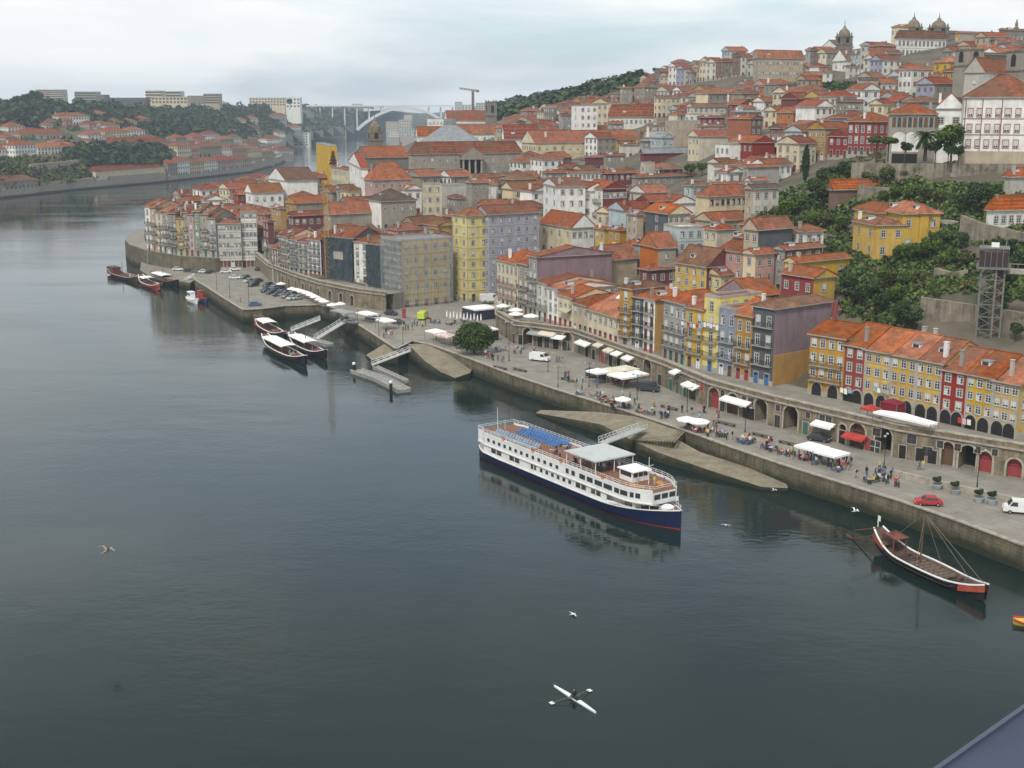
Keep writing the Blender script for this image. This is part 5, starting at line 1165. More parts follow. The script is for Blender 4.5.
x, y, z = atY(473, 115, 1300); cr2 = thing('tower_crane', (x, y, z), R(150), 'small distant brownish tower crane on the skyline', 'crane')
m = MB(); lattice(m, (0,0,0), (0,0,24), 1.6, 10, .28); m.build('mast', mat('crane_rust', (.22,.11,.07), .6), cr2)
m = MB(); lattice(m, (-6,0,24), (16,0,26.5), 1.3, 8, .25); m.box(-7,-4,-1,1,22.5,24.5); m.build('jib', MATS['crane_rust'], cr2)
# ------------------------------------------------------------------ lift tower
lx, ly = -1, 0
x0, y0, z0 = atY(986, 352, 238); x1, y1, z1 = atY(989, 240, 238)
lt = thing('lift_tower', (x0, y0, z0), R(-20), 'steel lattice lift tower with glazed top cabin and footbridge', 'lift')
mLat = mat('lift_steel', (.19,.20,.18), .5, metal=.3, noise=.2); H = z1-z0
m = MB(); W_ = 4.2
cs = [(-W_/2,-W_/2),(W_/2,-W_/2),(W_/2,W_/2),(-W_/2,W_/2)]
for c in cs: m.beam((*c,-6), (*c,H-5), .32)
m.beam((0.6,-W_/2-.1,-6), (0.6,-W_/2-.1,H-5), .38); n = 7
for i in range(n):
    za, zb = (H-5)*i/n, (H-5)*(i+1)/n
    for k in range(4):
        p, q = cs[k], cs[(k+1) % 4]; m.beam((*p,za), (*q,za), .16); m.beam((*p,za), (*q,zb), .12); m.beam((*q,za), (*p,zb), .12)
m.build('frame', mLat, lt)
m = MB(); m.box(.3, 1.7, -.9, 1.2, -6, H-5); m.build('shaft', mat('lift_shaft', (.13,.075,.06), .6), lt)
m = MB(); m.box(-1.6, -.2, -1.0, .6, H*.28, H*.28+3); m.build('lift_car', mGlass, lt)
m = MB(); m.box(-3, 3, -3, 3, H-5.3, H-4.9, 1)
for i in range(6):
    for (a, c) in (((-2.6+i*1.04, -2.6), 1), ((-2.6+i*1.04, 2.6), 1), ((-2.6, -2.6+i*1.04), 1), ((2.6, -2.6+i*1.04), 1)): m.beam((*a, H-5), (*a, H-1.4), .12, 1)
m.box(-2.5, 2.5, -2.5, 2.5, H-4.9, H-2.2, 0); m.box(-2.7, 2.7, -2.7, 2.7, H-1.5, H-1.3, 1); m.box(-.6, .8, -.5, .5, H-1.3, H-.5, 2); m.box(2,2.2,2,2.2,H-1.3,H+.3,1); m.box(-2.2,-2,-2,-1.8,H-1.3,H+.2,1)
m.build('cabin', [mat('smoked_glass', (.05,.032,.032), .25, noise=.1), mLat, mWhite], lt)
m = MB(); m.box(2.6, 30, -1.1, 1.1, H-6.2, H-5.4); 
for i in range(20): m.box(3+i*1.35, 3.06+i*1.35, -1.1, -1.04, H-5.4, H-4.3)
m.box(2.6, 30, -1.12, -1.04, H-4.35, H-4.25); m.build('footbridge', mSurr, lt)
# ------------------------------------------------------------------ walls on the slope
def hillwall(pp, h, name, label, m_=None, t=1.4, dz=0, crenel=False, zs=None):
    P = [hit(px, py) if Y is None else atY(px, py, Y) for (px, py, Y) in pp]; o = P[0]; m = MB()
    for k, (a, c) in enumerate(zip(P[:-1], P[1:])):
        A = Vector(a)-Vector(o); C_ = Vector(c)-Vector(o); d = (C_-A); d.z = 0; nrm = Vector((-d.y, d.x, 0)).normalized()*t/2
        zb = -h-6
        q = [A-nrm, C_-nrm, C_+nrm, A+nrm]
        bot = [(v.x, v.y, v.z-h-4) for v in q]; top = [(v.x, v.y, v.z) for v in q]
        m.poly(top, 0); m.poly(bot[::-1], 0)
        for i in range(4): m.poly([bot[i], bot[(i+1) % 4], top[(i+1) % 4], top[i]], 0)
        if crenel:
            L = d.length; n = max(1, int(L/2.2))
            for i in range(n): 
                p = A+(C_-A)*((i+.5)/n); m.box(p.x-.5, p.x+.5, p.y-.5, p.y+.5, p.z, p.z+.9)
    ob = m.build(name, m_ or mStone2); ob.location = o; return tag(ob, label, 'wall')
mRub = mat('rubble_wall', (.25,.215,.165), .95, noise=.5, scale=.35, bump=.8, bscale=1.2, streak=.35, tint=(.10,.095,.06))
hillwall([(852,163,328),(900,163.5,323),(945,163.5,318),(1060,164,308)], 9, 'terrace_wall', 'long high stone terrace wall below the white college', mRub, crenel=False)
hillwall([(921,297,247),(950,301,245),(975,305,243),(1060,318,238)], 9, 'retaining_wall', 'rough retaining wall crossing behind the lift tower', mRub)
hillwall([(912,283,262),(935,279,264),(960,283,262),(975,288,258)], 3.5, 'retaining_wall', 'short broken stone wall above the retaining wall, left of the lift tower', mRub)
hillwall([(962,215,274),(985,224,270),(1040,236,262)], 4.5, 'retaining_wall', 'pale supporting wall under the low white house at the right edge', mRub)
hillwall([(925,220,286),(950,220,283),(962,222,281)], 4.5, 'retaining_wall', 'pale plastered wall right of the yellow houses', mStone2)
hillwall([(735,86,625),(765,84,620),(806,84,612)], 10, 'city_wall', 'crenellated old wall below the hilltop convent', mRub, crenel=True)
hillwall([(790,232,310),(820,234,305),(848,236,300)], 3, 'garden_wall', 'pale garden wall below the terraced trees', mRub)
hillwall([(812,200,372),(840,203,360)], 3, 'garden_wall', 'short pale vine wall among the hillside trees', mRub)
x0,y0,z0 = atY(867, 78, 560)
hillwall([(903,243,277),(918,246,274),(934,246,272)], 3, 'retaining_wall', 'small broken terrace wall right below the yellow houses', mRub)
hillwall([(936,268,262),(952,272,259),(968,270,258)], 3.5, 'retaining_wall', 'tan rubble wall half hidden in bushes left of the lift cabin', mRub)
hillwall([(858,185,318),(880,187,316),(905,188,314)], 3, 'retaining_wall', 'low mossy wall under the terrace wall among trees', mRub)
tt = thing('wall_turret', (*hit(867,108)[:2], hit(867,108)[2]), R(20), 'tall square old stone turret below the narrow white tower house', 'tower'); yy = tt.location.y
m = MB(); m.box(-2.6, 2.6, -2.6, 2.6, -4, atY(867,80,yy)[2]-tt.location.z); m.build('wall', mStone2, tt)
m = MB(); m.box(-2.9, 2.9, -2.9, 2.9, atY(867,80,yy)[2]-tt.location.z, atY(867,80,yy)[2]-tt.location.z+.7); m.build('parapet', mStone, tt)
tt = thing('pillar', (*hit(792,106)[:2], hit(792,106)[2]), R(10), 'tall pale ruined stone pier below the old crenellated wall', 'wall'); yy = tt.location.y
hh = atY(792,85,yy)[2]-tt.location.z; m = MB(); m.box(-1.6,1.6,-1.6,1.6,-4,hh); m.build('shaft', mStone2, tt); m = MB(); m.box(-2.1,2.1,-2.1,2.1,hh,hh+.8); m.build('cap', mStone, tt)
# ------------------------------------------------------------------ vegetation
def leafmat(n, c):
    m = mat(n, c, .9, noise=.35, scale=.5, rnd=.15, spec=.1); return m
LM = {'g': [leafmat('leaf_dark', (.028,.05,.014)), leafmat('leaf_mid', (.06,.095,.024)), leafmat('leaf_light', (.115,.155,.04))],
      'd': [leafmat('pine_dark', (.018,.034,.014)), leafmat('pine_mid', (.034,.06,.022)), leafmat('pine_light', (.06,.09,.03))],
      'y': [leafmat('leaf_olive', (.05,.06,.02)), leafmat('leaf_fresh', (.08,.12,.03)), leafmat('leaf_autumn', (.14,.12,.04))]}
def leaves(n, lobes, size, seed, mats, name='crown'):
    rg = np.random.RandomState(seed); V = []; Fc = []; MI = []
    lob = np.array(lobes, float); wts = (lob[:, 3]*lob[:, 4]*lob[:, 5])**.67; wts /= wts.sum()
    which = rg.choice(len(lob), n, p=wts); dirs = rg.normal(size=(n, 3)); dirs /= np.linalg.norm(dirs, axis=1)[:, None]
    rad = rg.uniform(.62, 1.05, n)[:, None]; C = lob[which, :3]+dirs*rad*lob[which, 3:6]
    nr = dirs+rg.normal(size=(n, 3))*.55; nr /= np.linalg.norm(nr, axis=1)[:, None]
    t1 = np.cross(nr, rg.normal(size=(n, 3))); t1 /= np.linalg.norm(t1, axis=1)[:, None]; t2 = np.cross(nr, t1)
    s = size*rg.uniform(.6, 1.5, n)[:, None]
    P = np.stack([C-t1*s, C-t2*s*.8, C+t1*s*1.1, C+t2*s*.7], 1).reshape(-1, 3)
    me = bpy.data.meshes.new(name); me.from_pydata(P.tolist(), [], np.arange(4*n).reshape(n, 4).tolist())
    for m in mats: me.materials.append(m)
    me.polygons.foreach_set('material_index', rg.choice([0, 1, 2, 2], n).tolist()); me.update(); return me
def rl(seed, n, R0, H0, r):
    g = random.Random(seed); L = [(0, 0, H0, R0*.75, R0*.75, R0*.6)]
    for k in range(n):
        a = g.uniform(0, 6.28); d = R0*g.uniform(.3, .72); z = H0+g.uniform(-.35, .5)*R0; q = r*g.uniform(.7, 1.25); L.append((d*math.cos(a), d*math.sin(a), z, q, q, q*.8))
    return L
def trunk(h, r, R0, seed):
    m = MB(); g = random.Random(seed); m.tube((0,0,-1.5), (0.1,0,h), r, r*.6, 8)
    for k in range(5):
        a = g.uniform(0, 6.28); z = h*g.uniform(.6, 1); m.tube((0,0,z), (R0*.55*math.cos(a), R0*.55*math.sin(a), h+R0*.35), r*.45, r*.15, 6)
    return m.mesh('trunk', mat('bark', (.075,.055,.04), .95, noise=.3, scale=3))
TREES = {}
for key, sp, R0, H0, r, n, sz in [('a','g',3.2,5.2,1.5,1500,.30),('b','g',3.0,5.0,1.4,1400,.3),('c','d',3.2,5.4,1.4,1500,.3),('d','y',2.8,4.6,1.3,1200,.3),('e','g',3.0,4.2,1.6,1300,.32)]:
    TREES[key] = (leaves(n, rl(ord(key), 9, R0, H0, r), sz, ord(key), LM[sp]), trunk(H0*.7, .26, R0, ord(key)))
TREES['cyp'] = (leaves(1300, [(0,0,1.5+k*1.05,1.15*math.sin(math.pi*(k+1.2)/10.2)**.7,1.15*math.sin(math.pi*(k+1.2)/10.2)**.7,1.0) for k in range(9)], .26, 5, LM['d']), trunk(2, .2, .5, 5))
TREES['pine'] = (leaves(1500, [(math.cos(a)*1.9, math.sin(a)*1.9, 6+.3*math.sin(3*a), 1.6, 1.6, .8) for a in np.arange(0, 6.2, .9)]+[(0,0,6.4,2,2,.9)], .3, 6, LM['g']), trunk(5.5, .28, 2.2, 6))
def tree(key, loc, s, label, sz=None, name='tree', rel=True, group=None, cat='tree'):
    root = thing(name, loc, random.uniform(0, 6.28), label, cat, group, rel); root.scale = (s, s, s*(sz or 1))
    link('crown', TREES[key][0], root); link('trunk', TREES[key][1], root); return root
def treepx(key, px, pyb, pyt, label, Y=None, base=None, left=False, **k):
    p = hit(px, pyb, 0, left) if Y is None else (*atY(px, pyb, Y),)
    H = (pyb-pyt)*p[1]/F*1.03; hm = {'cyp': 11.2, 'pine': 7.8}.get(key, 8.4); return tree(key, p, H/hm, label, **k)
# the round quayside tree
x, y = at(474, 354, 3.6)
TREES['round'] = (leaves(5200, [(0,0,5.2,4.6,4.2,3.0),(-2,0,4.7,3.2,3,2.4),(2.2,0,4.8,3.2,3.2,2.5),(0,1,6.2,3,3,2.4),(1,-1,6.2,2.6,2.6,2.2),(-1.5,-.8,5.8,2.6,2.6,2.2),(0,-2.2,4.4,3,2.2,2)], .24, 9, LM['d'][1:2]+LM['g'][:2]), trunk(3.2, .35, 3, 9))
rtree = tree('round', (x, y, 2.3), 1.08, 'round dark green tree standing on the quay by the square', rel=False)
GT = 'trees on the town slope'
for (k, px, pb, pt, lab, nm) in [('cyp',805,183,145,'tall dark pointed cypress left of the terrace wall','cypress'),
    ('pine',876,157,136,'flat-topped light green pine on the college terrace lawn','pine_tree'),('pine',888,158,137,'flat-topped tree beside the pine on the terrace lawn','pine_tree'),
    ('a',951,160,121,'bright green tree against the white college wing','tree'),('c',935,160,140,'dark shrub in front of the college wing','tree'),('c',948,162,143,'dark bush left of the college corner','tree'),('c',958,162,146,'dark bush at the college corner','tree'),
    ('c',1015,165,148,'dark bush in front of the college at the right edge','tree'),('c',905,158,142,'dark shrub','tree'),
    ('c',975,218,183,'big dark round tree below the terrace wall','tree'),('c',990,215,185,'big dark tree','tree'),('c',962,215,195,'dark tree','tree'),('a',940,205,188,'green tree','tree'),('a',925,205,184,'green tree','tree'),('b',910,203,182,'green tree','tree'),('a',896,203,184,'green tree','tree'),('b',884,205,188,'green tree','tree'),('e',870,190,165,'green ivy-like tree','tree'),('b',885,188,163,'green tree','tree'),('d',905,182,165,'olive tree','tree'),
    ('c',828,195,166,'dark tree','tree'),('b',838,200,170,'green tree','tree'),('c',846,190,162,'dark tree','tree'),('b',815,200,175,'green tree','tree'),('c',822,210,185,'dark tree','tree'),('b',800,215,190,'green tree','tree'),('a',788,222,196,'green tree','tree'),('b',775,226,203,'green tree','tree'),('e',762,229,208,'green tree','tree'),('e',750,232,215,'low green tree','tree'),
    ('b',812,232,208,'green tree','tree'),('b',828,232,208,'green tree','tree'),('a',842,234,212,'green tree','tree'),('e',800,230,212,'green tree','tree'),('a',786,230,213,'green tree','tree'),
    ('c',848,300,272,'dark tree','tree'),('c',858,310,283,'dark tree','tree'),('b',870,300,274,'green tree','tree'),('a',885,290,265,'green tree','tree'),('c',880,318,292,'dark tree','tree'),('c',900,328,300,'dark tree','tree'),('c',912,335,306,'dark tree','tree'),('b',893,306,282,'green tree','tree'),('a',905,290,268,'green tree','tree'),
    ('b',900,265,240,'green tree','tree'),('a',915,262,240,'green tree','tree'),('b',930,262,235,'green tree','tree'),('e',948,268,244,'green tree','tree'),('d',965,268,248,'yellowing tree','tree'),('b',945,245,226,'green tree','tree'),('c',962,250,232,'dark tree','tree'),('c',1008,262,238,'dark tree','tree'),('c',1020,280,250,'dark tree','tree'),('c',1003,290,265,'dark tree','tree'),('c',1015,342,322,'dark tree','tree'),('b',1002,315,298,'green tree','tree'),('e',935,300,286,'green tree','tree'),
    ('a',690,178,162,'bright green tree','tree'),('a',702,176,161,'bright green tree','tree'),('b',712,178,163,'green tree','tree'),('a',535,178,166,'green tree','tree'),('a',547,177,165,'green tree','tree'),('a',235,188,178,'olive tree','tree'),('e',225,188,179,'olive tree','tree'),('a',245,190,180,'green tree','tree'),
    ('c',778,82,72,'dark tree','tree'),('c',785,84,73,'dark tree','tree'),('c',905,97,88,'dark tree','tree'),('c',870,140,122,'dark tree','tree')]:
    treepx(k, px, pb, pt, lab, Y=(326-.1*(px-850) if px > 850 and 145 < pb < 166 and px < 1010 else None), name=nm, rel=len(lab.split()) < 4, group=GT)
# palm
x, y, z = atY(925, 157, 330); pr = thing('palm_tree', (x, y, z), 0, 'large palm tree in front of the stone loggia', 'palm')
m = MB(); m.tube((0,0,-1), (0,0,5.5), .5, .35, 10); m.build('trunk', mat('bark', (.075,.055,.04)), pr)
m = MB(); g_ = random.Random(3)
for k in range(56):
    a = g_.uniform(0, 6.28); up = g_.uniform(-.2, 1.2); L = 4.0; prev = None
    for s in range(9):
        t_ = s/8; r_ = L*t_*math.cos(up*.9*(1-t_*.5)); zz = 5.5+L*t_*math.sin(up)-3.0*t_*t_; w = .75*(1-t_*.7)
        c_ = Vector((r_*math.cos(a), r_*math.sin(a), zz)); sd = Vector((-math.sin(a), math.cos(a), 0))*w*.6
        cur = (c_-sd+Vector((0,0,-.25*w)), c_, c_+sd+Vector((0,0,-.25*w)))
        if prev and s % 1 == 0: m.poly([prev[0], cur[0], cur[1], prev[1]], k % 2); m.poly([prev[1], cur[1], cur[2], prev[2]], k % 2)
        prev = cur
m.build('fronds', [LM['d'][1], LM['g'][0]], pr)
# scrub on slopes: uncountable
def scatter(name, polys, n, size, sp, left=False, seed=1, hgt=.6, y0=170, label='', cat='scrub', ct=14):
    rg = random.Random(seed); V = []; idx = []; C = []
    for poly in polys:
        xs = [p[0] for p in poly]; ys = [p[1] for p in poly]; k = 0; tries = 0
        cnt = int(n/len(polys))
        while k < cnt and tries < cnt*5:
            tries += 1; px, py = rg.uniform(min(xs), max(xs)), rg.uniform(min(ys), max(ys))
            if not inpoly((px, py), poly): continue
            x, y, z = hit(px, py, 0, left, y0); C.append((x, y, z)); k += 1
    C = np.array(C); rg2 = np.random.RandomState(seed); K = ct; n_ = len(C)*K
    cc = np.repeat(C, K, 0); s0 = np.repeat(size*rg2.uniform(.5, 1.5, len(C)), K)
    dd = rg2.normal(size=(n_, 3)); dd /= np.linalg.norm(dd, axis=1)[:, None]; dd[:, 2] = np.abs(dd[:, 2])*hgt*1.6
    P0 = cc+dd*s0[:, None]*rg2.uniform(.6, 1, n_)[:, None]
    nr = dd+rg2.normal(size=(n_, 3))*.5; nr /= np.linalg.norm(nr, axis=1)[:, None]
    t1 = np.cross(nr, rg2.normal(size=(n_, 3))); t1 /= np.linalg.norm(t1, axis=1)[:, None]; t2 = np.cross(nr, t1); s = (s0*.38)[:, None]
    P = np.stack([P0-t1*s, P0-t2*s*.8, P0+t1*s, P0+t2*s*.8], 1).reshape(-1, 3)
    me = bpy.data.meshes.new(name); me.from_pydata(P.tolist(), [], np.arange(4*n_).reshape(n_, 4).tolist())
    for m_ in LM[sp]: me.materials.append(m_)
    me.polygons.foreach_set('material_index', rg2.choice([0, 1, 1, 2, 2], n_).tolist()); me.update()
    return tag(link(name, me), label, cat, kind='stuff')
scatter('hillside_scrub', [[(838,265),(860,262),(900,235),(960,235),(975,262),(978,293),(924,294),(912,334),(880,335),(838,310)], [(736,230),(750,215),(790,190),(848,165),(850,236),(800,232)], [(925,190),(1010,190),(1024,215),(1024,250),(930,240)], [(850,175),(925,175),(920,205),(852,212)], [(990,230),(1024,235),(1024,300),(990,300)], [(800,240),(850,236),(878,262),(850,285),(836,275)], [(860,186),(1024,186),(1024,196),(860,196)]], 4600, 1.1, 'g', seed=2, label='rough green scrub and creepers covering the steep slope', cat='scrub')
scatter('terraced_grass', [[(850,275),(900,240),(960,262),(930,300),(880,320)], [(740,229),(790,200),(848,215),(846,232)], [(940,262),(975,268),(975,290),(935,285)]], 1500, .8, 'y', seed=12, hgt=.25, label='lighter yellowish grass and weeds between the bushes of the slope', cat='grass')
scatter('terrace_lawn', [[(850,152),(965,158),(965,163),(850,163)], [(940,164),(1010,166),(1010,169),(940,168)]], 260, .9, 'y', seed=3, hgt=.2, label='strip of lawn on top of the college terrace', cat='grass')
scatter('ivy_bank', [[(804,103),(816,86),(862,86),(864,104)]], 500, 2.0, 'd', seed=4, label='dark ivy bank below the small white chapel', cat='ivy')
scatter('far_wood', [[(-10,104),(35,102),(60,106),(110,106),(150,112),(230,106),(350,108),(365,125),(300,133),(235,140),(170,140),(120,128),(90,125),(-10,130)], [(60,152),(165,150),(165,166),(85,166)]], 3000, 6, 'd', left=True, seed=5, hgt=.7, y0=600, label='dark wood covering the far bank hillside', cat='wood', ct=12)
scatter('far_bank_scrub', [[(-10,104),(300,106),(290,150),(-10,190)], [(-10,160),(120,158),(165,160),(90,182),(-10,188)]], 600, 3.5, 'y', left=True, seed=6, hgt=.6, y0=600, label='patchy scrub between the houses of the far bank', cat='scrub')
# wood on the ridge behind the town
P = []; rg = random.Random(8); C = []
ob = scatter('ridge_wood', [[(496,112),(505,106),(535,98),(565,97),(600,92),(620,88),(640,84),(640,95),(600,104),(540,115),(500,122)]], 2600, 5, 'd', seed=7, hgt=.9, y0=600, label='dark wooded ridge behind the upper town', cat='wood', ct=14)
for (px, pb, pt, Y, k, lab) in [(17,106,96,1350,'c','small dark tree at the far left skyline'),(27,108,94,1350,'c','left of the paired dark trees before the beige slab block'),(36,108,91,1340,'c','right of the paired dark trees before the beige slab block'),(630,82,71,900,'a','green tree on the ridge left of the house tops'),(640,78,68,950,'b','green tree on the ridge top'),(655,74,67,950,'b','rounder green tree on the ridge top'),(290,108,99,2050,'c','tree beside the small white skyline block')]:
    treepx(k, px, pb, pt, lab, Y=Y, rel=False)
# ------------------------------------------------------------------ arcaded walls
def ax(px, z=6): return s_of(W1, px, z)
ARC = [(1020,2.4,3.2,mRedS),(1004,2.6,3.4,mat('door_maroon',(.12,.03,.04),.6)),(986,2.3,3.6,mRedS),(968,3.0,4.2,None),(948,2.0,4.2,mBrnS),(894,3.4,4.9,None),(858,3.2,4.4,mBrnS),(843,1.5,3.6,mBrnS),(791,3.3,4.7,None),(764,3.3,4.7,None),(733,3.1,4.2,mBrnS),(714,3.0,4.3,mRedS),(693,2.9,4.0,mGrnS),(647.5,3.2,4.8,None),(573,3.2,4.6,None),(528,2.6,4.4,None),(507,2.4,4.4,None)]
WN = []
for px, w, zb, h, fm, nm in [(928,1.7,1.2,1.6,mBrnS,'window'),(912,1.6,2.9,1.6,mBrnS,'window'),(921,1.5,0.05,2.3,mDark,'door'),(933,1.5,0.05,2.3,mDark,'door'),(877,1.6,3.0,1.3,mBrnS,'window'),(876,2.0,.05,2.0,mSash,'window'),(829,1.3,3.2,1.2,mBrnS,'window'),(822,1.2,3.2,1.2,mBrnS,'window'),(843,1.3,.05,2.4,mDark,'door'),(751,1.5,3.0,1.3,mBrnS,'window'),(746,1.7,.05,2.3,mDark,'door'),(752,1.7,.05,2.3,mDark,'door'),(702,1.4,2.9,1.7,mRedS,'door'),(671,1.5,.05,2.4,mGrnS,'door'),(678,1.5,.05,2.4,mGrnS,'door'),(685,1.5,.05,2.4,mGrnS,'door'),(670,1.3,3.3,1.1,mSash,'window'),(680,1.3,3.3,1.1,mSash,'window'),(723,1.3,.05,2.3,mBrnS,'door'),
    (545,1.2,2.8,1.3,mBrnS,'window'),(552,1.2,2.8,1.3,mBrnS,'window'),(560,1.2,2.8,1.3,mBrnS,'window'),(583,1.2,3,1.3,mBrnS,'window'),(590,1.2,3,1.3,mBrnS,'window'),(601,1.2,3,1.3,mBrnS,'window'),(612,1.2,3,1.3,mBrnS,'window'),(625,1.2,3,1.3,mBrnS,'window'),(514,1.2,.05,2.4,mDark,'door'),(540,1.6,.05,2.5,mDark,'door'),(547,1.6,.05,2.5,mBrnS,'door'),(556,1.9,.05,2.5,mDark,'door'),(565,1.4,.05,2.3,mBrnS,'door'),(580,1.5,.05,2.4,mGrnS,'door'),(587,1.5,.05,2.4,mDark,'door'),(594,1.5,.05,2.4,mDark,'door'),(603,1.7,.05,2.5,mRedS,'door'),(611,1.7,.05,2.5,mDark,'door'),(619,1.7,.05,2.5,mDark,'door'),(628,1.5,.05,2.4,mBrnS,'door'),(636,1.5,.05,2.4,mDark,'door'),(660,1.4,.05,2.3,mBrnS,'door'),(778,1.3,.05,2.3,mBrnS,'door'),(778,1.0,3.2,1.1,mBrnS,'window'),(806,1.2,.05,2.3,mGrnS,'door'),(808,1.0,3.2,1.1,mBrnS,'window'),(723,1.1,3.1,1.2,mBrnS,'window'),(744,1.2,3.1,1.2,mBrnS,'window'),(868,1.1,.05,2.3,mRedS,'door'),(903,1.2,.05,2.3,mDark,'door'),(940,1.0,3.0,1.2,mBrnS,'window'),(958,1.0,3.0,1.2,mBrnS,'window'),(977,1.0,3.2,1.1,mBrnS,'window'),(995,.9,3.2,1.1,mBrnS,'window'),(521,1.2,.05,2.4,mDark,'door')]:
    gm = {mGrnS: mGrnS, mRedS: mRedS, mDark: mDark}.get(fm, mGlass) if nm == 'door' else mGlass
    WN.append((ax(px), w, zb, h, fm, gm, nm))
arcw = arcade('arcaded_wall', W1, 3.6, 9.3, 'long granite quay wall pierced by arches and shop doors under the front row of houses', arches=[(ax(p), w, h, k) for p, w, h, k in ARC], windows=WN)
A2 = [(s_of(W2, p, 5.5), 1.8, 3.2, k) for p, k in [(352,None),(341,mBrnS),(330,mGrnS),(320,mBrnS),(311,mBrnS),(303,mBrnS),(296,mRedS),(289,mBrnS),(283,mBrnS),(277,mBrnS)]]
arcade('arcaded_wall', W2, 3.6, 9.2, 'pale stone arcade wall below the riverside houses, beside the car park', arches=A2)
# low wall dividing quay and street
LW = [at(893,476,3.6),at(930,485,3.6),at(965,493,3.6),at(1024,506,3.6),(110,150)]
m = MB()
for a, c in zip(LW[:-1], LW[1:]): m.beam((a[0],a[1],4.1), (c[0],c[1],4.1), .5, 0, 1.1)
tag(m.build('low_wall', mStone2), 'low stone wall dividing the street from the quay near the red car', 'wall')
# awnings on the wall
def awning(px, w, z, col, label, line=W1, d=1.7, drop=.55):
    s = s_of(line, px, z); x, y, tx, ty = wpt(line, s); nx, ny = -ty, tx
    m = MB(); a = [(-w/2, 0.05, drop), (w/2, .05, drop), (w/2, d, 0), (-w/2, d, 0)]
    f = lambda p, dz=0: (tx*p[0]+nx*p[1], ty*p[0]+ny*p[1], p[2]+dz)
    m.poly([f(p) for p in a]); m.poly([f(p, -.05) for p in a][::-1]); m.poly([f(a[2]), f(a[3]), f(a[3], -.35), f(a[2], -.35)])
    m.poly([f(a[1]), f(a[2]), f(a[2], -.35), f(a[1], -.05)]); m.poly([f(a[0]), f(a[3]), f(a[3], -.35), f(a[0], -.05)])
    m.beam(f((-w/2, .1, drop-.5)), f(a[3]), .05); m.beam(f((w/2, .1, drop-.5)), f(a[2]), .05)
    o = m.build('awning', col); o.location = (x, y, z); return tag(o, label, 'awning', 'awnings on the quay wall')
mIv = mat('ivory_canvas', (.62,.58,.46), .9, noise=.1); mGr = mat('grey_canvas', (.30,.31,.31), .9); mRd = mat('red_canvas', (.42,.05,.04), .9)
for px, w, z, c, lab in [(739,7.5,6.6,mCloth,'long white awning right of the red-doored arches'),(694,5.5,6.7,mCloth,'white awning over the green-doored shops'),(679,2.6,8.2,mCloth,'small white awning high on the wall above green doors'),(586,6,6.8,mCloth,'white awning right of the dark archway near the white van'),(602,3.2,7.8,mIv,'small ivory awning high on the wall, left of the striped awnings'),(612,3.2,7.4,mIv,'ivory awning, left of three in a row behind the big canopies'),(620,3.2,7.3,mCloth,'white awning, middle of three in a row behind the big canopies'),(631,3.5,7.2,mCloth,'white awning, right of three in a row behind the big canopies'),(561,3.6,6.8,mCloth,'white awning over an orange-lit shop left of the dark archway'),(549,5,7.2,mIv,'ivory awning behind the parked white van'),(538,4.5,7.0,mGr,'grey awning on the quay wall left of the white van'),(826,4.5,6.4,mCloth,'white sign-like awning between two big archways and the small arch'),(858,4.5,5.6,mRd,'red awning over the arched cafe door')]:
    awning(px, w, z, c, lab)
# awnings / marquees on the upper street
def marquee(pts, z, hgt, col, label, name='marquee', side=None):
    """pts: 4 world corners"""
    o0 = pts[0]; m = MB(); n = 4; P_ = [(p[0]-o0[0], p[1]-o0[1]) for p in pts]; cx = sum(p[0] for p in P_)/4; cy = sum(p[1] for p in P_)/4
    for i in range(4):
        a, c = P_[i], P_[(i+1) % 4]; m.poly([(*a, hgt), (*c, hgt), (cx, cy, hgt+.7)], 0); m.poly([(*a, hgt-.35), (*c, hgt-.35), (*c, hgt), (*a, hgt)], 0)
        m.beam((*a, 0), (*a, hgt), .1, 1)
        if side: m.poly([(*a, 0.1), (*c, .1), (*c, hgt-.4), (*a, hgt-.4)], 2)
    ob = m.build(name, [col, mSteel, side or col]); ob.location = (o0[0], o0[1], z); return tag(ob, label, 'canopy')
def rect_px(px0, px1, py, z, d, hg, phi):
    a = at(px0, py, z+hg); c = at(px1, py, z+hg); w = max(1.5, (c[0]-a[0])); q = (math.sin(R(phi)), math.cos(R(phi)))
    return None
def mq(px, py, w, d, phi, z, hg, col, label, **k):
    x, y = at(px, py, z+hg); r = (math.cos(R(phi)), -math.sin(R(phi))); q = (math.sin(R(phi)), math.cos(R(phi)))
    pts = [(x+r[0]*a*w/2+q[0]*b_*d/2, y+r[1]*a*w/2+q[1]*b_*d/2) for a, b_ in ((-1,-1),(1,-1),(1,1),(-1,1))]
    return marquee(pts, z, hg, col, label, **k)
mq(905, 417, 11.5, 2.2, 52, 8.5, 2.3, mCloth, 'long white canopy on the upper street before the yellow terrace')
mq(893, 402, 3.5, 2.5, 52, 8.5, 2.6, mat('maroon_canvas', (.20,.02,.03), .9), 'dark red marquee beside the yellow terrace arches', side=MATS['maroon_canvas'])
mq(871, 408, 3, 2.2, 52, 8.5, 2.0, mRd, 'low red awning left of the dark red marquee on the upper street')
mBl = mat('navy_screen', (.03,.035,.06), .8)
mq(481, 307, 7.5, 8, 57, 3.7, 3.0, mCloth, 'big white marquee on the square behind the closed parasols', side=mBl)
mq(487, 328, 5, 4, 57, 3.6, 3.0, mCloth, 'white canopy half hidden behind the round tree', side=mDark)
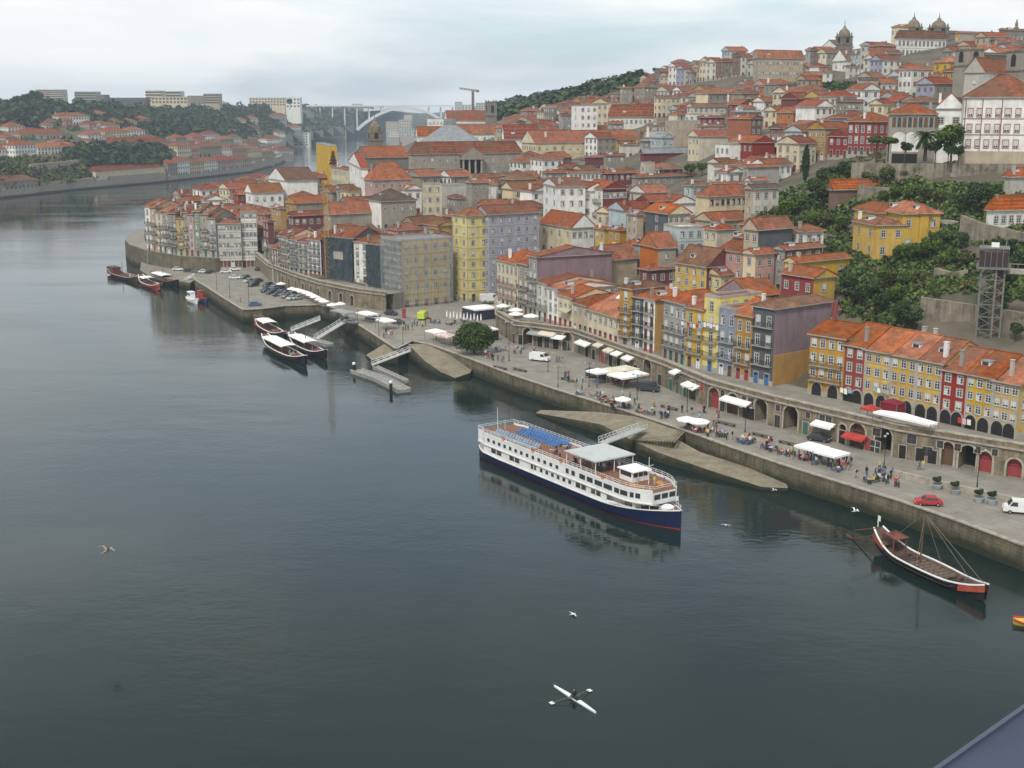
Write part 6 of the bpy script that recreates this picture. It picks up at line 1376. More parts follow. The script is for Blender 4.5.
for px, py, w, d, c, lab in [(598,371,4.2,3.6,mCloth,'white canopy, leftmost of the cluster in front of the arcade'),(611,370,5,4,mIv,'ivory canopy in the cluster in front of the arcade, second from left'),(622,375,5.5,4,mCloth,'white canopy in the front of the arcade cluster, over crowded tables'),(626,368,5,4,mIv,'ivory canopy at the back of the arcade cluster'),(637,373,4,3.5,mCloth,'white canopy, rightmost of the cluster beside the dark archway')]:
    mq(px, py, w, d, 55, 3.6, 2.7, c, lab)
for px, py, w, lab, c in [(436,331,5,'white market stall canopy left of the round tree',mCloth),(446,335,6,'pinkish white market stall canopy touching the round tree',mat('pink_canvas',(.62,.48,.44),.9)),(367,313,6.5,'white stall canopy at the left part of the square',mCloth),(386,320,5,'white stall canopy right of the larger one, left part of the square',mCloth),(343,311,8,'grey-green flat stall roof by the car park arcade',mGr)]:
    mq(px, py, w, 3.5, 50, 3.6, 2.5, c, lab)
# parasols
def parasol_mesh(r, h, closed=False):
    m = MB(); m.tube((0,0,0), (0,0,h), .04, .04, 6, 1); m.box(-.35,.35,-.35,.35,0,.08,1)
    if closed: m.lathe([(.10,h-2.0),(.26,h-1.7),(.20,h-.8),(.06,h)], 8, 0)
    else:
        n = 8; ap = (0,0,h)
        ring = [(r*math.cos(math.pi/4*k+.39), r*math.sin(math.pi/4*k+.39), h-.62) for k in range(8)]
        for k in range(8):
            a, c = ring[k], ring[(k+1) % 8]; m.poly([a, c, ap]); m.poly([(a[0],a[1],a[2]-.2), (c[0],c[1],c[2]-.2), c, a]); m.beam((0,0,h-.9), (a[0]*.97,a[1]*.97,a[2]), .03, 1)
    return m
def parasol(x, y, z, r, h, label, closed=False, group='parasols', rel=False, col=None):
    root = thing('parasol', (x, y, z), random.uniform(0, .8), label, 'parasol', group, rel)
    a = parasol_mesh(r, h, closed); c = MB(); p = MB()
    key = ('par', round(r,1), round(h,1), closed, col.name if col else '')
    if key not in WMESH:
        for f, mi in zip(a.f, a.m):
            (p if mi else c).poly([a.v[i] for i in f], 0)
        WMESH[key] = (c.mesh('canopy', col or mCloth), p.mesh('pole', mSteel))
    link('canopy', WMESH[key][0], root); link('pole', WMESH[key][1], root); return root
for px, py, z, r, lab in [(503,305,8.5,2.0,'open white parasol, leftmost of four on the bastion terrace'),(516,309,8.5,2.0,'open white parasol at the back of the bastion terrace, second of four'),(516,313,8.5,2.0,'open white parasol in front, third of four on the bastion terrace'),(531,315,8.5,2.1,'open white parasol, rightmost of four on the bastion terrace'),
        (623,398,3.6,1.7,'single white parasol over the quay tables below the canopy cluster'),(687,418,3.6,2.0,'white parasol, left of two touching ones on the quay edge'),(699,420,3.6,2.1,'white parasol, right of two touching ones on the quay edge')]:
    x, y = at(px, py, z+2.3); parasol(x, y, z, r, 2.7, lab)
for px, py, lab in [(812,446,'square white parasol left of the pair near the arcade cafe'),(832,452,'square white parasol right of the pair near the arcade cafe')]:
    mq(px, py, 4.6, 4.0, 52, 3.6, 2.5, mCloth, lab, name='parasol')
for i in range(11):
    px = 447+i*3.4; x, y = at(px, 322.5+(i % 2)*1.0+i*.35, 3.6); parasol(x, y, 3.6, .3, 3.4, 'closed white parasol standing in a row in front of the big marquee', closed=True, group='closed parasols on the square')
for i, (px, py) in enumerate([(281,283),(292,288),(297,289),(302,290.5),(307,292),(311,294),(315,296),(320,298.5),(324,300.5),(332,304),(340,303)]):
    x, y = at(px, py, 5.8); parasol(x, y, 3.6, 1.7, 2.6, 'white parasol', rel=False, group='white parasols beside the car park'); TOP[-1][0]['label'] = 'open white parasol in the long line along the car park arcade'
# ------------------------------------------------------------------ lamp posts
def lamp_make(h):
    m = MB(); m.tube((0,0,0), (0,0,.8), .12, .09, 8); m.tube((0,0,.8), (0,0,h), .07, .05, 6); a = m.mesh('post', mIron)
    m = MB(); m.beam((0,0,h-.1), (.9,0,h+.1), .06); m.beam((0,0,h-.1), (-.9,0,h+.1), .06); c = m.mesh('arm', mIron)
    m = MB(); m.lathe([(.02,.25),(.2,.12),(.26,-.02),(.12,-.16),(.02,-.18)], 8); e = m.mesh('lantern', mat('lantern_glass', (.35,.34,.30), .3, noise=0)); return a, c, e
LPM = lamp_make(5.6)
for px, pb, pt in [(637,400,374),(687,412,387),(745,432,407),(884,470,435),(977,487,450),(509,361,322),(403,345,325),(358,330,310),(379,337,320),(217,290,274),(230,298,279),(249,304,283),(548,372,353),(589,387,363),(558,387,366),(322,292,277),(795,452,428),(935,500,470)][:16]:
    x, y = at(px, pb, 3.6); root = thing('street_lamp', (x, y, 3.6), random.uniform(0, 3), 'dark street lamp with two arms', 'street lamp', 'street lamps on the quay', True)
    s = (pb-pt)*math.hypot(x, y)/F*1.04/5.7; root.scale = (1, 1, s)
    link('post', LPM[0], root); link('arm', LPM[1], root); link('lantern', LPM[2], root, (.9,0,5.6)); link('lantern', LPM[2], root, (-.9,0,5.6))
# ------------------------------------------------------------------ vehicles
mTyre = mat('tyre', (.02,.02,.02), .9, noise=0); mRim = mat('wheel_rim', (.35,.35,.36), .4, metal=.6, noise=0)
CARS = {}
def car(kind, col, loc, rot, label, group=None, rel=False, cat=None, s=1):
    key = kind
    if key not in CARS:
        if kind == 'car': L, Wd, prof, gl = 4.1, 1.7, [(-2.05,.35),(-2.05,.75),(-1.7,.86),(-1.5,.9),(-1.15,1.38),(.35,1.42),(1.0,.95),(1.9,.8),(2.05,.6),(2.05,.35)], [(-1.38,.95),(-1.05,1.33),(.3,1.37),(.85,.95)]
        else: L, Wd, prof, gl = 4.9, 1.9, [(-2.45,.4),(-2.45,1.95),(-2.3,2.05),(1.2,2.05),(1.75,1.25),(2.35,1.05),(2.45,.7),(2.45,.4)], [(.5,1.2),(.5,1.85),(1.2,1.85),(1.6,1.25)]
        m = MB(); n = len(prof); w = Wd/2
        def wy(z): return w*(1-.12*max(0, (z-.85))/.6) if kind == 'car' else w*(1-.05*max(0, z-1.2))
        for i in range(n):
            a, c = prof[i], prof[(i+1) % n]; m.poly([(a[0], -wy(a[1]), a[1]), (c[0], -wy(c[1]), c[1]), (c[0], wy(c[1]), c[1]), (a[0], wy(a[1]), a[1])])
        m.poly([(p[0], -wy(p[1]), p[1]) for p in prof][::-1]); m.poly([(p[0], wy(p[1]), p[1]) for p in prof])
        g = MB()
        for s_ in (-1, 1): g.poly([(p[0], s_*(wy(p[1])+.012), p[1]) for p in gl])
        if kind == 'car':
            g.poly([(.43,-.70,1.40),(.98,-.72,.98),(.98,.72,.98),(.43,.70,1.40)]); g.poly([(-1.2,-.70,1.36),(-1.47,-.72,.96),(-1.47,.72,.96),(-1.2,.70,1.36)])
        else: g.poly([(1.26,-.85,2.0),(1.78,-.88,1.30),(1.78,.88,1.30),(1.26,.85,2.0)])
        wh = MB(); wh.tube((0,-.1,0), (0,.1,0), .31, .31, 12, 0); wh.tube((0,-.11,0), (0,.11,0), .17, .17, 8, 1)
        hl = MB(); hl.box(-.03,.03,-.16,.16,-.07,.07)
        CARS[key] = (m, g.mesh('windows', mGlass), wh.mesh('wheel', [mTyre, mRim]), hl.mesh('headlight', mat('headlamp', (.7,.7,.65), .2, noise=0)), L, Wd)
    m, g, wh, hl, L, Wd = CARS[key]; ck = (key, col.name)
    if ck not in WMESH: WMESH[ck] = m.mesh('body', col)
    root = thing('car' if kind == 'car' else 'van', loc, rot, label, cat or kind, group, rel); root.scale = (s,)*3
    link('body', WMESH[ck], root); link('windows', g, root)
    for sx in (-.31, .31):
        for sy in (-.46, .46): link('wheel', wh, root, (L*sx, Wd*sy, .31))
    for sy in (-.34, .34): link('headlight', hl, root, (L/2, Wd*sy, .68))
    return root
def paint(n, c): return mat('paint_'+n, c, .3, noise=.05, spec=.5)
PT = {'white': paint('white', (.72,.72,.72)), 'red': paint('red', (.42,.03,.04)), 'silver': paint('silver', (.38,.39,.40)), 'dark': paint('dark', (.04,.045,.055)), 'blue': paint('blue', (.05,.12,.24)), 'grey': paint('grey', (.16,.17,.18)), 'lime': paint('lime', (.50,.62,.06))}
def pz(px, py, z=3.6): x, y = at(px, py, z); return (x, y, z)
car('car', PT['red'], pz(928,505), R(173), 'red car parked alone on the quay near the low wall')
car('van', PT['white'], pz(1020,513), R(165), 'white van at the right edge of the photo, cut by the frame')
car('van', PT['white'], pz(540,361), R(-28), 'white van parked in front of the arcade left part')
car('van', PT['lime'], pz(423,319), R(80), 'bright yellow-green van parked on the square', s=1.1)
car('van', PT['white'], pz(490,302,4.2), R(20), 'white delivery truck behind the marquee', s=1.25)
car('van', PT['dark'], pz(648,391), R(-25), 'dark vehicle parked beside the big dark archway')
car('van', PT['dark'], pz(597,378), R(-30), 'dark vehicle under the leftmost white canopy')
car('car', PT['dark'], pz(819,441), R(-35), 'dark blue car parked against the arcaded wall')
car('car', PT['blue'], pz(255,306), R(15), 'blue car standing alone near the quay corner by the tour boats')
CG = 'cars parked on the left quay'
for px, py, c, r_ in [(226,273,'white',10),(235,270.5,'white',10),(251,266.5,'silver',15),(260,270.5,'dark',60),(235,279,'white',0),(303,275,'grey',0)][:5]:
    z = 3.6; car('car', PT[c], pz(px, py, z), R(r_), {'white':'white car','silver':'silver car','dark':'dark car','grey':'grey car'}[c], CG, True)
for px, py, c in [(178,270.5,'white'),(197,272.5,'grey'),(204,273,'white'),(210.5,273.5,'dark'),(189,272,'dark')]:
    car('car', PT[c], pz(px, py, 2.2), R(8), c+' car on the low road', CG, True)
crg = random.Random(5)
for rr in range(4):
    for k in range(8):
        px = 244+k*6.4+rr*5+crg.uniform(-1, 1); py = 278.5+k*1.9+rr*3.9
        if py > 300 or px > 312 or crg.random() < .45: continue
        px += crg.uniform(-1.5, 1.5)
        c = crg.choice(['dark','dark','grey','dark','blue','silver','grey']); car('car', PT[c], pz(px, py), R(-125+crg.uniform(-14, 14)), f'{c} car' if c != 'silver' else 'silver car', CG, True)
for k, (px, py) in enumerate([(345,325),(352,327),(371,322),(378,323),(391,318),(398,327)]):
    c = ['dark','grey','silver','white','dark','dark'][k]; car('car', PT[c], pz(px, py-3), R(-30), f'{c} car between market stalls', CG, True)
x, y = at(404, 318, 3.6); m = MB(); m.box(-.5,.5,-.5,.5,0,2.4); m.box(-.6,.6,-.6,.6,2.4,2.6); o = m.build('kiosk', mRedS); o.location = (x, y, 3.6); tag(o, 'narrow red kiosk box in front of the scaffolded building', 'kiosk')
# ------------------------------------------------------------------ people
def person_mesh(pose, seed=0):
    J = {'stand': [(0,0,.95),(0,0,1.18),(0,0,1.42),(0,0,1.52),(0,0,1.68), (.10,0,.9),(.11,.02,.5),(.11,0,.06),(.11,.14,.03), (-.10,0,.9),(-.11,.02,.5),(-.11,0,.06),(-.11,.14,.03), (.19,0,1.4),(.25,-.02,1.12),(.26,.08,.86),(.26,.1,.78), (-.19,0,1.4),(-.25,-.02,1.12),(-.26,.08,.86),(-.26,.1,.78)],
         'walk': [(0,0,.94),(0,.02,1.18),(0,.04,1.42),(0,.05,1.52),(0,.07,1.68), (.10,0,.9),(.10,.2,.5),(.10,.22,.08),(.10,.36,.05), (-.10,0,.9),(-.10,-.04,.5),(-.10,-.3,.12),(-.10,-.2,.04), (.19,.04,1.4),(.24,-.12,1.14),(.25,-.14,.9),(.25,-.12,.8), (-.19,.04,1.4),(-.24,.14,1.14),(-.25,.32,.95),(-.25,.38,.9)],
         'sit': [(0,0,.5),(0,-.02,.75),(0,0,1.0),(0,.01,1.1),(0,.03,1.26), (.10,.05,.48),(.12,.45,.5),(.12,.46,.1),(.12,.6,.05), (-.10,.05,.48),(-.12,.45,.5),(-.12,.46,.1),(-.12,.6,.05), (.19,0,.98),(.25,.02,.72),(.18,.26,.66),(.14,.34,.68), (-.19,0,.98),(-.25,.02,.72),(-.18,.26,.66),(-.14,.34,.68)]}[pose]
    E_ = [(0,1),(1,2),(2,3),(3,4),(0,5),(5,6),(6,7),(7,8),(0,9),(9,10),(10,11),(11,12),(2,13),(13,14),(14,15),(15,16),(2,17),(17,18),(18,19),(19,20)]
    rad = [.15,.14,.16,.06,.115, .10,.075,.05,.04,.10,.075,.05,.04,.065,.05,.04,.045,.065,.05,.04,.045]
    me = bpy.data.meshes.new('tmp'); me.from_pydata(J, E_, []); me.update()
    o = bpy.data.objects.new('tmp', me); COL.objects.link(o); sk = o.modifiers.new('s', 'SKIN')
    for i, v in enumerate(me.skin_vertices[0].data): v.radius = (rad[i]*(1.15 if i in (1, 2) else 1), rad[i]*(.75 if i in (0, 1, 2) else 1)); v.use_root = (i == 0)
    ss = o.modifiers.new('b', 'SUBSURF'); ss.levels = 1
    dg = bpy.context.evaluated_depsgraph_get(); out = bpy.data.meshes.new_from_object(o.evaluated_get(dg)); bpy.data.objects.remove(o)
    return out
mSkin = mat('skin', (.45,.27,.19), .7, noise=0); mHair = mat('hair', (.04,.025,.018), .8, noise=0)
CLO = [('white',(.65,.65,.63)),('red',(.45,.04,.04)),('black',(.02,.02,.022)),('blue',(.06,.14,.35)),('pink',(.55,.22,.26)),('grey',(.22,.22,.23)),('yellow',(.6,.45,.08)),('green',(.07,.18,.08)),('light blue',(.32,.42,.55)),('navy',(.02,.03,.08))]
TRO = [('dark',(.03,.03,.035)),('denim',(.07,.10,.18)),('beige',(.40,.34,.25))]
PB = {p: person_mesh(p) for p in ('stand', 'walk', 'sit')}; PM = {}
def person(loc, rot, pose, ci, ti, label=None, rel=True, group='people on the quay', name='person'):
    key = (pose, ci, ti)
    if key not in PM:
        me = PB[pose].copy(); me.name = 'person'; me.materials.clear()
        for m_ in (mSkin, mHair, mat('cloth_'+CLO[ci][0], CLO[ci][1], .9, noise=.1), mat('trousers_'+TRO[ti][0], TRO[ti][1], .9, noise=.1), mDark): me.materials.append(m_)
        zs = {'stand': (1.5, .93), 'walk': (1.5, .93), 'sit': (1.09, .56)}[pose]
        mi = []
        for p in me.polygons:
            c = p.center
            if c.z > zs[0]: k = 1 if (c.z > zs[0]+.17 or c.y < (.05 if pose == 'walk' else .0)-.02) else 0
            elif c.z > zs[1]: k = 0 if (abs(c.x) > .2 and c.z < zs[1]+.12 and pose != 'sit') else 2
            elif abs(c.x) > .21 and pose != 'sit': k = 0
            elif pose == 'sit' and c.z > .6: k = 0
            else: k = 4 if c.z < .08 else 3
            mi.append(k)
        me.polygons.foreach_set('material_index', mi); me.polygons.foreach_set('use_smooth', [True]*len(mi)); PM[key] = me
    lab = label or f"{'seated' if pose=='sit' else 'walking' if pose=='walk' else 'standing'} person in {CLO[ci][0]} top"
    o = link(name, PM[key], None, loc, rot); tag(o, lab, 'person', group, rel); return o
# cafe furniture
m = MB(); m.lathe([(.02,.74),(.42,.74),(.42,.71),(.03,.70),(.03,.03),(.25,.0)], 10); TBL = m.mesh('cafe_table', mat('table_top', (.30,.29,.28), .5))
def chair_mesh(col):
    m = MB(); m.box(-.22,.22,-.22,.22,.42,.46); m.box(-.22,.22,-.24,-.20,.46,.88)
    for sx in (-.2,.2):
        for sy in (-.2,.2): m.box(sx-.02,sx+.02,sy-.02,sy+.02,0,.42)
    return m.mesh('cafe_chair', col)
CHR = {'blue': chair_mesh(mat('chair_blue', (.07,.10,.24), .6)), 'dark': chair_mesh(mat('chair_dark', (.04,.035,.035), .6)), 'light': chair_mesh(mat('chair_light', (.5,.5,.48), .5)), 'red': chair_mesh(mat('chair_red', (.35,.06,.05), .6))}
prg = random.Random(21)
def cluster(px, py, n, cc, occ=.85, z=3.6, sp=4.0):
    x0, y0 = at(px, py, z)
    for i in range(n):
        x, y = x0+prg.uniform(-sp, sp)*.5, y0+prg.uniform(-sp, sp)*.5
        tag(link('cafe_table', TBL, None, (x, y, z)), 'small round cafe table', 'table', 'cafe tables on the quay'); TOP[-1] = (TOP[-1][0], True)
        a0 = prg.uniform(0, 6.28)
        for k in range(prg.choice((2, 3, 3))):
            a = a0+k*2.1; cx, cy = x+.8*math.cos(a), y+.8*math.sin(a)
            tag(link('cafe_chair', CHR[cc], None, (cx, cy, z), a+math.pi/2), f'{cc} cafe chair', 'chair', 'cafe chairs on the quay'); TOP[-1] = (TOP[-1][0], True)
            if prg.random() < occ: person((cx-.05*math.cos(a), cy-.05*math.sin(a), z-.03), a+math.pi/2, 'sit', prg.randrange(10), prg.randrange(3))
for px, py, n, cc in [(586,396,2,'blue'),(597,400,2,'dark'),(608,402,2,'red'),(620,407,2,'dark'),(633,409,2,'dark'),(645,413,2,'red'),(657,417,2,'dark'),(690,428,2,'dark'),(702,431,2,'red'),(714,435,1,'dark'),(726,438,1,'dark'),(738,441,2,'red'),(748,444,2,'blue'),(758,447,1,'dark'),(776,452,2,'dark'),(786,455,1,'dark'),(806,459,2,'red'),(820,463,2,'dark'),(850,474,1,'blue'),(872,480,2,'dark'),
        (612,381,2,'red'),(622,382,2,'red'),(634,380,1,'dark'),(505,350,3,'light'),(520,348,2,'light'),(532,351,2,'light'),(438,322,2,'blue'),(447,325,2,'blue'),(458,323,2,'blue')]:
    cluster(px, py, n, cc)
for px, py in [(575,386),(600,398),(617,404),(640,410),(662,419),(668,412),(705,437),(719,437),(730,440),(748,441),(764,450),(770,447),(790,457),(812,465),(828,467),(833,465),(838,468),(842,470),(845,464),(857,478),(880,471),(882,478),(885,484),(893,486),(785,427),(803,461),(522,354),(512,354),(456,345),(462,348),(470,351),(478,354),(484,356),(490,359),(496,361),(501,363),(466,349),(487,357),(415,325),(419,327),(424,326),(430,323),(412,330),(402,330),(398,327),(438,339),(446,340),(452,343),(386,338),(389,335),(568,378),(604,362),(920,470),(705,413),(716,418),(740,412),(650,407),(237,302),(345,318),(560,362),(760,403)]:
    if (px, py) in ((604,362),(760,403)): continue
    for k in range(prg.choice((2, 2, 3))):
        x, y = at(px+prg.uniform(-4, 4), py+prg.uniform(-.6, .6), 3.6)
        person((x, y, 3.6), prg.uniform(0, 6.28), prg.choice(('stand', 'walk')), prg.randrange(10), prg.randrange(3))
for _ in range(46):
    f = prg.random(); px = 560+f*345; py = 383+f*98+prg.uniform(-1, 9)-(6 if px < 700 else 0)
    x, y = at(px, py, 3.6); person((x, y, 3.6), prg.uniform(0, 6.28), prg.choice(('stand', 'walk')), prg.choice((0, 2, 2, 3, 5, 9, 9, 1, 8)), prg.randrange(3))
# benches, planters, low things
m = MB(); m.box(-2.2,2.2,-.35,.35,.4,.5)
for x in (-1.9,0,1.9): m.box(x-.1,x+.1,-.3,.3,0,.4)
BEN = m.mesh('bench', mat('bench_wood', (.10,.085,.07), .8))
for px, py in [(669,409),(726,425),(762,437),(789,445),(500,369),(520,371),(568,381),(443,360)]:
    if px == 443: continue
    x, y = at(px, py, 3.6); tag(link('bench', BEN, None, (x, y, 3.6), R(-50)), 'long dark bench', 'bench', 'benches on the quay'); TOP[-1] = (TOP[-1][0], True)
m = MB(); m.lathe([(.5,0),(.62,.7),(.55,.75)], 12, 0); PLA = m; 
for px, py in [(937,489),(955,494),(979,502),(992,504)]:
    x, y = at(px, py, 3.6); root = thing('planter', (x, y, 3.6), 0, 'round planter with dark bush by the low wall', 'planter', 'planters near the red car', True)
    m = MB(); m.lathe([(.6,0),(.85,.8),(.8,.85)], 12, 0); m.build('pot', mat('planter_grey', (.33,.36,.38), .7), root); link('bush', TREES['c'][0], root, (0,0,.35), 0, .22)
# laundry
for px, ye, n, lab in [(694,326,7,'string of washing along the top balcony of the yellow house'),(712,326,6,'washing hung below the fourth floor of the lemon house'),(885,392,4,'pink and white washing hanging on the yellow terrace'),(850,392,3,'pale washing hanging beside the left red house'),(970,422,3,'white washing near the bottom of the right yellow houses')]:
    s = s_of(HBL, px, 14); x, y, tx, ty = wpt(HBL, s); nx, ny = (ty, -tx)
    if nx > 0: nx, ny = -nx, -ny
    zz = 8.5
    while proj(x+nx, y+ny, zz)[1] > ye and zz < 30: zz += .1
    root = thing('washing_line', (x+nx*1.0, y+ny*1.0, zz), math.atan2(ty, tx), lab, 'laundry'); m = MB(); m.beam((-.5*n,0,.6), (.5*n,0,.6), .03); m.build('line', mIron, root)
    for k in range(n):
        c = prg.choice([mCloth, mCloth, MATS['pink_canvas'], mat('cloth_light blue', (.32,.42,.55)), mat('cloth_red', (.45,.04,.04))]); m = MB(); u = -.45*n+.9*k; hh = prg.uniform(.6, 1.3)
        m.poly([(u,0,.6),(u+.7,.02,.6),(u+.72,.08,.6-hh),(u-.02,.06,.62-hh)]); m.build('garment', c, root)
# signs: white bricks of text are illegible in the photo; only small shop boards
# ------------------------------------------------------------------ cruise boat
fx, fy = .560, -.828; SO = (-3.2, 221.2, 0)
ship = thing('cruise_boat', SO, math.atan2(fy, fx), 'white two-deck river cruise boat with navy hull moored at the quay', 'boat')
mNavy = mat('hull_navy', (.005,.011,.048), .35, noise=.1, spec=.5); mHullW = mat('ship_white', (.74,.74,.72), .4, noise=.08, scale=.5); mBoot = mat('boot_red', (.30,.03,.03), .6)
def hb(x):
    if x < 3: return 3.3+1.0*math.sin(x/3*math.pi/2)
    if x < 37: return 4.3
    t_ = (x-37)/14; return max(.08, 4.3*(1-t_**2.2))
def sheer(x): return 1.55+max(0, (x-34)/17)**2*1.5+max(0, (4-x)/4)*.7
def loft(m, xs, hw, z0, z1, mi=0, flare=0, cap=True, mt=None):
    for a, c in zip(xs[:-1], xs[1:]):
        for s in (-1, 1):
            q = [(a, s*hw(a)*(1-flare), z0(a)), (c, s*hw(c)*(1-flare), z0(c)), (c, s*hw(c), z1(c)), (a, s*hw(a), z1(a))]
            m.poly(q if s < 0 else q[::-1], mi)
        if cap: m.poly([(a, -hw(a), z1(a)), (c, -hw(c), z1(c)), (c, hw(c), z1(c)), (a, hw(a), z1(a))], mi if mt is None else mt)
    for x, o in ((xs[0], 1), (xs[-1], -1)): m.poly([(x, -hw(x), z0(x)), (x, -hw(x), z1(x)), (x, hw(x), z1(x)), (x, hw(x), z0(x))][::o], mi)
XS = [0,.5,1,2,3,8,14,20,26,32,37,39,41,43,45,46.5,48,49,50,50.6,51]
m = MB(); loft(m, XS, hb, lambda x: -.5, lambda x: .18, 1, .12, False); loft(m, XS, hb, lambda x: .18, sheer, 0, .05, True, 2)
m.build('hull', [mNavy, mBoot, mWood], ship)
m = MB()
for a, c in zip(XS[:-1], XS[1:]):
    for s in (-1, 1): m.beam((a, s*(hb(a)+.03), sheer(a)), (c, s*(hb(c)+.03), sheer(c)), .16, 0, .14)
m.build('rubbing_strake', mHullW, ship)
XM = [1.2,3,8,14,20,26,32,37,39,41,42.5,44]; hm = lambda x: min(hb(x)-.1, 4.2) if x < 40 else min(hb(x)-.25, 3.6)
hi = lambda x: max(1.5, hm(x)-1.0)
# main deck: solid white walls with open bays on the near and far sides
bays = [(1.6,3.0),(5.2,8.8),(11.0,14.4),(17.5,19.4),(30.2,33.2),(34.2,37.0),(38.2,43.6)]
m = MB(); loft(m, XM, hi, lambda x: 1.5, lambda x: 3.3, 0, 0, False)
def side_panel(m, x0, x1, z0, z1, off=0, mi=0):
    n = max(1, int((x1-x0)/1.5)); P_ = [x0+(x1-x0)*i/n for i in range(n+1)]
    for a, c in zip(P_[:-1], P_[1:]):
        for s in (-1, 1):
            ya, yc = s*(hm(a)+off), s*(hm(c)+off); ia, ic = s*(hm(a)+off-.1), s*(hm(c)+off-.1)
            q = [(a,ya,z0),(c,yc,z0),(c,yc,z1),(a,ya,z1)]; m.poly(q if s < 0 else q[::-1], mi); q = [(a,ia,z0),(c,ic,z0),(c,ic,z1),(a,ia,z1)]; m.poly(q[::-1] if s < 0 else q, mi)
cur = 1.2
for (a, c) in bays:
    if a > cur: side_panel(m, cur, a, 1.4, 3.3)
    side_panel(m, a, c, 1.4, 2.15); 
    for x in (a+.05, (a+c)/2, c-.05): 
        for s in (-1, 1): m.box(x-.06, x+.06, s*hm(x)-.06, s*hm(x)+.06, 2.15, 3.3)
    cur = c
side_panel(m, cur, 44, 1.4, 3.3) if cur < 44 else None
m.poly([(44,-hm(44),1.5),(44,hm(44),1.5),(44,hm(44),3.3),(44,-hm(44),3.3)])
m.build('main_deck', mHullW, ship)
hu = lambda x: (4.35 if x > 3 else 3.9) if x < 41.5 else max(2.4, 4.35*(1-((x-41.5)/7.5)**2.2))
XU = [.6,2,3.2,8,14,20,26,32,37,41.5,43,44.5,45.8,46.6,47.2]
m = MB(); loft(m, XU, hu, lambda x: 3.3, lambda x: 5.15, 0, 0, True); loft(m, [x+.0 for x in XU], lambda x: hu(x)+.12, lambda x: 3.22, lambda x: 3.42, 0, 0, True); m.build('upper_deck', mHullW, ship)
m = MB(); loft(m, XU, lambda x: hu(x)-.15, lambda x: 5.15, lambda x: 5.22, 0, 0, True); m.build('sun_deck', mWood, ship)
m = MB()
for a, c in zip(XU[:-1], XU[1:]):
    for s in (-1, 1):
        m.beam((a, s*hu(a), 5.35), (c, s*hu(c), 5.35), .08, 0, .4)
        for z in (5.85, 6.15): m.beam((a, s*hu(a), z), (c, s*hu(c), z), .05)
        n = max(1, int((c-a)/1.2))
        for k in range(n): x = a+(c-a)*k/n; m.beam((x, s*hu(x), 5.2), (x, s*hu(x), 6.15), .05)
for x in (.6, 47.2):
    for z in (5.85, 6.15): m.beam((x, -hu(x), z), (x, hu(x), z), .05)
m.build('railing', mHullW, ship)
def shipwin(x, z, w, h, both=True):
    for s in (-1, 1):
        hw = hu if z > 3.3 else hm
        mm_ = MB(); y = s*(hw(x)+.03); a, c = x-w/2, x+w/2; ya, yc = s*(hw(a)+.04), s*(hw(c)+.04)
        q = [(a,ya,z),(c,yc,z),(c,yc,z+h),(a,ya,z+h)]; mm_.poly(q if s < 0 else q[::-1], 0); mm_.build('window', mGlass, ship)
for k in range(14): shipwin(3.0+k*1.72, 4.05, .75, .62)
for x, w in ((28.2,.8),(29.8,.9),(32.2,1.5),(34.2,1.5),(36.4,1.9),(38.8,2.1),(41.0,1.2),(42.6,1.5),(44.6,1.6)): shipwin(x, 4.0, w, .8)
for k in range(6): shipwin(20.7+k*1.6, 2.3, .75, .6)
for (a, c) in ((-2.1,-.9),(-.6,.6),(.9,2.1)): m = MB(); m.poly([(47.24,a,4.0),(47.24,c,4.0),(47.24,c,4.8),(47.24,a,4.8)]); m.build('window', mGlass, ship)
m = MB()
for (a, c) in bays: 
    for s in (-1, 1):
        x0, x1 = a+.2, c-.2; y = s*(hi((a+c)/2)+.03); q = [(x0,y,1.7),(x1,y,1.7),(x1,y,3.1),(x0,y,3.1)]; m.poly(q if s < 0 else q[::-1])
m.build('gallery_doors', mat('ship_beige', (.30,.26,.21), .7), ship)
for k in range(10):   # letters area is illegible: small portholes in the hull
    pass
m = MB(); m.box(27,35.2,-4.1,4.1,7.35,7.55,0)
for x in (27.3,31,34.9):
    for y in (-3.8,0,3.8): m.box(x-.06,x+.06,y-.06,y+.06,5.2,7.35,1)
m.build('canopy', [mat('canopy_grey', (.47,.49,.48), .7, noise=.08), mHullW], ship)
m = MB(); m.box(38.2,41.4,-1.6,1.6,5.2,6.9,0); m.box(37.9,41.9,-1.9,1.9,6.9,7.05,1); m.box(41.38,41.44,-1.4,1.4,6.0,6.75,2); m.box(38.5,41.1,-1.63,-1.57,6.0,6.75,2); m.box(38.5,41.1,1.57,1.63,6.0,6.75,2)
for y in (-.5,.5): m.box(41.38,41.46,y-.05,y+.05,5.2,6.9,0)
m.build('wheelhouse', [mHullW, mWhite, mGlass], ship)
m = MB(); m.tube((43.4,0,5.2),(43.4,0,9.6),.07,.04,6); m.beam((43.4,-.9,8.2),(43.4,.9,8.2),.06); m.box(43.2,43.6,-.5,.5,7.4,7.46); m.build('mast', mHullW, ship)
m = MB(); m.tube((2.6,-1,5.2),(2.6,-1,9.4),.06,.04,6); m.tube((2.6,.6,5.2),(2.6,.6,7),.04,.03,6); m.build('flagpole', mHullW, ship)
mOrg = mat('hatch_orange', (.50,.22,.05), .7)
for (x, y) in ((43.2,-2.4),(44.2,1.8)): m = MB(); m.box(x-1.1,x+1.1,y-.7,y+.7,5.22,5.34); m.build('mat', mOrg, ship)
m = MB(); m.tube((50.3,0,3),(50.3,0,5.2),.04,.03,6); m.poly([(50.3,0,5.1),(49.6,.1,4.9),(49.6,.1,4.2),(50.3,0,4.4)]); m.build('bow_flag', mHullW, ship)
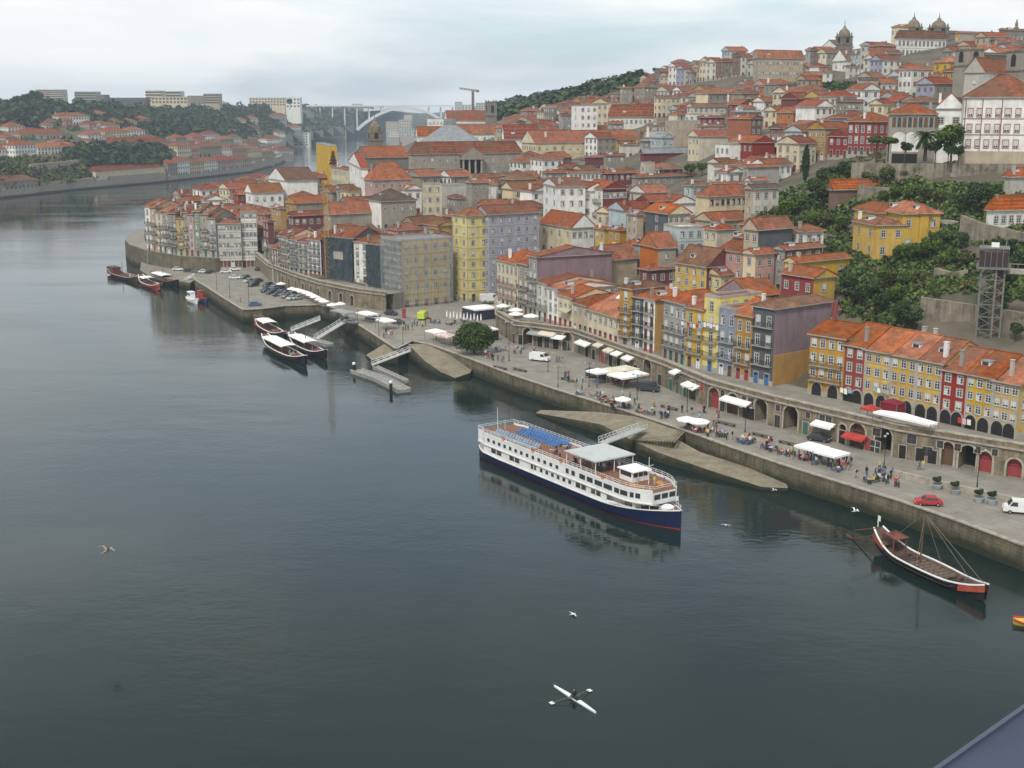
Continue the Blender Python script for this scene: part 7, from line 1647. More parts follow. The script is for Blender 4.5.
m = MB(); m.lathe([(1.1,0),(1.0,.5),(.6,.75),(.02,.8)], 12, 0, (47.9,0,2.35), 1, 1.1); m.build('bow_cover', mWhite, ship)
for x in XS[12:-1:2]: pass
m = MB()
for a, c in zip(XS[13:-1], XS[14:]):
    for s in (-1, 1): m.beam((a, s*hb(a)*.97, sheer(a)+.7), (c, s*hb(c)*.97, sheer(c)+.7), .05); m.beam((a, s*hb(a)*.97, sheer(a)), (a, s*hb(a)*.97, sheer(a)+.7), .05)
m.build('bow_rail', mHullW, ship)
def shiploc(x, y, z): M = Matrix.Translation(SO) @ Matrix.Rotation(math.atan2(fy, fx), 4, 'Z'); return tuple(M @ Vector((x, y, z)))
m = MB(); m.box(-.3,.3,-.9,.3,.28,.36,0); M_ = Matrix.Translation((0,.3,.32)) @ Matrix.Rotation(R(50), 4, 'X'); m.box(-.3,.3,0,.75,-.04,.04,0,M_)
for sx in (-.26,.26):
    for sy in (-.8,.2): m.box(sx-.03,sx+.03,sy-.03,sy+.03,0,.28,1)
LNG = {c: None for c in ('blue','pale')}
for c, cc in (('blue',(.06,.15,.34)),('pale',(.22,.29,.37))): LNG[c] = m.mesh('deck_chair', [mat('lounger_'+c, cc, .8), mWhite])
for k in range(15): tag(link('deck_chair', LNG['blue'], None, shiploc(6.4+k*.82, 2.9, 5.22), math.atan2(fy, fx)), 'bright blue deck chair in the outer row on the sun deck', 'deck chair', 'bright blue deck chairs, outer row')
for k in range(15): tag(link('deck_chair', LNG['blue'], None, shiploc(6.4+k*.82, 1.1, 5.22), math.atan2(fy, fx)), 'bright blue deck chair in the inner row on the sun deck', 'deck chair', 'bright blue deck chairs, inner row')
for k in range(16): tag(link('deck_chair', LNG['pale'], None, shiploc(4.4+k*.85, -2.7, 5.22), math.atan2(fy, fx)), 'pale blue deck chair near the river-side rail of the sun deck', 'deck chair', 'pale blue deck chairs')
for k in range(12):
    x, y = prg.uniform(20, 34), prg.uniform(-3.3, 3.3); p = shiploc(x, y, 5.22); tag(link('deck_table', TBL, None, p), 'round table on the sun deck', 'table', 'tables on the sun deck'); TOP[-1] = (TOP[-1][0], True)
    for j in range(2): a = prg.uniform(0, 6.28); tag(link('folding_chair', CHR['dark'], None, (p[0]+.75*math.cos(a), p[1]+.75*math.sin(a), p[2]), a+math.pi/2), 'dark seat on the sun deck', 'chair', 'seats on the sun deck'); TOP[-1] = (TOP[-1][0], True)
for k in range(14):
    x, y = prg.choice(((prg.uniform(19, 26), prg.uniform(-3.6, 3.6)), (prg.uniform(27.5, 37), prg.uniform(-3.6, 3.4)), (prg.uniform(42, 46), prg.uniform(-2.4, 2.4))))
    person(shiploc(x, y, 5.22), prg.uniform(0, 6.28), prg.choice(('stand', 'walk')), prg.randrange(10), prg.randrange(3), group='passengers on the sun deck')
mBuoy = mat('lifebuoy_orange', (.55,.13,.03), .6)
for x in (9.5, 18.5, 26.5, 37.5):
    m = MB(); y = -hu(x)-.1; n = 12
    for i in range(n): a_, c_ = 2*math.pi*i/n, 2*math.pi*(i+1)/n; m.beam((x+.33*math.cos(a_), y, 5.75+.33*math.sin(a_)), (x+.33*math.cos(c_), y, 5.75+.33*math.sin(c_)), .12)
    m.build('lifebuoy', mBuoy, ship)
# gangways and pontoons
mGW = mat('gangway_grey', (.42,.42,.40), .7, noise=.15)
def gangway(a, c, w, label, rail=True, name='gangway'):
    a, c = Vector(a), Vector(c); d = c-a; L = math.hypot(d.x, d.y); root = thing(name, a, math.atan2(d.y, d.x), label, 'gangway'); s = d.z/L
    m = MB(); m.beam((0,0,0), (L,0,d.z), w, 0, .15); m.build('deck', mGW, root); m = MB()
    if rail:
        for y in (-w/2, w/2):
            for z in (.5, 1.0): m.beam((0,y,z), (L,y,d.z+z), .07)
            n = int(L/1.5)
            for i in range(n+1): t_ = i/n; m.beam((L*t_, y, d.z*t_), (L*t_, y, d.z*t_+1), .06); 
            for i in range(n): m.beam((L*i/n, y, d.z*i/n), (L*(i+1)/n, y, d.z*(i+1)/n+1), .04)
        m.build('railing', mWhite, root)
    return root
gangway((*at(603,443,5.0), 5.0), (*at(643,429,3.6), 3.7), 1.8, 'white railed gangway from the cruise boat to the slipway')
gangway((*at(372,365,.7), .7), (*at(410,351,3.6), 3.7), 1.7, 'long grey gangway from the pontoon up to the square slipway')
gangway((*at(291,331,.8), .8), (*at(320,320,3.6), 3.7), 1.8, 'left of the two parallel gangways at the tour boats')
gangway((*at(316,339,.8), .8), (*at(343,323,3.6), 3.7), 1.8, 'right of the two parallel gangways at the tour boats')
gangway((*at(181,284,.6), .6), (*at(194,276,3.4), 3.5), 1.8, 'short pale gangway at the left quay corner')
def pontoon(pts, w, label, piles):
    root = thing('pontoon', (*pts[0], 0), 0, label, 'pontoon'); m = MB()
    L_ = [Vector((p[0]-pts[0][0], p[1]-pts[0][1], .35)) for p in pts]
    for a, c in zip(L_[:-1], L_[1:]): m.beam(a, c, w, 0, .7)
    m.build('deck', mat('pontoon_grey', (.27,.27,.25), .8, noise=.3, scale=1.2), root); m = MB()
    for a, c in zip(L_[:-1], L_[1:]):
        d = (c-a).normalized(); nrm = Vector((-d.y, d.x, 0))*w/2*.95
        for s in (-1, 1): m.beam(a+nrm*s+Vector((0,0,.5)), c+nrm*s+Vector((0,0,.5)), .22)
    m.build('fender_rail', mSurr, root)
    for p in piles:
        m = MB(); q = (p[0]-pts[0][0], p[1]-pts[0][1]); m.tube((*q,-3), (*q,2.2), .35, .35, 10, 0); m.lathe([(.4,2.2),(.4,2.6),(.05,2.8)], 10, 1, (*q,0)); m.build('mooring_pile', [mDark, mWhite], root)
    return root
pontoon([at(356,370,.6), at(380,378,.6), at(404,390,.6)], 3.2, 'grey floating pontoon with two white-capped piles', [at(354,371,.6), at(391,390,.6)])
pontoon([at(375,367,.6), at(406,381,.6)], 1.3, 'narrow second arm of the grey floating pontoon', [])
pontoon([at(285,333,.5), at(330,345,.5)], 2.2, 'floating landing stage behind the tour boats', [])
pontoon([at(150,275,.5), at(183,282,.5)], 2.0, 'small landing stage at the left boats', [])
# ------------------------------------------------------------------ wooden boats
def wooden_boat(stern, bow, beam, hull, trim, label, canopy=None, cab=None, mast=0, inside=None, name='tour_boat', oar=False, barrels=False, folks=0, hi_=1.3, ends=(1.9, 1.5), awn=(.28,.62), rope=False):
    a, c = Vector((*stern, 0)), Vector((*bow, 0)); d = c-a; L = d.length; ang = math.atan2(d.y, d.x)
    root = thing(name, a, ang, label, 'boat')
    hw = lambda x: max(.12, beam/2*(math.sin(math.pi*min(1, max(0, (x/L)*.94+.05)))**.55))
    sh = lambda x: hi_+max(0, .3-x/L)**2*ends[0]*11+max(0, x/L-.68)**2*ends[1]*9
    X = [L*i/22 for i in range(23)]; m = MB()
    for p, q in zip(X[:-1], X[1:]):
        for s in (-1, 1):
            f = [(p, s*hw(p)*.55, -.4+max(0,(sh(p)-hi_)*.6)), (q, s*hw(q)*.55, -.4+max(0,(sh(q)-hi_)*.6)), (q, s*hw(q), sh(q)), (p, s*hw(p), sh(p))]; m.poly(f if s < 0 else f[::-1], 0)
            f = [(p, s*hw(p)*.93, sh(p)-.02), (q, s*hw(q)*.93, sh(q)-.02), (q, s*hw(q)*.55, sh(q)-hi_*.7), (p, s*hw(p)*.55, sh(p)-hi_*.7)]; m.poly(f if s < 0 else f[::-1], 1)
        m.poly([(p, -hw(p)*.9, sh(p)-hi_*.6), (q, -hw(q)*.9, sh(q)-hi_*.6), (q, hw(q)*.9, sh(q)-hi_*.6), (p, hw(p)*.9, sh(p)-hi_*.6)], 1)
        m.poly([(p, -hw(p)*.55, -.38+max(0,(sh(p)-hi_)*.6)), (p, hw(p)*.55, -.38+max(0,(sh(p)-hi_)*.6)), (q, hw(q)*.55, -.38+max(0,(sh(q)-hi_)*.6)), (q, -hw(q)*.55, -.38+max(0,(sh(q)-hi_)*.6))], 0)
    m.build('hull', [hull, inside or mWood], root); m = MB()
    for p, q in zip(X[:-1], X[1:]):
        for s in (-1, 1): m.beam((p, s*hw(p), sh(p)+.04), (q, s*hw(q), sh(q)+.04), .22, 0, .16)
    m.build('gunwale', trim, root)
    for e, x in (('stern', 0), ('bow', L)):
        pass
    for (x0, x1) in ((0, L*.14), (L*.86, L)):
        n = 4; m = MB()
        for i in range(n):
            p, q = x0+(x1-x0)*i/n, x0+(x1-x0)*(i+1)/n; m.poly([(p, -hw(p)*.96, sh(p)-.06), (q, -hw(q)*.96, sh(q)-.06), (q, hw(q)*.96, sh(q)-.06), (p, hw(p)*.96, sh(p)-.06)])
        m.build('end_deck', inside or mWood, root)
    if canopy:
        m = MB(); x0, x1 = L*awn[0], L*awn[1]; n = 6; w = beam*.44
        for i in range(n):
            u, v = -w+2*w*i/n, -w+2*w*(i+1)/n; f = lambda y: 3.0+.22*(1-(y/w)**2)
            m.poly([(x0,u,f(u)),(x1,u,f(u)),(x1,v,f(v)),(x0,v,f(v))]); m.poly([(x0,u,f(u)-.06),(x0,v,f(v)-.06),(x1,v,f(v)-.06),(x1,u,f(u)-.06)])
        for s in (-1, 1): m.poly([(x0,s*w,2.75),(x1,s*w,2.75),(x1,s*w,3.0),(x0,s*w,3.0)])
        for x in (x0+.1,(x0+x1)/2,x1-.1):
            for s in (-1, 1): m.beam((x,s*w*.98,hi_*.5), (x,s*w*.98,3.0), .08, 1)
        m.build('canopy', [canopy, mSteel], root)
        m = MB()
        for i in range(7):
            x = x0+.4+(x1-x0-.8)*i/6
            for s in (-1, 1): m.box(x-.2,x+.2,s*w*.25-.45,s*w*.25+.45 if s > 0 else s*w*.25+.45,.5,.95)
        m.build('benches', mWood, root)
    if cab: m = MB(); m.box(L*cab[0],L*cab[1],-beam*.28,beam*.28,hi_*.4,3.1,0); m.box(L*cab[0]-.2,L*cab[1]+.2,-beam*.32,beam*.32,3.1,3.25,1); m.box(L*cab[0]+.2,L*cab[1]-.2,-beam*.285,beam*.285,2.0,2.8,2); m.build('cabin', [cab[2], cab[3], mGlass], root)
    if mast:
        m = MB(); x = L*.42; m.tube((x,0,.3),(x+.3,0,mast),.13,.07,8); m.build('mast', mat('mast_wood', (.13,.075,.045), .7), root)
        if rope:
            m = MB(); 
            for t_ in ((L*.98,0,sh(L)), (L*.5,beam*.5,sh(L*.5)), (L*.5,-beam*.5,sh(L*.5)), (L*.12,0,sh(L*.1)), (L*.8,beam*.3,sh(L*.8))): m.beam((x+.3,0,mast-.2), t_, .045)
            m.build('rigging', mat('rope', (.22,.19,.15), .9), root)
    if oar:
        m = MB(); m.beam((L*.18,0,2.6+hi_), (-.26*L,-.3,-.05), .17); m.box(-.30*L,-.25*L,-.45,-.2,-.3,.3); m.build('steering_oar', mat('oar_wood', (.12,.06,.04), .7), root)
        m = MB()
        for s in (-1, 1):
            m.beam((L*.10,s*1.1,sh(L*.1)),(L*.13,s*1.1,3.6),.12); m.beam((L*.22,s*1.1,hi_),(L*.22,s*1.1,3.4),.12); m.beam((L*.1,s*1.1,3.5),(L*.24,s*1.1,3.4),.12)
        m.box(L*.1,L*.24,-1.2,1.2,3.3,3.38); m.build('helm_platform', mat('helm_red', (.20,.06,.04), .7), root)
        m = MB(); m.beam((-.1,0,sh(0)),(-.15,0,sh(0)+1.0),.1); m.box(-.2,.35,-.02,.02,sh(0)+.9,sh(0)+1.7); m.build('pennant', mWhite, root)
        m = MB(); m.beam((.3,0,sh(0)),(.3,-4.5,sh(0)+.2),.08); m.build('boom', MATS['helm_red'], root)
    if barrels:
        k = 0
        for i in range(7):
            for y in (-.95, 0, .95):
                x = L*.40+i*.95; bt = MB(); bt.lathe([(.28,0),(.37,.3),(.4,.5),(.37,.7),(.28,1.0)], 10, 0); me = WMESH.setdefault('barrel', bt.mesh('barrel', mat('barrel_wood', (.13,.09,.065), .8, noise=.3, scale=3)))
                q = Matrix.Translation(a) @ Matrix.Rotation(ang, 4, 'Z') @ Vector((x, y-.5, .95)); o = link('barrel', me, None, q, ang); o.rotation_euler = (R(-90), 0, ang); tag(o, 'wooden wine barrel lying in the hold of the red-ended boat', 'barrel', 'barrels aboard the old cargo boat')
    for k in range(folks):
        x = L*prg.uniform(.62, .84); q = Matrix.Translation(a) @ Matrix.Rotation(ang, 4, 'Z') @ Vector((x, prg.uniform(-.6, .6)*beam*.4, sh(x)-hi_*.6)); person(q, prg.uniform(0, 6), prg.choice(('sit','stand')), prg.randrange(10), 0, group='passengers on the tour boats')
    return root
mBlk = mat('hull_black', (.018,.018,.024), .45, noise=.15); mRedH = mat('hull_red', (.36,.07,.04), .55, noise=.2); mOrD = mat('deck_orange', (.17,.085,.055), .7, noise=.2, scale=1.5); mBrD = mat('deck_dark', (.10,.06,.045), .8, noise=.3, scale=2)
rab = wooden_boat(at(877,548,.3), at(985,601,.2), 4.4, mBlk, mWhite, 'old wooden cargo boat with red ends, barrels and a long steering oar', mast=8.5, inside=mBrD, name='cargo_boat', oar=True, barrels=True, rope=True, ends=(2.2,1.2))
Lr = (Vector(at(985,601,.2))-Vector(at(877,548,.3))).length
m = MB()
for k_ in range(9):
    x_ = Lr*(.26+.068*k_); m.box(x_-.12, x_+.12, -1.95, 1.95, 1.02, 1.12)
m.build('thwarts', mat('thwart_wood', (.06,.04,.03), .8), rab)
for (x0, x1, z0, z1) in ((-.15, Lr*.15, 2.75, 2.15), (Lr*.84, Lr+.1, 1.5, 2.35)):
    n = 5; m = MB()
    for i in range(n):
        p, q = x0+(x1-x0)*i/n, x0+(x1-x0)*(i+1)/n; zp, zq = z0+(z1-z0)*i/n, z0+(z1-z0)*(i+1)/n
        hwf = lambda x: max(.15, 2.2*(math.sin(math.pi*min(1, max(0, (x/Lr)*.94+.05)))**.55))+.05
        for s in (-1, 1): m.poly([(p, s*hwf(p), zp-.9), (q, s*hwf(q), zq-.9), (q, s*hwf(q)+.02, zq), (p, s*hwf(p)+.02, zp)])
    m.build('painted_end', mRedH, rab)
wooden_boat(at(265,345,0), at(306,366,0), 4.6, mBlk, mWhite, 'front tour boat with white canopy and black hull, nearest the open river', canopy=mCloth, folks=9, inside=mOrD, awn=(.12,.62))
wooden_boat(at(292,344,0), at(326,360,0), 4.4, mBlk, mWhite, 'tour boat with white canopy and thin mast beside the front one', canopy=mCloth, folks=8, inside=mOrD, mast=7, awn=(.1,.6))
wooden_boat(at(258,326,0), at(285,341,0), 4.4, mBlk, mWhite, 'tour boat with small white canopy moored behind the front pair', canopy=mCloth, folks=6, inside=mOrD, cab=(.02,.12,mRedH,mBrD), awn=(.18,.5))
wooden_boat(at(110,274,0), at(141,283,0), 5.5, mat('hull_brown', (.09,.06,.045), .7), mat('trim_tan', (.45,.38,.28), .7), 'brown wooden boat with red cabin at its stern, leftmost of the moored boats', cab=(.04,.24,mat('cabin_maroon', (.16,.04,.045), .6),mBrD), mast=6, inside=mBrD, folks=3)
wooden_boat(at(141,283,0), at(161,291,0), 4.5, mRedH, mWhite, 'red boat with white trim near the cape road', canopy=mCloth, inside=mOrD, folks=3, awn=(.2,.45))
wooden_boat(at(153,279,0), at(178,287,0), 4.5, mBlk, mRedH, 'dark boat with white canopy behind the red boat', canopy=mCloth, inside=mOrD, folks=3, mast=6, awn=(.15,.6))
wooden_boat(at(188,300,0), at(198,304,0), 3.0, mWhite, mWhite, 'small white motor boat under the quay corner', cab=(.2,.5,mHullW,mWhite), inside=mHullW, name='motor_boat', hi_=1.0, ends=(.2,.8))
wooden_boat(at(198,299,0), at(207,303,0), 2.6, mat('hull_blue', (.03,.06,.2), .5), mRedH, 'small red and blue boat beside the white motor boat', inside=mRedH, cab=(.15,.4,mRedH,mRedH), name='motor_boat', hi_=.9, ends=(.2,.8))
wooden_boat(at(1013,623,0), at(1057,628,0), 2.4, mat('hull_yellow', (.55,.42,.06), .5), mat('trim_red', (.4,.04,.03), .5), 'yellow boat with red tip entering at the right frame edge', inside=mat('hull_yellow', (.55,.42,.06)), name='rowing_boat', hi_=.45, ends=(.2,.3))
# ------------------------------------------------------------------ single scull
a, c = at(554,685,.2), at(596,712,.2); L = math.hypot(c[0]-a[0], c[1]-a[1]); ang = math.atan2(c[1]-a[1], c[0]-a[0])
sc = thing('racing_scull', (*a, 0), ang, 'slim white single scull on the open water', 'boat')
mScull = mat('scull_white', (.75,.80,.84), .3, noise=.03)
m = MB(); n = 24; X = [L*i/n for i in range(n+1)]; hw = lambda x: .02+.27*math.sin(math.pi*x/L)**.8
for p, q in zip(X[:-1], X[1:]):
    for s in (-1, 1): f = [(p, s*hw(p)*.5, -.08), (q, s*hw(q)*.5, -.08), (q, s*hw(q), .22), (p, s*hw(p), .22)]; m.poly(f if s < 0 else f[::-1])
    m.poly([(p, -hw(p), .22), (q, -hw(q), .22), (q, 0, .28), (p, 0, .28)]); m.poly([(p, 0, .28), (q, 0, .28), (q, hw(q), .22), (p, hw(p), .22)])
m.build('hull', mScull, sc)
m = MB(); m.box(L*.42,L*.60,-.22,.22,.25,.31); m.build('cockpit', mDark, sc)
m = MB(); m.beam((L*.5,-.85,.35),(L*.5,.85,.35),.05); m.beam((L*.46,0,.3),(L*.5,-.85,.4),.04); m.beam((L*.46,0,.3),(L*.5,.85,.4),.04); m.build('rigger', mSteel, sc)
for s in (-1, 1):
    m = MB(); tip = (L*.5+(-.6 if s < 0 else -.7), s*2.55, .12); m.beam((L*.52, s*.25, .65), tip, .05); 
    M_ = Matrix.Translation(tip); m.box(-.26,.26,-.22,.22,-.03,.03,1,M_); m.build('oar', [mSteel, mWhite], sc)
M_ = Matrix.Translation((*a, 0)) @ Matrix.Rotation(ang, 4, 'Z')
person(M_ @ Vector((L*.50, 0, -.05)), ang-math.pi/2+math.pi, 'sit', 2, 0, label='rower in dark clothes seated in the white scull', rel=False, group=None)
# ------------------------------------------------------------------ gulls
def gull(loc, rot, s, col, label, up=.5):
    root = thing('gull', loc, rot, label, 'bird'); root.scale = (s,)*3
    m = MB(); m.lathe([(.02,-.35),(.07,-.25),(.11,0),(.08,.2),(.05,.28),(.055,.34),(.02,.42)], 8, 0)
    m.v = [(z, y, -x) for (x, y, z) in m.v]; m.poly([(-.33,-.02,0),(-.33,.02,0),(-.5,.1,0),(-.5,-.1,0)]); m.build('body', col, root, True)
    m = MB()
    for sd in (-1, 1):
        m.poly([(.12,0,.05),(.10,sd*.35,.05+up*.3),(-.08,sd*.35,.05+up*.3),(-.12,0,.05)]); m.poly([(.10,sd*.35,.05+up*.3),(-.02,sd*.85,up*.2),(-.10,sd*.80,up*.2),(-.08,sd*.35,.05+up*.3)])
        m.poly([(.12,0,.04),(.10,sd*.35,.04+up*.3),(-.08,sd*.35,.04+up*.3),(-.12,0,.04)][::-1])
    m.build('wings', col, root)
mGullB = mat('gull_brown', (.30,.25,.20), .8); mGullW = mat('gull_white', (.70,.71,.72), .8)
gull((*at(107,551,9), 9), R(60), 1.7, mGullB, 'brownish gull flying low over the open river at the left', 1.0)
gull((*at(855,511,6), 6), R(20), 1.2, mGullW, 'white gull flying beside the quay wall above the cargo boat', 1.0)
gull((*at(573,614,0.15), .15), R(30), 1.0, mGullW, 'white gull on the water, between the cruise boat and the scull', .1)
gull((*at(774,490,1.5), 1.5), R(30), .9, mGullW, 'tiny white gull near the foot of the east slipway', .8)
gull((*at(726,525,.15), .15), R(70), .9, mGullW, 'tiny white gull floating off the bow of the cruise boat', .1)
# ------------------------------------------------------------------ bridge parapet under the camera
zp = CAMH-.9; a, c = Vector((*at(934,769,zp), zp)), Vector((*at(1024,705.5,zp), zp)); d = (c-a).normalized(); nrm = Vector((d.y, -d.x, 0))
if nrm.x < 0: nrm = -nrm
m = MB(); A_, B_ = a-d*8, a+d*6; q = [A_, A_+nrm*.9, B_+nrm*.9, B_]
m.poly([(v.x, v.y, v.z) for v in q]); m.poly([(v.x, v.y, v.z-.25) for v in q][::-1])
for i in range(4): u, v = q[i], q[(i+1) % 4]; m.poly([(u.x,u.y,u.z-.25),(v.x,v.y,v.z-.25),(v.x,v.y,v.z),(u.x,u.y,u.z)])
ed = MB(); ed.beam(A_+nrm*.006+Vector((0,0,.002)), B_+nrm*.006+Vector((0,0,.002)), .007, 0, .008)  # thin strip along the edge, a lighter tone of the parapet blue
tag(m.build('bridge_parapet', mat('painted_steel_blue', (.05,.06,.10), .6, noise=.12, scale=6)), 'blue-grey painted steel edge of the bridge in the bottom right corner', 'parapet')

ed.build('edge_strip', mat('edge_lighter_blue', (.075,.085,.125), .5, noise=.1), bpy.data.objects['bridge_parapet'])
HAZE = 0.00013
# ------------------------------------------------------------------ haze
bm_ = MB(); bm_.box(-5990, 5990, -390, 6490, -6, 165)
mh = bpy.data.materials.new('haze'); mh.use_nodes = True; t = mh.node_tree; t.nodes.clear()
pv = N(t, 'ShaderNodeVolumePrincipled', Density=HAZE, Anisotropy=0.0); pv.inputs['Color'].default_value = (.74,.86,1.0,1)
ho = N(t, 'ShaderNodeOutputMaterial'); t.links.new(pv.outputs[0], ho.inputs['Volume'])
if HAZE: o = bm_.build('haze', mh); o['kind'] = 'stuff'; o['label'] = 'pale haze in the air over river and town'; o['category'] = 'haze'
# ------------------------------------------------------------------ drop repeats that nothing of shows in the picture
bpy.context.view_layer.update()
from mathutils.bvhtree import BVHTree
def top(ob):
    while ob.parent: ob = ob.parent
    return ob
SKIP = ('window', 'door', 'balcony', 'haze', 'water', 'river_bed', 'crown', 'hillside_scrub', 'far_wood', 'far_bank_scrub', 'ridge_wood', 'ivy_bank', 'terrace_lawn', 'fronds', 'scaffold', 'railing', 'person', 'street_lamp', 'post', 'arm')
VV = []; PP = []; OW = []; off = 0
for ob in COL.objects:
    if ob.type != 'MESH' or ob.name.split('.')[0] in SKIP: continue
    me = ob.data; n = len(me.vertices); co = np.empty(n*3); me.vertices.foreach_get('co', co); co = co.reshape(-1, 3)
    Mw = np.array(ob.matrix_world); co = co @ Mw[:3, :3].T+Mw[:3, 3]; VV.append(co)
    nm = top(ob).name; L = len(me.polygons); ls = np.empty(L, int); lt = np.empty(L, int); me.polygons.foreach_get('loop_start', ls); me.polygons.foreach_get('loop_total', lt)
    vi = np.empty(len(me.loops), int); me.loops.foreach_get('vertex_index', vi)
    for s_, t_ in zip(ls, lt): PP.append((vi[s_:s_+t_]+off).tolist()); OW.append(nm)
    off += n
VV = np.concatenate(VV); bvh = BVHTree.FromPolygons(VV.tolist(), PP)
seen = {}; cl = Vector((0, 0, CAMH)); py = 20.0
while py < 640:
    px = 0.0
    while px < 1024:
        dv = Vector(ray(px, py)).normalized(); hq = bvh.ray_cast(cl+dv*2.5, dv)
        if hq[2] is not None: seen[OW[hq[2]]] = seen.get(OW[hq[2]], 0)+1
        px += 1.5
    py += 1.5
def visible_pt(p):
    dv = Vector(p)-cl; L = dv.length; hq = bvh.ray_cast(cl+dv.normalized()*2.5, dv.normalized(), L-3.0); return hq[2] is None
for (ob, rel) in TOP:
    b0 = ob.name.split('.')[0]
    if b0 in ('person', 'tree', 'cafe_table', 'cafe_chair', 'deck_table', 'folding_chair'):
        q = ob.matrix_world.translation; hh = 7*ob.scale[2] if b0 == 'tree' else 1.4; seen[ob.name] = sum(visible_pt((q.x+dx, q.y, q.z+hh*f)) for f in (.6, .95) for dx in (-.3*hh, 0, .3*hh))
    elif ob.type == 'MESH' and b0 in SKIP: seen[ob.name] = 9
REP = {'person', 'cafe_table', 'cafe_chair', 'deck_table', 'folding_chair', 'barrel', 'car', 'tree'}
kids = {}
for ob in COL.objects:
    if ob.parent: kids.setdefault(ob.parent.name, []).append(ob)
dead = []
ntop = []
for (ob, rel) in TOP:
    base = ob.name.split('.')[0]; n_ = seen.get(ob.name, 0)
    if n_ == 0 and (base in REP or base in ('house', 'apartment_block')) : dead.append(ob)
    elif base == 'house' and ob.get('group') == 'tiled houses of the old town' and n_ < 3: dead.append(ob)
    else: ntop.append((ob, rel))
print('DEAD', len(dead), 'TOP', len(ntop))
from collections import Counter
print(Counter(o.name.split('.')[0] for o, _ in ntop).most_common(12))
for ob in dead:
    st = [ob]
    while st:
        q = st.pop(); st += kids.get(q.name, []); bpy.data.objects.remove(q)
TOP = ntop
# beyond 300 houses the smallest in view become one mass of distant roofs
hs = sorted([o for o, _ in TOP if o.get('category') == 'house'], key=lambda o: -seen.get(o.name, 0))
rest = hs[292:]
print('HOUSES', len(hs), 'rest', len(rest))
if rest:
    bpy.context.view_layer.update(); vv = []; ff = []; mi = []; ms = []; off = 0; gone = set()
    for root in rest:
        st = [root]; allo = []
        while st: q = st.pop(); allo.append(q); st += kids.get(q.name, [])
        for q in allo:
            if q.type == 'MESH':
                me = q.data; n = len(me.vertices); co = np.empty(n*3); me.vertices.foreach_get('co', co); co = co.reshape(-1, 3); Mw = np.array(q.matrix_world); co = co @ Mw[:3, :3].T+Mw[:3, 3]
                vv += co.tolist(); sl = []
                for m_ in me.materials:
                    if m_ not in ms: ms.append(m_)
                    sl.append(ms.index(m_))
                for p in me.polygons: ff.append([i+off for i in p.vertices]); mi.append(sl[p.material_index])
                off += n
        gone.add(root.name)
    TOP = [t_ for t_ in TOP if t_[0].name not in gone]
    for root in rest:
        st = [root]
        while st: q = st.pop(); st += kids.get(q.name, []); bpy.data.objects.remove(q)
    me = bpy.data.meshes.new('distant_houses'); me.from_pydata(vv, [], ff)
    for m_ in ms: me.materials.append(m_)
    me.polygons.foreach_set('material_index', mi); me.update()
    tag(link('distant_houses', me), 'mass of small tiled houses half hidden between the larger ones', 'houses', kind='stuff')
# ------------------------------------------------------------------ labels: say where among its neighbours
MARKS = [('white cruise boat',580,470),('round quay tree',474,335),('lemon corner building',470,250),('lilac building',515,250),('scaffolded building',420,270),('granite palace',465,165),('white college',1000,130),('lift tower',988,295),('yellow slope houses',890,240),
 ('slender white tower',577,115),('domed hilltop tower',845,35),('yellow terrace',900,380),('mauve end wall',785,330),('slate side wall',775,245),('tower crane',326,230),('blank cream building',713,150),('tan end wall',686,137),('white gabled tower house',551,205),('maroon gallery',605,195),
 ('pale blue house',690,250),('burnt orange gable',655,265),('white chapel gable',278,190),('pink brick building',390,185),('yellow tower block',325,155),('long cream hall',590,160),('white corner building',235,225),('car park',275,287),('red car',928,502),('cargo boat',930,575),
 ('white van',540,357),('east slipway',720,465),('dark archway',648,385),('canopy cluster',618,372),('hilltop block',920,55),('convent',775,70),('ivy bank',835,95),('long mid-slope white building',640,118),('front tour boat',285,355),('bastion terrace',520,315),('square parasol pair',822,450),('left skyline blocks',80,97),('far warehouse',130,175),('stone loggia',905,140),('stacked yellow houses',820,265),('dormered roof',560,225),('blue deck chairs',545,430),('market stalls',440,333),('brick side wall',742,120),('cypress',805,165),('retaining wall',950,320)]
def scr(ob):
    p = ob.matrix_world.translation; h = ob.get('h_', 1.0); return proj(p.x, p.y, p.z+h*.8)
SC = {}
for ob, rel in TOP: SC[ob.name] = scr(ob)
from collections import defaultdict
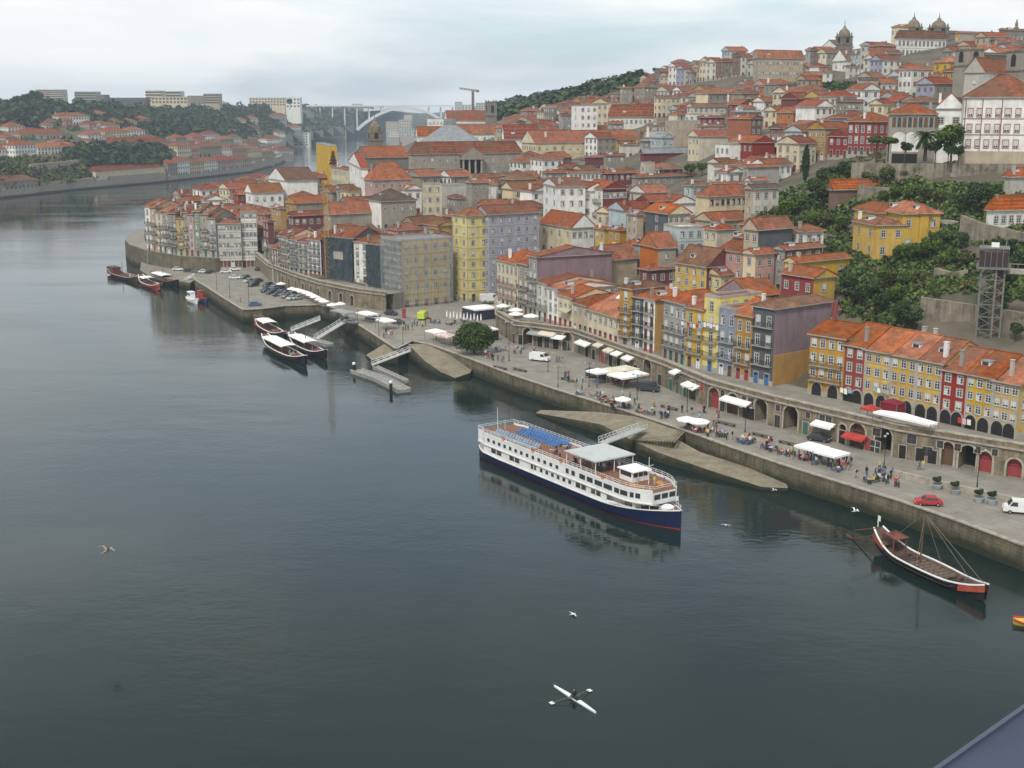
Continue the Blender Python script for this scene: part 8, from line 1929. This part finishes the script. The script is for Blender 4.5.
def where(px, py, ex=()):
    L = sorted(((px-a)**2+(py-c)**2*2.5, n_, a, c) for n_, a, c in MARKS if n_ not in ex)[0]; _, n_, a, c = L
    dx, dy = px-a, py-c
    if abs(dx) > 1.3*abs(dy): w = ('right' if dx > 0 else 'left')+' of'
    elif abs(dy) > 1.3*abs(dx): w = 'below' if dy > 0 else 'above'
    else: w = ('lower ' if dy > 0 else 'upper ')+('right' if dx > 0 else 'left')+' of'
    dd = math.hypot(dx, dy); far = 'just ' if dd < 25 else ('' if dd < 60 else 'well ')
    return f'{far}{w} the {n_}'
G = defaultdict(list)
for ob, rel in TOP:
    if rel: ob['label'] = f"{ob['label']}, {where(*SC[ob.name])}"
    G[ob['label']].append(ob)
ORD = ['first','second','third','fourth','fifth','sixth','seventh','eighth','ninth','tenth','eleventh','twelfth']
relset = {ob.name for ob, rel in TOP if rel}
for lab, L in G.items():
    if len(L) > 1 and L[0].name in relset:
        L.sort(key=lambda q: SC[q.name][0])
        for i, q in enumerate(L):
            if len(L) == 2: o_ = ('left one of two', 'right one of two')[i]
            elif i == 0: o_ = 'leftmost'
            elif i == len(L)-1: o_ = 'rightmost'
            else: o_ = (ORD[i] if i < 12 else f'{i+1}th')+' from left'
            q['label'] = f'{lab} ({o_})'
CNT = {}
for ob, rel in TOP:
    if ob.get('group') in ('bright blue deck chairs, outer row', 'bright blue deck chairs, inner row', 'pale blue deck chairs', 'closed parasols on the square', 'white parasols beside the car park', 'barrels aboard the old cargo boat'):
        CNT.setdefault(ob['group'], []).append(ob)
OR2 = ORD+['thirteenth','fourteenth','fifteenth','sixteenth','seventeenth','eighteenth','nineteenth','twentieth','twenty-first','twenty-second']
for g_, L in CNT.items():
    L.sort(key=lambda q: SC[q.name][0] if 'barrel' not in g_ else SC[q.name][1]*100+SC[q.name][0])
    for i, q in enumerate(L): q['label'] = OR2[i]+' from the '+('stern: ' if 'deck' in g_ or 'barrel' in g_ else 'left: ')+q['label']
for ob, rel in TOP:
    w = ob['label'].split()
    if len(w) > 16: ob['label'] = ' '.join(w[:16])
    if 'h_' in ob: del ob['h_']
print('OBJECTS', len(COL.objects))
